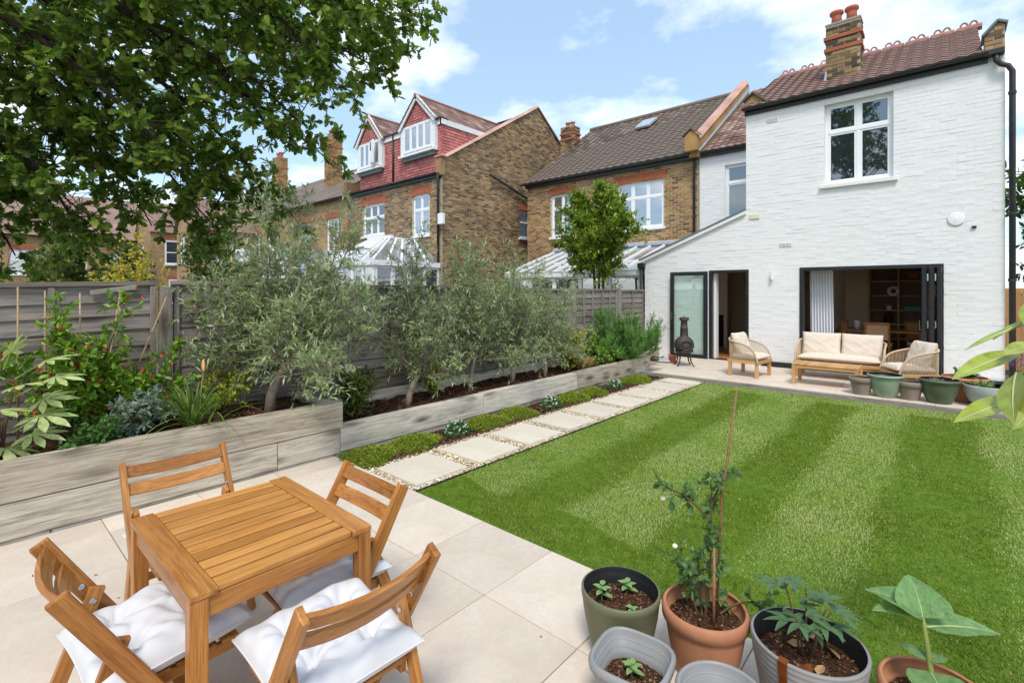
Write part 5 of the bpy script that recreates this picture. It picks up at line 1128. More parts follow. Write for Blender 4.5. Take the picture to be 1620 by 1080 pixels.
def cslat(name, y0, y1, c, up, bow, h, t, mat, parent, n=10):
    """curved back slat between two posts, bowed by `bow` along -X"""
    V = []; F = []; up = Vector(up).normalized(); nx = Vector((up.z, 0, -up.x))
    for i in range(n + 1):
        u = i / n; y = y0 + (y1 - y0) * u; s = -bow * (1 - (2 * u - 1) ** 2); p = Vector((c[0], y, c[1])) + nx * s
        for a, b in ((-1, -1), (1, -1), (1, 1), (-1, 1)): V.append(p + nx * (a * t / 2) + up * (b * h / 2))
    for i in range(n):
        for k in range(4): F.append((4 * i + k, 4 * i + (k + 1) % 4, 4 * i + 4 + (k + 1) % 4, 4 * i + 4 + k))
    F.append((3, 2, 1, 0)); m = 4 * n; F.append((m, m + 1, m + 2, m + 3))
    # model with the slat's length on local X so the grain runs along it
    V = [(v[1], v[0] if hasattr(v, '__len__') else v.x, v[2]) for v in V]
    o = MB().add(V, F).build(name, mat, parent, bev=.003); o.matrix_local = Matrix(((0, 1, 0, 0), (1, 0, 0, 0), (0, 0, 1, 0), (0, 0, 0, 1))); return o
def make_chair():
    e = empty('folding_chair'); tk = M['teak']
    A, B = Vector((-.25, 0, .785)), Vector((.21, 0, .0)); dpost = (A - B).normalized()
    def at(z): t = z / .785; return B.x + (A.x - B.x) * t
    for s in (-1, 1):
        y = s * .236; p = plank('back_post', (B.x, y, B.z), (A.x, y, A.z), .024, .058, tk, e, up=(1, 0, .5))
        for z in (.545, .585): MB().lathe([(.011, 0), (.011, .003), (.008, .005), (.003, .005)], 12).build('bolt', M['steel'], p).matrix_local = Matrix.Translation(((z - .3925) / dpost.z, s * .0125, 0.0)) @ Matrix.Rotation(R(-90 * s), 4, 'X')
        q = plank('rear_leg', (-.30, s * .206, 0), (at(.57) + .035, s * .206, .575), .024, .05, tk, e, up=(1, 0, -.5))
        MB().lathe([(.011, 0), (.011, .003), (.008, .005), (.003, .005)], 12).build('bolt', M['steel'], q).matrix_local = Matrix.Translation((.26, s * .0125, 0)) @ Matrix.Rotation(R(-90 * s), 4, 'X')
        plank('seat_rail', (-.15, s * .178, .355), (.26, s * .178, .37), .022, .042, tk, e)
    for z in (.745, .665): cslat('back_slat', -.225, .225, (at(z) + .004, z), dpost, .035, .062, .018, tk, e)
    for k in range(6): plank('seat_slat', (-.125 + k * .072, -.20, .382 + k * .0025), (-.125 + k * .072, .20, .382 + k * .0025), .058, .018, tk, e)
    plank('stretcher', (at(.14), -.225, .14), (at(.14), .225, .14), .02, .04, tk, e); plank('stretcher', (-.25, -.195, .15), (-.25, .195, .15), .02, .04, tk, e)
    return e
ch = make_chair()
spots = [((-2.985, .805, .03), 0, 'slatted folding chair between the table and the sleeper planter'),
         ((-2.14, 1.13, .03), -90, 'slatted folding chair on the lawn side of the wooden table'),
         ((-1.60, .875, .03), 180, 'slatted folding chair with its back turned to the potted plants'),
         ((-2.20, .44, .03), 90, 'slatted folding chair at the table corner farthest from the lawn')]
cl_ = ['white tufted cushion on the chair beside the sleeper planter', 'white tufted cushion on the chair nearest the lawn', 'plump white tufted cushion on the chair nearest the potted plants', 'white tufted cushion on the chair farthest from the lawn']
TU = [(-.10, -.10), (.10, -.10), (-.10, .10), (.10, .10), (0, 0)]
for i, (loc, a, lab) in enumerate(spots):
    c = ch if i == 0 else copy_tree(ch); c.location = loc; c.rotation_euler = (0, 0, R(a)); tag(c, lab, 'chair', 'folding chairs around the table')
    cu = cushion('seat_cushion', .48, .48, .15, M['fabric_w'], None, 56, TU if i != 3 else TU[:4], .05, .46, .006); tag(cu, cl_[i], 'cushion', 'white chair cushions')
    p = Vector(loc) + Matrix.Rotation(R(a), 3, 'Z') @ Vector((.05, 0, .448)); cu.location = p; cu.rotation_euler = (R(random.uniform(-2, 2)), R(-3), R(a + random.uniform(-4, 4)))
def slat_table(name, loc, sx, sy, h, nsl, mat, label, axis='y', leg=.055, end=.085, ap=.07):
    e = empty(name, loc, 0, label, 'table'); hx, hy = sx / 2, sy / 2
    if axis == 'y':
        for s in (-1, 1): plank('end_board', (-hx, s * (hy - end / 2), h - .012), (hx, s * (hy - end / 2), h - .012), end, .024, mat, e)
        w_ = (sx - .012) / nsl
        for i in range(nsl): x = -hx + .006 + w_ * (i + .5); plank('slat', (x, -hy + end + .002, h - .012), (x, hy - end - .002, h - .012), w_ - .014, .022, M['teak_slat'], e)
    else:
        w_ = sx / nsl
        for i in range(nsl): x = -hx + w_ * (i + .5); plank('slat', (x, -hy, h - .010), (x, hy, h - .010), w_ - .008, .020, mat, e)
    for s in (-1, 1):
        plank('apron', (-hx + leg, s * (hy - .022), h - .025 - ap / 2), (hx - leg, s * (hy - .022), h - .025 - ap / 2), .022, ap, mat, e); plank('apron', (s * (hx - .022), -hy + leg, h - .025 - ap / 2), (s * (hx - .022), hy - leg, h - .025 - ap / 2), .022, ap, mat, e)
        for t_ in (-1, 1): plank('leg', (s * (hx - leg / 2 - .002), t_ * (hy - leg / 2 - .002), 0), (s * (hx - leg / 2 - .002), t_ * (hy - leg / 2 - .002), h - .025), leg, leg, mat, e)
    return e
slat_table('garden_table', (-2.245, .83, .03), .83, .67, .70, 11, M['teak'], 'oiled slatted wooden table between four folding chairs')
slat_table('coffee_table', (-1.58, 9.985, TZ), .97, .53, .36, 17, M['teak_light'], 'low slatted teak coffee table in front of the outdoor sofa', 'x', .055, ap=.05)
def rope_seat(name, loc, rz, W_, label, cat, cush, D_=.60):
    """teak base, rope-wrapped curved rail; faces -Y before rotation"""
    e = empty(name, loc, rz, label, cat); hw, hd = W_ / 2, D_ / 2; m = M['teak_light']
    for s in (-1, 1):
        plank('leg', (s * (hw - .035), -hd + .05, 0), (s * (hw - .035), -hd + .05, .27), .05, .055, m, e); plank('leg', (s * (hw - .035), hd - .05, 0), (s * (hw - .035), hd - .05, .27), .05, .055, m, e)
        plank('side_rail', (s * (hw - .03), -hd + .02, .285), (s * (hw - .03), hd - .02, .285), .045, .055, m, e)
    plank('front_rail', (-hw, -hd + .03, .288), (hw, -hd + .03, .288), .045, .055, m, e); plank('rear_rail', (-hw, hd - .03, .288), (hw, hd - .03, .288), .045, .055, m, e)
    box('seat_board', -hw + .05, hw - .05, -hd + .06, hd - .06, .29, .308, m, e)
    # plan path of the rail: front right -> round the back -> front left
    r = .13; pts = [];
    for t_ in np.linspace(0, 1, 9): pts.append((hw, -hd + .02 + t_ * (2 * hd - .02 - r)))
    for a in np.linspace(0, math.pi / 2, 7)[1:]: pts.append((hw - r + r * math.cos(a), hd - r + r * math.sin(a)))
    half = pts; full = half + [(-x, y) for x, y in half[::-1]]
    P = np.array(full); s = np.concatenate([[0], np.cumsum(np.linalg.norm(np.diff(P, axis=0), axis=1))]); S = s[-1]
    def zr(d):
        d = min(d, S - d); return .31 + .27 * (1 - math.exp(-d / .07)) + .14 * min(1, d / (2 * hd + .1)) ** 1.2
    def pt(d): return (np.interp(d, s, P[:, 0]), np.interp(d, s, P[:, 1]))
    rail = [(*pt(d), zr(d)) for d in np.linspace(0, S, 60)]
    MB().tube([(rail[0][0], rail[0][1], .27)] + rail + [(rail[-1][0], rail[-1][1], .27)], .017, 8).build('arm_rail', M['rope'], e, smooth=True)
    paths = []; k = int(S / .020)
    for i in range(1, k):
        d = S * i / k; x, y = pt(d); x2 = max(-hw + .02, min(hw - .02, x * .985)); y2 = min(y, hd - .02) * .985
        paths.append([(x2, y2, .30), ((x + x2) / 2 * 1.006, (y + y2) / 2 * 1.006, (.3 + zr(d)) / 2), (x, y, zr(d))])
    v, f = thin_tubes(np.array(paths), np.full(len(paths), .0046), .0046, 5); obj('rope_weave', npmesh('rope_weave', v, [f]), M['rope'], e, smooth=True, kind='stuff')
    return e
def fat_cushion(name, sx, sy, th, parent, loc, rot, mat=None):
    o = cushion(name, sx, sy, th, mat or M['fabric_b'], parent, 28, (), .03, .28, .0025); o.location = loc; o.rotation_euler = rot; return o
a1 = rope_seat('armchair', (-2.88, 10.17, TZ), R(82), .62, 'rope-sided armchair standing alone by the open glazed door', 'armchair', 1)
fat_cushion('seat_cushion', .54, .52, .14, a1, (0, -.02, .375), (0, 0, 0)); fat_cushion('back_cushion', .50, .44, .17, a1, (0, .17, .60), (R(72), 0, 0))
a2 = rope_seat('armchair', (-.48, 10.27, TZ), R(-62), .62, 'rope-sided armchair angled beside the folded door leaves', 'armchair', 1)
fat_cushion('seat_cushion', .54, .52, .14, a2, (0, -.02, .375), (0, 0, 0)); fat_cushion('back_cushion', .50, .44, .18, a2, (0, .17, .60), (R(70), 0, R(4)))
sf = rope_seat('sofa', (-1.52, 10.90, TZ), 0, 1.36, 'two-seat rope and teak sofa with beige cushions', 'sofa', 2)
fat_cushion('seat_cushion', 1.28, .54, .15, sf, (0, -.02, .38), (0, 0, 0))
for s in (-1, 1): fat_cushion('back_cushion', .63, .44, .17, sf, (s * .32, .17, .61), (R(74), 0, R(-s * 2)))
# chimenea
cm = empty('chimenea', (-4.33, 10.55, TZ), R(35), 'dark cast iron chimenea standing before the glazed door', 'chimenea'); ir = M['iron']
MB().lathe([(.10, .30), (.17, .33), (.205, .40), (.21, .47), (.185, .55), (.13, .61), (.09, .635), (.085, .66), (.078, .80), (.083, .805), (.083, .82), (.076, .825), (.068, .97), (.095, .985), (.10, 1.0), (.10, 1.04), (.085, 1.045), (.06, 1.045), (.055, .9)], 28).build('body', ir, cm, smooth=True)
MB().tube([(.13 * math.cos(a), -.19 - .012, .455 + .10 * math.sin(a)) for a in np.linspace(0, 6.2832, 25)], .016, 8).build('mouth_rim', ir, cm, smooth=True)
MB().lathe([(.118, 0), (.118, .02), (.0, .021)], 24).build('mouth', M['blackin'], cm).matrix_local = Matrix.Translation((0, -.178, .455)) @ Matrix.Rotation(R(90), 4, 'X')
MB().lathe([(.08, .27), (.15, .275), (.19, .30), (.20, .33), (.17, .33)], 24).build('bowl', ir, cm, smooth=True); MB().bx(-.12, .12, -.27, -.16, .325, .34).build('ash_tray', ir, cm, bev=.004)
for k in range(4):
    a = R(45 + 90 * k); c_, s_ = math.cos(a), math.sin(a); MB().tube([(c_ * .10, s_ * .10, .30), (c_ * .15, s_ * .15, .22), (c_ * .17, s_ * .17, .10), (c_ * .23, s_ * .23, .012), (c_ * .25, s_ * .25, .008)], [.02, .018, .015, .013, .016], 8).build('leg', ir, cm, smooth=True)
MB().lathe([(.1, 1.045), (.02, 1.06), (.008, 1.075), (.008, 1.09)], 20).build('cap', ir, cm, smooth=True)
# door mat, shoes, little pot
mt = box('door_mat', -5.18, -4.72, 10.62, 10.98, TZ + .001, TZ + .018, pm('coir_mat', s2l('8a5a3e'), .95, .3, 60, .8, 200), bev=.004); tag(mt, 'brown coir mat on the terrace by the planter', 'mat')
def shoe(x, y, rz, mat, sole, label):
    e = empty('shoe', (x, y, TZ + .019), rz, label, 'shoe', 'shoes left on the mat')
    P = [(-.13, .032, .07), (-.08, .036, .075), (-.02, .038, .065), (.05, .044, .05), (.10, .042, .042), (.14, .022, .028)]; V = []; F = []; n = 8
    for x_, w_, h_ in P:
        for k in range(n): t_ = math.pi * k / (n - 1); V.append((x_, w_ * math.cos(t_), .014 + h_ * math.sin(t_)))
    for i in range(len(P) - 1):
        for k in range(n - 1): F.append((i * n + k, i * n + k + 1, (i + 1) * n + k + 1, (i + 1) * n + k))
    F.append(tuple(range(n))); F.append(tuple((len(P) - 1) * n + k for k in range(n))[::-1]); MB().add(V, F).build('upper', mat, e, smooth=True)
    MB().prism([(-.14, -.034), (-.05, -.04), (.06, -.047), (.12, -.042), (.155, 0), (.12, .042), (.06, .047), (-.05, .04), (-.14, .034)], 'z', 0, .018).build('sole', sole, e); MB().lathe([(.03, 0), (.032, .01), (.02, .012)], 12, (-.07, 0, .078)).build('opening', M['dark'], e)
bl = pm('blue_shoe', s2l('9fb6c4'), .7, .2, 20); shoe(-4.86, 10.74, R(20), bl, M['wframe'], 'pale blue trainer at the house end of the coir mat' if False else 'pale blue trainer on the coir mat'); shoe(-4.88, 10.86, R(14), bl, M['wframe'], 'pale blue trainer on the coir mat'); shoe(-5.06, 10.74, R(30), M['dark'], M['dark'], 'black shoe on the coir mat'); shoe(-5.08, 10.86, R(24), M['dark'], M['dark'], 'black shoe on the coir mat')

# ------------------------------------------------------------------ pots
def pot(loc, prof, mat, label, soil, inner=None, n=40, sq=None, name='plant_pot', soilr=None, crumbs=350, rz=0, group=None, ribs=0, ledge=False):
    """prof: outer profile [(r,z)] from foot to rim; wall turned inside"""
    e = empty(name, loc, rz, label, 'pot', group); rt, zt = prof[-1]; th = .014
    pr = list(prof)
    if ribs:
        q = []; (r0, z0), (r1, z1) = prof[0], prof[-1]
        for i in range(ribs * 4 + 1): t_ = i / (ribs * 4); q.append((np.interp(z0 + (z1 - z0) * t_, [p[1] for p in prof], [p[0] for p in prof]) + .0022 * math.cos(i * math.pi / 2), z0 + (z1 - z0) * t_))
        pr = q
    inn = [(max(.02, r - th), z) for r, z in prof[::-1] if z > soil - .03]
    ri = np.interp(soil, [p[1] for p in prof], [p[0] for p in prof]) - th
    if ledge: inn = [(rt - th, zt - .004), (rt - th - .004, zt - .035), (rt - th - .014, zt - .040), (rt - th - .016, zt - .068), (rt - th - .026, zt - .073)]
    bl_ = MB().lathe(pr + [(rt - .004, zt + .004), (rt - th + .004, zt + .004)] + ([] if inner else inn + [(ri + .001, soil - .02)]), n, sq=sq); bl_.f.pop(); bl_.build('body', mat, e, smooth=True)
    ri = np.interp(soil, [p[1] for p in prof], [p[0] for p in prof]) - th
    if inner:
        i2 = MB(); i2.lathe([(rt - th + .003, zt + .003), (rt - th, zt - .01)] + [(r - th, z) for r, z in prof[::-1][1:] if z > soil - .02] + [(ri, soil - .02)], n, sq=sq); i2.f = i2.f[:-2]; i2.build('inner_wall', inner, e, smooth=True)
    # uneven soil
    k = 14; V = [(0, 0, soil + .012)]; F = []
    for j in range(1, k + 1):
        for i in range(n):
            t_ = 2 * math.pi * i / n; q = 1
            if sq: q = 1 / (abs(math.cos(t_)) ** sq + abs(math.sin(t_)) ** sq) ** (1 / sq)
            rr = ri * q * j / k; V.append((rr * math.cos(t_), rr * math.sin(t_), soil + .012 * (1 - (j / k) ** 2) + random.gauss(0, .0035)))
    for i in range(n): F.append((0, 1 + i, 1 + (i + 1) % n))
    for j in range(k - 1):
        for i in range(n): a = 1 + j * n + i; b = 1 + j * n + (i + 1) % n; F.append((a, a + n, b + n, b))
    so_ = MB().add(V, F).build('soil', M['soil'], e, smooth=True)
    if crumbs:
        m = crumbs; a = RNG.uniform(0, 6.28, m); rr = ri * .96 * np.sqrt(RNG.random(m)) * (1.0 if not sq else 1.05)
        scatter('soil_crumbs', rr * np.cos(a), rr * np.sin(a), soil + .012 * (1 - (rr / ri) ** 2) + .003, .003, .009, M['crumb'], e)
    return e
PZ0 = .03
p1 = pot((-1.15, 2.06, PZ0), [(.115, 0), (.125, .01), (.150, .10), (.170, .20), (.178, .27), (.181, .275), (.181, .30)], M['olivepot'], 'olive green plastic pot with seedlings and a black plant tag', .225, M['blackin'], crumbs=500)
p2 = pot((-.815, 2.215, PZ0), [(.120, 0), (.129, .01), (.153, .12), (.166, .20), (.168, .225), (.183, .235), (.185, .275), (.178, .285)], M['terra'], 'wide terracotta pot holding the staked rose', .225, crumbs=600)
p3 = pot((-.93, 1.76, PZ0), [(.10, 0), (.108, .01), (.122, .12), (.136, .20), (.138, .225), (.152, .23), (.154, .252), (.148, .258)], M['greypot'], 'rounded square grey plastic pot with one small seedling', .155, ledge=True, crumbs=500, sq=3.4, rz=R(8))
p4 = pot((-.605, 1.81, PZ0), [(.10, 0), (.108, .01), (.128, .12), (.142, .20), (.144, .225), (.158, .23), (.16, .252), (.154, .258)], M['greypot'], 'round grey plastic pot with one seedling at the front', .150, ledge=True, crumbs=400)
for pp_, ro_, sq_ in ((p3, .122, 3.4), (p4, .129, None)):
    for z, dr in ((.222, .008), (.196, 0)):
        pts = []
        for k in range(49):
            t_ = 2 * math.pi * k / 48; q = 1 / (abs(math.cos(t_)) ** sq_ + abs(math.sin(t_)) ** sq_) ** (1 / sq_) if sq_ else 1
            pts.append(((ro_ + dr) * q * math.cos(t_), (ro_ + dr) * q * math.sin(t_), z))
        MB().tube(pts, .0045, 6, False).build('inner_ledge', M['greypot'], pp_, smooth=True)
p5 = pot((-.42, 2.25, PZ0), [(.146, 0), (.155, .01), (.177, .12), (.196, .22), (.203, .28), (.205, .30)], M['ribpot'], 'large ribbed grey pot with a peony and a strip of copper tape', .215, M['blackin'], 48, crumbs=700, ribs=13)
p6 = pot((-.035, 2.315, PZ0), [(.114, 0), (.123, .01), (.142, .12), (.154, .20), (.156, .215), (.168, .222), (.17, .262), (.164, .27)], M['terra'], 'terracotta pot holding the young sunflower', .20, crumbs=400)
def strip(pts, w_, mat, parent, name):
    V = []; F = []
    for i, p in enumerate(pts):
        d = Vector(pts[min(i + 1, len(pts) - 1)]) - Vector(pts[max(0, i - 1)]); sd = d.cross(Vector((0, 0, 1)));
        if sd.length < 1e-6: sd = Vector((1, 0, 0))
        sd = sd.normalized() * w_ / 2; V += [tuple(Vector(p) - sd), tuple(Vector(p) + sd)]
    for i in range(len(pts) - 1): F.append((2 * i, 2 * i + 1, 2 * i + 3, 2 * i + 2))
    return MB().add(V, F).build(name, mat, parent)
tp_ = MB().add([(-.02, -.2105, .302), (.015, -.2105, .302), (.012, -.196, .17), (-.016, -.196, .17), (-.02, -.186, .308), (.015, -.186, .308), (.03, -.14, .235), (-.02, -.13, .235), (.05, -.05, .232), (.02, -.03, .232)], [(0, 1, 2, 3), (0, 4, 5, 1), (4, 7, 6, 5), (7, 9, 8, 6)]).build('copper_tape', M['copper'], p5); tp_.rotation_euler = (0, 0, R(-12))
MB().bx(-.075, -.06, -.035, -.03, .20, .29).build('plant_tag', M['black'], p1)
for (x, y, a) in ((-.08, .03, .3), (.05, -.09, 1.5), (.10, .06, 2.4), (-.02, .12, .9)):   # dry leaves on the peony's soil
    o = obj('dry_leaf', leaf_mesh('dry_leaf', np.array([(x, y, .238)]), np.array([(math.cos(a), math.sin(a), .1)]), [.07], 'ovate'), pm('dry_leaf%d' % int(a * 10), s2l('b9946a'), .8, .2), p5)
# row of pots on the edge of the terrace
GP = None
pot((-1.03, 9.47, TZ), [(.105, 0), (.11, .01), (.145, .17), (.146, .19), (.166, .20), (.168, .265), (.162, .27)], M['taupepot'], 'taupe clay pot at the table end of the pot row', .235, crumbs=0)
pot((-.73, 9.50, TZ), [(.12, 0), (.13, .01), (.18, .12), (.21, .24), (.215, .30), (.232, .31), (.234, .335), (.226, .34)], M['sagepot'], 'pale sage green rounded pot between two taupe pots', .27, M['blackin'], crumbs=0)
pot((-.43, 9.50, TZ), [(.10, 0), (.105, .01), (.143, .17), (.144, .19), (.166, .20), (.168, .265), (.162, .27)], M['taupepot'], 'taupe clay pot between the two green pots', .235, crumbs=0)
pot((-.10, 9.51, TZ), [(.13, 0), (.14, .01), (.19, .12), (.215, .24), (.22, .30), (.24, .31), (.242, .335), (.234, .34)], M['greenpot'], 'dark green glazed pot in the row on the terrace edge', .27, M['blackin'], crumbs=0)
pot((.18, 9.93, TZ), [(.16, 0), (.17, .01), (.22, .15), (.245, .28), (.248, .30), (.268, .31), (.27, .35), (.262, .355)], M['terra'], 'terracotta pot with a rosette plant behind the green pot', .31, crumbs=0)
pot((.42, 9.62, TZ), [(.13, 0), (.16, .01), (.22, .10), (.26, .20), (.275, .29), (.272, .30)], M['bowl'], 'pale grey speckled bowl planter at the end of the pot row', .24, M['blackin'], crumbs=0)
pot((.92, 9.75, TZ), [(.12, 0), (.13, .01), (.17, .2), (.185, .28), (.18, .29)], M['terra'], 'terracotta pot of lavender by the house corner', .25, crumbs=0)
pot((-4.70, 10.80, TZ), [(.06, 0), (.065, .01), (.085, .13), (.095, .135), (.095, .16), (.09, .165)], M['terra_red'], 'small red terracotta pot beside the chimenea', .13, crumbs=0)
# ------------------------------------------------------------------ plants
def V3(*a): return np.array(a, float)
LM = {
 'oak': leafmat('oak_leaves', [s2l('3a521e'), s2l('54702a'), s2l('728a36'), s2l('9aaa50')], .5, .4, .4),
 'olive': leafmat('olive_leaves', [s2l('5a7238'), s2l('768a4c'), s2l('90a264'), s2l('b4bf86')], .28, .5, .35, under=s2l('bcc2a4')),
 'bay': leafmat('bay_leaves', [s2l('46661e'), s2l('6a8a2a'), s2l('95ac36'), s2l('b8c250')], .35, .35, .5),
 'rosemary': leafmat('rosemary_needles', [s2l('4f7c38'), s2l('649446'), s2l('7aa856'), s2l('92b86a')], .25, .5, .3),
 'quince': leafmat('glossy_leaves', [s2l('4e7a1e'), s2l('6a9628'), s2l('86ad38'), s2l('a8b84a')], .35, .35, .5),
 'fatsia': leafmat('variegated_leaves', [s2l('b0c47c'), s2l('cbd692'), s2l('e2e4ae')], .35, .4, .4, vein=30),
 'spurge': leafmat('grey_green_leaves', [s2l('6d8070'), s2l('83957f'), s2l('9aa894')], .2, .6, .2),
 'strap': leafmat('strap_leaves', [s2l('4d6b2e'), s2l('64823a'), s2l('8a9a50')], .3, .45, .4),
 'golden': leafmat('golden_leaves', [s2l('8a9a2a'), s2l('b0b038'), s2l('c8c04a'), s2l('6f8a2c')], .35, .45, .3),
 'yellow': leafmat('yellow_leaves', [s2l('d8c448'), s2l('e2d060'), s2l('c0b038')], .35, .5, .3),
 'dark': leafmat('dark_shrub_leaves', [s2l('3c5228'), s2l('4f6832'), s2l('6a7a38'), s2l('a08c3c')], .25, .5, .3),
 'mat': leafmat('thyme_leaves', [s2l('6b8028'), s2l('85982e'), s2l('a0ac38'), s2l('8a8a34')], .3, .5, .3),
 'candy': leafmat('candytuft_leaves', [s2l('3f6430'), s2l('54803c')], .25, .5, .3),
 'white': leafmat('white_petals', [(.85, .85, .82), (.9, .9, .88)], .2, .6, .2),
 'red': leafmat('red_petals', [s2l('b83028'), s2l('d0463a'), s2l('d86a4a')], .25, .5, .3),
 'purple': leafmat('purple_petals', [s2l('6a4a90'), s2l('7c5aa4'), s2l('54387a')], .25, .5, .2),
 'straw': leafmat('straw_blades', [s2l('b08a50'), s2l('c8a468'), s2l('9a7a44')], .2, .7, .2),
 'rose': leafmat('rose_leaves', [s2l('4a6a3a'), s2l('5f8048'), s2l('76925a')], .3, .4, .4),
 'peony': leafmat('peony_leaves', [s2l('3f5c38'), s2l('527048'), s2l('6a8458')], .25, .4, .45),
 'seed': leafmat('seedling_leaves', [s2l('6f9a58'), s2l('8ab070'), s2l('a6bf6a')], .3, .45, .3),
 'sun': leafmat('sunflower_leaf', [s2l('6f9458'), s2l('7da066')], .3, .5, .3, vein=45),
 'magnolia': leafmat('magnolia_leaf', [s2l('94a236'), s2l('adb64a')], .3, .3, .5, under=s2l('a8803c'), vein=14),
 'tree': leafmat('far_tree_leaves', [s2l('33501f'), s2l('44662a'), s2l('587a34')], .3, .5, .3),
}
def plant(name, loc, label, cat='shrub', group=None): return empty(name, loc, 0, label, cat, group)
# ---- olive trees
def olive(x, y, z0, trunk_h, H_, rad, ntw, label, lean=(0, 0), n_l=9, tr=.04, seed=1, lpt=17, sq=1.0):
    global RNG
    RNG = np.random.default_rng(seed); e = plant('olive_tree', (x, y, z0), label, 'tree'); th = trunk_h
    MB().tube([(0, 0, -.05), (.02, .01, th * .35), (-.015 + lean[0] * .4, .02 + lean[1] * .4, th * .7), (lean[0], lean[1], th)], [tr * 1.25, tr, tr * .9, tr * .8], 10).build('trunk', M['bark_olive'], e, smooth=True)
    limbs = []; rr = []
    for i in range(n_l):
        a = 2 * math.pi * (i + RNG.random() * .8) / n_l; hgt = H_ * (.10 + .90 * ((i * 5) % n_l) / n_l); rd = rad * (.95 - .55 * (hgt / H_)) * (.75 + .5 * RNG.random()) * sq
        b = V3(lean[0], lean[1], th * (.8 + .2 * RNG.random())); t_ = V3(lean[0] + math.cos(a) * rd, lean[1] + math.sin(a) * rd, th * .6 + hgt)
        limbs.append(bez(b, b + V3(math.cos(a) * rd * .7, math.sin(a) * rd * .7, (hgt) * .35), t_, 9)); rr.append((tr * .45, .004))
        for k in range(2):
            p = limbs[-1][3 + 2 * k]; a2 = a + RNG.normal(0, .9); limbs.append(bez(p, p + V3(math.cos(a2) * rd * .25, math.sin(a2) * rd * .25, hgt * .12), p + V3(math.cos(a2) * rd * .5, math.sin(a2) * rd * .5, hgt * .32 * RNG.uniform(.1, 1.2)), 6)); rr.append((tr * .22, .003))
    foliage(e, limbs, int(ntw * 1.5), .32, lpt, .068, 'lance', LM['olive'], M['bark_olive'], (0, 0, .35), .95, .05, .0022, 1.0, .08, leafang=.75, limbr=rr)
    return e
olive(-5.12, 2.08, .50, .50, 2.05, .85, 800, 'large bushy olive tree in the two-sleeper planter', (.02, .20), 13, .045, 11)
olive(-5.15, 3.80, .25, .40, 2.05, .48, 260, 'slim olive tree with a leaning trunk beside the gold-tipped shrub', (-.05, .25), 8, .04, 12)
olive(-5.22, 4.95, .25, .45, 2.15, .60, 340, 'tall feathery olive tree in the middle of the low planter', (0, .1), 9, .035, 13)
olive(-5.2, 5.85, .25, .45, 2.05, .60, 320, 'feathery olive tree beside the tallest olive of the low planter', (0, .05), 9, .035, 14)
olive(-5.2, 6.70, .25, .40, 1.85, .52, 250, 'small olive tree beside the yellow-green shrub', (0, .05), 8, .03, 15)
RNG = np.random.default_rng(99)
def bush(name, loc, rad, H_, label, lm, kind, ls, ntw, lpt, tl, nl=8, bias=(0, 0, .5), cat='shrub', leafang=.8, lw=1.0, bmat=None, spread=.8, droop=0, tip=False, roll=None, group=None):
    e = plant(name, loc, label, cat, group); limbs = []
    for i in range(nl):
        a = 2 * math.pi * (i + RNG.random()) / nl; r = rad * (.3 + .6 * RNG.random()); h = H_ * (.55 + .4 * RNG.random()) * (1 - .35 * (r / rad) ** 2)
        limbs.append(bez(V3(0, 0, 0), V3(math.cos(a) * r * .3, math.sin(a) * r * .3, h * .5), V3(math.cos(a) * r, math.sin(a) * r, h), 7))
    foliage(e, limbs, ntw, tl, lpt, ls, kind, lm, bmat or M['stem_brown'], bias, spread, droop, .002, lw, .1, leafang=leafang, tip=tip, roll=roll); return e
# rosemary: upright needle shoots
e = plant('rosemary_bush', (-5.12, 9.30, .30), 'large bright green rosemary bush spilling over the planter end', 'bush'); limbs = []
for i in range(70):
    a = RNG.uniform(0, 6.28); r = .85 * math.sqrt(RNG.random()); h = (.25 + .95 * RNG.random()) * math.sqrt(max(.12, 1 - .9 * (r / .88) ** 2)); limbs.append(bez(V3(0, 0, 0), V3(math.cos(a) * r * .9, math.sin(a) * r * .95, h * .35), V3(math.cos(a) * r, math.sin(a) * r * 1.1, h), 7))
foliage(e, limbs, 2600, .20, 46, .038, 'needle', LM['rosemary'], M['stem_brown'], (.15, 0, .9), .6, 0, .002, 2.2, .12, leafang=.65)
bush('variegated_shrub', (-5.05, 3.02, .26), .30, .62, 'dense dark shrub with gold tips beyond the largest olive', LM['dark'], 'ovate', .028, 420, 16, .13, 10)
bush('golden_shrub', (-5.22, 7.45, .26), .42, .85, 'yellow-green leafy shrub beside the smallest olive', LM['golden'], 'ovate', .05, 240, 12, .18, 9)
bush('leafy_shrub', (-5.1, 8.25, .26), .45, .55, 'mid green leafy shrub between the golden shrub and the rosemary', LM['quince'], 'ovate', .045, 240, 12, .18, 9, bmat=M['stem_brown'])
bush('leafy_shrub', (-5.35, 4.35, .26), .28, .55, 'low yellow-green shrub at the foot of the slim olives', LM['golden'], 'ovate', .04, 130, 12, .15, 7)
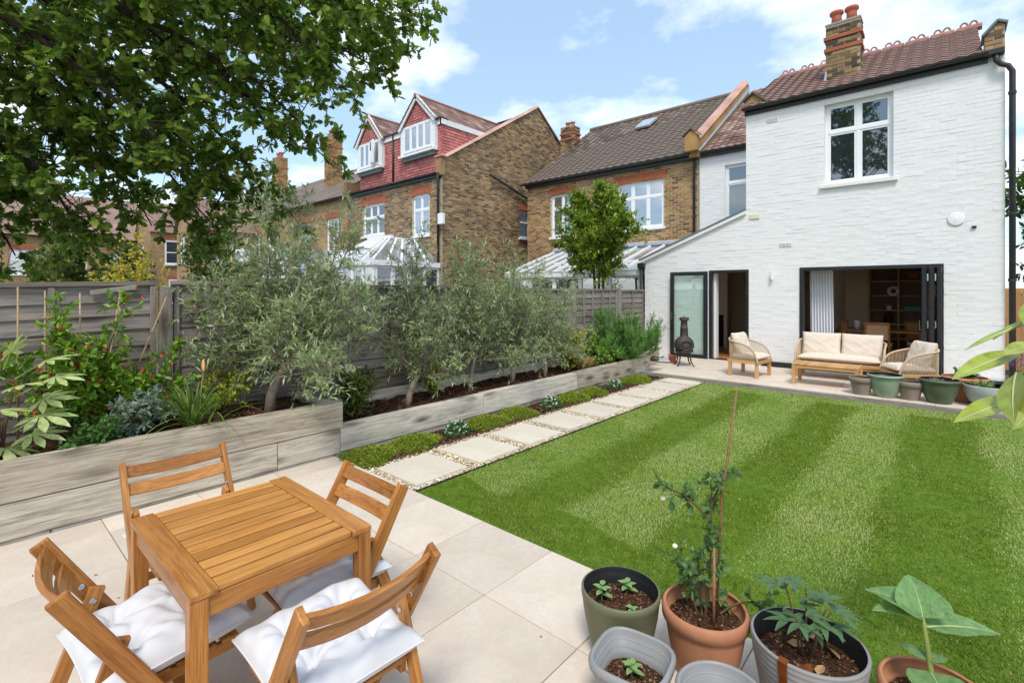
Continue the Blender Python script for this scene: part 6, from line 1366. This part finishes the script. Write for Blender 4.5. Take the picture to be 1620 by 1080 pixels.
def tuft(name, loc, n, ln, lm, label, cat, spread=.6, w_=.06, droop=.5, sub=7):
    e = plant(name, loc, label, cat); paths = []
    a = RNG.uniform(0, 6.28, n); l = ln * RNG.uniform(.55, 1.1, n); s = spread * RNG.uniform(.2, 1, n); V = []; F = []
    for i in range(n):
        d = V3(math.cos(a[i]), math.sin(a[i]), 0); sd = V3(-math.sin(a[i]), math.cos(a[i]), 0); w = w_ * l[i] * .5; b = d * RNG.uniform(0, .05)
        for k in range(sub + 1):
            t_ = k / sub; p = b + d * (s[i] * l[i] * (t_ + droop * t_ * t_) * .8) + V3(0, 0, l[i] * (t_ - droop * .55 * t_ ** 3 * (.5 + s[i]))); ww = w * (1 - t_ ** 2) + .0004; V += [p - sd * ww, p + sd * ww]
        o_ = len(V) - 2 * (sub + 1)
        for k in range(sub): F.append((o_ + 2 * k, o_ + 2 * k + 1, o_ + 2 * k + 3, o_ + 2 * k + 2))
    obj('blades', npmesh('blades', np.array(V), [np.array(F)]), lm, e, smooth=True, kind='stuff'); return e
tuft('straw_grass', (-4.95, 7.62, .26), 260, .36, LM['straw'], 'tuft of straw coloured ornamental grass on the planter edge', 'grass tuft', .8, .022, .7)
k = tuft('torch_lily', (-4.95, 1.36, .50), 150, .55, LM['strap'], 'clump of long strap leaves with one orange flower spike', 'plant', .75, .035, .75)
MB().tube([(.0, .05, 0), (.0, .07, .35), (-.01, .09, .52)], [.006, .005, .004], 6).build('flower_stem', M['stem_green'], k); MB().lathe([(.006, .50), (.014, .52), (.015, .56), (.008, .60), (.002, .615)], 10, (-.01, .09, 0)).build('flower_spike', pm('torch_flower', s2l('e0a868'), .6), k, smooth=True)
tuft('torch_lily', (-4.80, 1.42, .52), 14, .5, LM['strap'], 'few long leaves trailing over the sleeper edge', 'plant', 1.1, .03, 1.6)
# shrub with red flowers trained on canes
for i, (y, w_) in enumerate(((.62, .62), (1.02, .5))):
    e = plant('flowering_shrub', (-5.42, y, .50), ('glossy shrub with red flowers filling the bamboo trellis', 'shorter red flowered shrub next to the stout fence post')[i]); limbs = []
    for k in range(11):
        a = RNG.uniform(-1, 1); limbs.append(bez(V3(0, 0, 0), V3(.1, a * w_ * .3, .3), V3(RNG.uniform(-.15, .25), a * w_, RNG.uniform(.35, 1.15) * (1.0 if i == 0 else .8)), 7))
    foliage(e, limbs, 250, .15, 13, .055, 'ovate', LM['quince'], M['stem_brown'], (.2, 0, .3), .8, 0, .002, 1.0, .15, leafang=.8)
    m = 44; L = np.array([limbs[j % 11][RNG.integers(2, 7)] for j in range(m)]) + RNG.normal(0, .05, (m, 3)) + V3(.05, 0, 0); q = np.repeat(L, 5, 0)
    obj('flowers', leaf_mesh('flowers', q, unit(RNG.normal(0, 1, q.shape) + V3(.3, 0, -.3)), np.full(len(q), .032), 'ovate', width=1.3), LM['red'], e, kind='stuff')
    if i == 0:
        pass
tr = empty('bamboo_trellis', (-5.62, .3, .5), label='bamboo cane trellis tied against the bowed fence panel', cat='trellis')
for (ya, yb, zt) in ((-.22, -.22, 1.18), (.02, .02, 1.25), (.18, .18, 1.22), (.40, .40, 1.20), (.52, .68, 1.22), (.62, 1.03, 1.16)): MB().tube([(0, ya, -.05), (0, (ya + yb) / 2, zt / 2), (0, yb, zt)], [.009, .008, .006], 7).build('cane', M['cane'], tr, smooth=True)
for z in (.55, .82, 1.0): MB().tube([(.012, .05, z), (.012, .95, z + .01)], .004, 6).build('cross_cane', M['cane'], tr, smooth=True)
# fatsia with big hand-shaped leaves
def palmate(name, p, d, up, L, lobes, mat, parent):
    d = Vector(d).normalized(); up = Vector(up); s = up.cross(d).normalized(); nrm = d.cross(s); V = []; F = []
    for i in range(lobes):
        a = R(-105 + 210 * i / (lobes - 1)); ll = L * (1 - .35 * abs(a) / 1.9); dd = d * math.cos(a) + s * math.sin(a); ss = -d * math.sin(a) + s * math.cos(a); o_ = len(V)
        prof = [(0, .02), (.25, .06), (.5, .13), (.68, .14), (.86, .07), (1, 0)]
        for t_, w_ in prof:
            lift = nrm * (-.18 * t_ * t_ * ll); q = Vector(p) + dd * ll * t_ + lift; V += [q - ss * w_ * ll, q - nrm * .02 * ll, q + ss * w_ * ll]
        for j in range(len(prof) - 1): b = o_ + 3 * j; F += [(b, b + 1, b + 4, b + 3), (b + 1, b + 2, b + 5, b + 4)]
    return MB().add(V, F).build(name, mat, parent, smooth=True)
fa = plant('fatsia', (-5.05, .20, .50), 'fatsia with large cream-edged hand-shaped leaves', 'shrub')
for k in range(3): MB().tube([(0, 0, 0), (.02 * k, .02 - .03 * k, .25), (.06 - .05 * k, .06 - .08 * k, .50 + .1 * k)], [.014, .012, .008], 7).build('stem', M['stem_brown'], fa, smooth=True)
FL = [((.10, .02, .12), (.8, .1, -.15), .24), ((.05, .16, .18), (.6, .7, -.1), .22), ((.02, .22, .42), (.5, .8, .1), .22), ((.10, .10, .55), (.8, .4, .2), .21), ((-.02, .24, .70), (.2, .9, .3), .20), ((.0, -.05, .62), (.6, -.6, .3), .22), ((.16, -.02, .40), (.9, -.2, 0), .25), ((.10, .20, .32), (.8, .6, -.2), .24), ((.02, .05, .78), (.3, .2, .8), .17), ((.12, -.15, .25), (.8, -.5, -.2), .24), ((.06, .28, .58), (.6, .7, 0), .20), ((.14, .12, .02), (.8, .5, -.35), .22)]
for p, d, L in FL: palmate('leaf', p, d, (random.uniform(.1, .5), random.uniform(-.2, .2), 1), L, 7, LM['fatsia'], fa); MB().tube([(p[0] * .2, p[1] * .3, max(.05, p[2] - .12)), p], [.006, .004], 5).build('leaf_stalk', M['stem_green'], fa)
bush('spurge', (-5.02, .98, .50), .22, .38, 'grey-green rosette leaved spurge beside the torch lily', LM['spurge'], 'ovate', .05, 150, 16, .10, 9, lw=.6, tip=True)
bush('ground_cover', (-4.92, .72, .50), .26, .16, 'low dark green creeping plant hanging over the sleeper top', LM['candy'], 'ovate', .035, 150, 10, .12, 9)
bush('low_shrub', (-5.35, 1.75, .50), .25, .5, 'small leafy shrub under the largest olive', LM['golden'], 'ovate', .035, 110, 12, .14, 7)
# ---- plants along the bark strip
def matplant(y, rx, ry, label, lm, x=-4.44, h=.09, n=1500, flowers=0, name='thyme_mat'):
    e = plant(name, (x, y, -.005), label, 'ground cover'); a = RNG.uniform(0, 6.28, n); r = np.sqrt(RNG.random(n)); edge = 1 + .15 * np.sin(a * 3 + y) + .08 * np.sin(a * 7 + y * 3)
    P = np.stack([rx * r * edge * np.cos(a), ry * r * edge * np.sin(a), h * (1 - r ** 2.2) * (.7 + .5 * RNG.random(n)) + .008], 1); D = unit(np.stack([np.cos(a) * r, np.sin(a) * r, np.full(n, .9)], 1) + RNG.normal(0, .5, (n, 3)))
    P = np.repeat(P, 4, 0); D = unit(np.repeat(D, 4, 0) + RNG.normal(0, .6, (4 * n, 3))); P = P + RNG.normal(0, .008, P.shape)
    obj('foliage', leaf_mesh('foliage', P, D, RNG.uniform(.014, .028, 4 * n), 'ovate', width=1.0), lm, e, kind='stuff')
    V = [(0, 0, h * .72)]; F = []
    for j in range(1, 5):
        for i in range(16): t_ = 2 * math.pi * i / 16; q = j / 4; V.append((rx * .92 * q * math.cos(t_), ry * .92 * q * math.sin(t_), h * .72 * (1 - q ** 2.2) - .004))
    F = [(0, 1 + i, 1 + (i + 1) % 16) for i in range(16)]
    for j in range(3):
        for i in range(16): A_ = 1 + j * 16 + i; B_ = 1 + j * 16 + (i + 1) % 16; F.append((A_, A_ + 16, B_ + 16, B_))
    MB().add(V, F).build('stems', M['stem_brown'], e, smooth=True)
    if flowers:
        a = RNG.uniform(0, 6.28, flowers); r = np.sqrt(RNG.random(flowers)) * .95; P = np.stack([rx * r * np.cos(a), ry * r * np.sin(a), h * (1 - r ** 2.2) * 1.15 + .015], 1); P = np.repeat(P, 6, 0); P += RNG.normal(0, .006, P.shape)
        obj('flowers', leaf_mesh('flowers', P, unit(RNG.normal(0, 1, P.shape) + V3(0, 0, .6)), np.full(len(P), .018), 'ovate', width=1.6), LM['white'], e, kind='stuff')
for y, rx, ry, lab in ((2.80, .25, .30, 'bright green creeping thyme mat touching the patio'), (3.38, .24, .30, 'bright green creeping thyme mat beside the patio mat'), (4.52, .22, .32, 'brownish green thyme mat between the white flower tufts'), (5.10, .23, .30, 'yellow-green thyme mat meeting the brownish mat'), (6.42, .24, .34, 'yellow-green thyme mat halfway along the path'), (7.0, .22, .30, 'yellow-green thyme mat before the far white flowers'), (8.55, .25, .45, 'yellow-green thyme mat against the terrace edge')): matplant(y, rx, ry, lab, LM['mat'])
for y, lab in ((3.98, 'white candytuft between the first thyme mats and the sleeper joint'), (5.85, 'white candytuft halfway along the path'), (7.72, 'white candytuft near the terrace')): matplant(y, .14, .17, lab, LM['candy'], -4.42, .13, 600, 46, 'candytuft')
# ---- plants in the pots
def big_leaf(name, p, d, up, L, Wd, mat, parent, curl=.3, fold=.12, shape='heart', n=12, m=6, ripple=0.0):
    d = Vector(d).normalized(); up = Vector(up); s = up.cross(d).normalized(); nr = d.cross(s); V = []; F = []
    for i in range(n + 1):
        t_ = i / n
        w_ = (math.sin(math.pi * t_ ** .58) ** .75 if shape == 'heart' else math.sin(math.pi * t_ ** .85) ** .8) * Wd / 2 if 0 < t_ < 1 else .002
        for k in range(-m, m + 1):
            u = k / m; q = Vector(p) + d * (L * t_) + s * (w_ * u) + nr * (fold * abs(u) * w_ * 1.6 - curl * L * t_ * t_ + ripple * L * math.sin(t_ * 17 + k) * abs(u)); V.append(q)
    c = 2 * m + 1
    for i in range(n):
        for k in range(c - 1): a = i * c + k; F.append((a, a + 1, a + c + 1, a + c))
    o = MB().add(V, F).build(name, mat, parent, smooth=True)
    rib = [V[i * c + m] + nr * .0012 for i in range(n + 1)]
    if L > .1: MB().tube(rib, [max(.0006, .0026 * L / .2 * (1 - i / (n + 1))) for i in range(n + 1)], 5).build('midrib', M['rib'], o, smooth=True); return o
M['rib'] = pm('leaf_rib', s2l('b4c28c'), .6, .1)
# sunflower
sx, sy, sz = -.04, 2.315, .235
sfw = plant('sunflower', (sx, sy, sz), 'young sunflower with large pale leaves in the terracotta pot', 'plant')
MB().tube([(0, 0, -.02), (-.005, .0, .10), (-.02, .01, .22), (-.03, .01, .30)], [.011, .010, .008, .006], 9).build('stem', M['stem_green'], sfw, smooth=True)
for p, d, L, w_, cu, fo in (((-.03, .01, .29), (-.9, -.35, .25), .15, .13, .25, .3), ((-.03, .01, .30), (-.15, .4, .75), .14, .17, .55, .3), ((-.03, .01, .30), (-.75, .1, .5), .16, .18, .5, .2), ((-.02, .01, .27), (.72, .62, .12), .26, .15, .22, .15), ((-.01, .0, .12), (.35, -.80, .05), .19, .18, .45, .08), ((-.02, .0, .16), (.5, .6, .1), .09, .06, .2, .1), ((-.02, .0, .16), (-.6, .3, .15), .09, .06, .2, .1)): big_leaf('leaf', p, d, (0, 0, 1), L, w_, LM['sun'], sfw, cu, fo, 'heart', 14, 7, .006)
# seedlings
def seedling(loc, label, n=8, L=.045, h=.05, lm=None, par=None):
    e = plant('seedling', loc, label, 'seedling'); MB().tube([(0, 0, -.01), (0, 0, h)], [.003, .002], 6).build('stem', M['stem_green'], e)
    for i in range(n): a = i * 2.4; z = h * (.4 + .6 * i / n); big_leaf('leaf', (0, 0, z), (math.cos(a), math.sin(a), .35), (0, 0, 1), L * (1.15 - .5 * i / n), L * .55, lm or LM['seed'], e, .25, .12, 'ov', 6, 3)
seedling((-.935, 1.765, .205), 'pale green seedling in the rounded square grey pot'); seedling((-.60, 1.80, .200), 'pale green seedling in the round grey pot')
seedling((-1.22, 2.01, .265), 'yellow-green seedling beside the black tag', 7, .05, .08); seedling((-1.16, 2.14, .265), 'yellow-green seedling at the far side of the olive pot', 8, .05, .06); seedling((-1.07, 2.02, .265), 'small yellowing seedling at the pot rim', 6, .035, .03)
# peony
pe = plant('peony', (-.43, 2.27, .245), 'dark green peony with divided leaves in the ribbed pot', 'plant')
for k in range(5):
    a = k * 1.35 + .4; b = V3(.02 * math.cos(a), .02 * math.sin(a), -.02); top = V3(.09 * math.cos(a), .09 * math.sin(a), .20 + .05 * (k % 3)); st = bez(b, b * .5 + top * .35 + V3(0, 0, .08), top, 7)
    MB().tube([tuple(q) for q in st], [.004, .004, .0038, .0035, .003, .003, .0025], 6).build('stem', M['stem_brown'], pe, smooth=True)
    for i in range(4):
        p = st[3 + i]; a2 = a + (i - 1.5) * 1.5
        dd = V3(math.cos(a2), math.sin(a2), .45 - .1 * i)
        for j in (-1, 0, 1):
            q = V3(math.cos(a2 + j * .75), math.sin(a2 + j * .75), .30); big_leaf('leaf', p + dd * .04, q, (0, 0, 1), .085, .026, LM['peony'], pe, .35, .2, 'ov', 7, 2)
# rose with cane
ro = plant('rose', (-.815, 2.215, .255), 'thin staked rose with pale buds in the wide terracotta pot', 'rose')
limbs = [bez(V3(.0, .0, 0), V3(.03, .03, .3), V3(.02, .02, .62), 9), bez(V3(.02, .02, .42), V3(-.05, -.02, .56), V3(-.18, -.06, .56), 7), bez(V3(.02, .02, .5), V3(.05, .06, .62), V3(.06, .10, .62), 6), bez(V3(-.03, 0, 0), V3(-.07, -.02, .16), V3(-.10, -.03, .26), 6), bez(V3(-.01, .0, 0), V3(-.04, .04, .15), V3(-.05, .05, .25), 6), bez(V3(-.02, .02, 0), V3(.0, -.02, .14), V3(-.04, -.05, .22), 6), bez(V3(.05, .05, .02), V3(.12, .12, .10), V3(.20, .18, .06), 6)]
foliage(ro, limbs, 85, .07, 9, .034, 'ovate', LM['rose'], M['stem_brown'], (0, 0, .2), .8, .1, .0014, 1.15, .3, leafang=.8, limbr=[(.006, .002)] * 7)
for q in ((-.12, -.04, .29), (-.02, .06, .28), (-.17, -.06, .50)): MB().lathe([(.003, 0), (.011, .006), (.012, .014), (.006, .02)], 10, q).build('bud', pm('rosebud%d' % int(q[2] * 100), s2l('e8e4c0'), .6), ro, smooth=True)
ck = MB().tube([(-.775, 2.235, .18), (-.755, 2.255, .80), (-.705, 2.30, 1.275)], [.006, .0055, .005], 8).build('bamboo_cane', M['cane_red'], None, smooth=True); tag(ck, 'tall thin brown cane staking the rose', 'cane')
ck = MB().tube([(-.765, 2.185, .18), (-.765, 2.19, .60)], [.0065, .006], 8).build('bamboo_cane', M['cane_red'], None, smooth=True); tag(ck, 'short brown cane stuck in the rose pot', 'cane')
# small plants in the terrace pots
bush('rosette_plant', (.18, 9.93, TZ + .31), .16, .14, 'dark green rosette plant in the terracotta terrace pot', LM['candy'], 'ovate', .06, 60, 8, .08, 7, cat='plant')
bush('bedding_plant', (.38, 9.60, TZ + .24), .18, .10, 'small green plants in the pale grey bowl', LM['seed'], 'ovate', .04, 26, 6, .06, 6, cat='plant'); bush('bedding_plant', (-.10, 9.51, TZ + .265), .10, .06, 'tiny seedlings in the dark green glazed pot', LM['spurge'], 'ovate', .03, 16, 5, .05, 5, cat='plant')
lv = bush('lavender', (.92, 9.75, TZ + .25), .24, .34, 'purple flowering lavender in a pot by the house corner', LM['spurge'], 'lance', .05, 90, 10, .14, 9, cat='plant')
a = RNG.uniform(0, 6.28, 34); r = .30 * np.sqrt(RNG.random(34)); P = np.repeat(np.stack([r * np.cos(a) - .03, r * np.sin(a) - .05, .36 + .14 * RNG.random(34)], 1), 16, 0) + RNG.normal(0, .014, (544, 3)); obj('flowers', leaf_mesh('flowers', P, RNG.normal(0, 1, P.shape), np.full(544, .02), 'ovate', width=1.3), LM['purple'], lv, kind='stuff')
# magnolia reaching in from the right
mg = plant('magnolia', (.42, 2.75, 0), 'young magnolia with long glossy yellow-green leaves by the lawn', 'tree')
MB().tube([(0, 0, 0), (-.02, -.02, .6), (-.03, -.05, 1.2), (-.06, -.08, 1.62)], [.022, .018, .013, .007], 8).build('trunk', M['stem_brown'], mg, smooth=True)
def MP(u, v, d): k_ = (u - 810) / 778; return np.array((d * (k_ * .7478 - .6639), d * (k_ * .6639 + .7478), 1.72 - (v - 460) * d / 778)) - V3(.42, 2.75, 0)
for (u0, v0, d0, u1, v1, d1, wd, up_, cu) in ((1612, 556, 1.95, 1518, 582, 1.80, .060, (.2, -.3, 1), .10), (1618, 628, 1.90, 1520, 655, 1.72, .062, (.1, -.5, 1), .06), (1622, 512, 2.0, 1530, 545, 1.9, .03, (0, .1, 1), .05), (1625, 505, 2.0, 1572, 532, 1.95, .035, (.2, .5, .6), .05), (1608, 590, 1.85, 1590, 652, 1.66, .075, (-.6, -.8, .2), .10), (1632, 590, 1.85, 1606, 640, 1.62, .08, (-.7, -.6, .3), .12), (1640, 470, 2.0, 1618, 505, 1.9, .05, (-.5, -.6, .4), .1), (1640, 545, 1.9, 1596, 552, 1.8, .05, (.1, -.5, .8), .1), (1645, 640, 1.9, 1610, 662, 1.7, .05, (0, -.6, .7), .1)):
    p0, p1_ = MP(u0, v0, d0), MP(u1, v1, d1); big_leaf('leaf', p0, p1_ - p0, up_, float(np.linalg.norm(p1_ - p0)) * 1.06, wd * 1.35, LM['magnolia'], mg, cu, .14, 'ov', 14, 5); MB().tube([tuple(V3(-.05, -.07, min(1.6, p0[2] + .05))), tuple(p0)], [.005, .003], 5).build('leaf_stalk', M['stem_green'], mg)
for k in range(10):
    a = RNG.uniform(-.6, 2.4); z = RNG.uniform(1.0, 1.6); d = V3(math.cos(a), math.sin(a), RNG.uniform(-.2, .5)); big_leaf('leaf', V3(-.03, -.05, z), d, (0, 0, 1), RNG.uniform(.16, .24), .08, LM['magnolia'], mg, .2, .14, 'ov', 12, 4)

# ------------------------------------------------------------------ trees
def at(u, v, d): k_ = (u - 810) / 778; return np.array((d * (k_ * .7478 - .6639), d * (k_ * .6639 + .7478), 1.72 - (v - 460) * d / 778))
ok_ = plant('oak_tree', (-7.7, -2.3, 0), 'spreading oak whose leafy limbs hang over the fence', 'tree'); O_ = V3(-7.7, -2.3, 0)
MB().tube([(0, 0, -.1), (.05, .05, 1.5), (.15, .2, 3.2), (.3, .5, 5.0), (.5, .9, 6.8)], [.34, .27, .24, .20, .13], 14).build('trunk', M['bark_oak'], ok_, smooth=True)
ends = [(60, 340, 6.0, -120, 100), (150, 385, 5.4, -40, 120), (225, 310, 6.0, 20, 60), (330, 370, 6.2, 120, 80), (445, 330, 6.0, 220, 60), (20, 400, 5.6, -160, 150), (300, 320, 5.2, 90, 40), (655, 40, 5.2, 330, -90), (600, 110, 5.6, 300, -40), (560, 150, 6.4, 260, 20), (520, 250, 6.6, 240, 30), (410, 330, 6.6, 160, 50), (470, 190, 5.4, 200, -20), (250, 360, 6.6, 60, 90), (110, 390, 6.2, -60, 130), (30, 290, 5.0, -150, 60), (330, 230, 7.2, 100, 30), (590, 30, 5.0, 250, -120), (180, 230, 5.4, -20, 20), (500, 90, 6.6, 180, -60), (60, 180, 5.8, -120, 0), (300, 110, 5.0, 60, -90), (400, 60, 5.8, 120, -120), (620, 60, 6.6, 340, -100), (540, 110, 5.0, 220, -120), (180, 90, 6.6, -60, -100), (360, 290, 5.6, 120, 60)]
limbs = []; rr = []
for u, v, d, um, vm in ends:
    st = V3(.25 + RNG.normal(0, .05), .4 + RNG.normal(0, .05), RNG.uniform(4.2, 6.2)); e_ = at(u, v, d) - O_; m_ = at(um, vm, d * .82) - O_; L = bez(st, m_ + (m_ - (st + e_) / 2) * .35, e_, 14); L += np.cumsum(RNG.normal(0, .012, L.shape), 0); limbs.append(L); rr.append((.055, .007))
    for k in range(3):
        i = 6 + 2 * k + int(RNG.integers(0, 2)); p = L[min(i, 12)]; dd = unit(L[min(i, 12)] - L[min(i, 12) - 1]); q = p + dd * .45 + RNG.normal(0, .28, 3) + V3(0, 0, -.12); limbs.append(bez(p, p + dd * .3, q, 6)); rr.append((.014, .005))
foliage(ok_, limbs, 2150, .32, 14, .094, 'oak', LM['oak'], M['bark_oak'], (0, 0, -.05), .75, .12, .0045, 1.0, .36, leafang=.9, limbr=rr, tip=True, sizevar=.4)
# round bay tree behind the fence
by = plant('bay_tree', (-6.55, 10.6, 0), 'round clipped bay tree on three stems behind the fence', 'tree')
for k in range(3): MB().tube([(.06 * (k - 1), .05 * (k % 2), 0), (.09 * (k - 1), .05, 1.4), (.16 * (k - 1), .06, 2.4)], [.045, .038, .028], 8).build('trunk', M['stem_brown'], by, smooth=True)
limbs = []
for i in range(60):
    a = RNG.uniform(0, 6.28); z = RNG.uniform(2.2, 4.2); r = 1.12 * math.sqrt(max(.02, 1 - ((z - 3.1) / 1.3) ** 2)) * RNG.uniform(.35, .9); limbs.append(bez(V3(.05 * math.cos(a), .05 * math.sin(a), min(2.3, z - .1)), V3(r * .4 * math.cos(a), r * .4 * math.sin(a), z - .25), V3(r * math.cos(a), r * math.sin(a), z), 6))
foliage(by, limbs, 2600, .24, 14, .085, 'ovate', LM['bay'], M['stem_brown'], (0, 0, .5), .8, 0, .003, .8, .2, leafang=.75)
# shrubs and trees beyond the fence
bush('evergreen_shrub', (-15.8, 2.0, 0), 1.9, 3.5, 'broad olive-green evergreen shrub behind the bowed fence panel', LM['dark'], 'ovate', .11, 1500, 12, .35, 18, cat='shrub')
bush('golden_privet', (-12.4, 2.36, 0), .8, 3.3, 'bright yellow privet behind the stout fence post', LM['yellow'], 'ovate', .06, 330, 12, .22, 9, cat='shrub')
bush('leafy_tree', (-20.5, 6.3, 0), 2.0, 5.0, 'loose green tree in a neighbouring garden below the terrace', LM['tree'], 'ovate', .12, 600, 11, .5, 14, cat='tree')
def big_tree(loc, H_, rad, label, seed):
    global RNG
    RNG = np.random.default_rng(seed); e = plant('garden_tree', loc, label, 'tree'); MB().tube([(0, 0, -.1), (.1, 0, H_ * .25), (0, .1, H_ * .5)], [.25, .2, .12], 10).build('trunk', M['bark_oak'], e, smooth=True); limbs = []
    for i in range(22):
        a = RNG.uniform(0, 6.28); z = H_ * RNG.uniform(.3, .98); r = rad * math.sqrt(max(.05, 1 - ((z / H_ - .6) / .45) ** 2)) * RNG.uniform(.4, .95); limbs.append(bez(V3(0, 0, min(z * .7, H_ * .5)), V3(r * .5 * math.cos(a), r * .5 * math.sin(a), z * .85), V3(r * math.cos(a), r * math.sin(a), z), 7))
    foliage(e, limbs, 900, .9, 16, .20, 'ovate', LM['tree'], M['bark_oak'], (0, 0, .2), .9, .1, .008, .9, .2)
big_tree((3.6, 19.5, 0), 6.5, 2.6, 'dense green tree beyond the closeboard fence', 31)
big_tree((-3.8, -9.5, 0), 14.5, 4.4, 'tall tree at the bottom of the garden', 32); big_tree((4.5, -8.5, 0), 8.5, 3.2, 'broad tree beside the tall one at the garden bottom', 33)
# ------------------------------------------------------------------ keep the hierarchy at thing > part > sub-part
for o in list(COL.objects):
    while o.parent and o.parent.parent and o.parent.parent.parent:
        p = o.parent; o.matrix_basis = p.matrix_basis @ o.matrix_basis; o.parent = p.parent
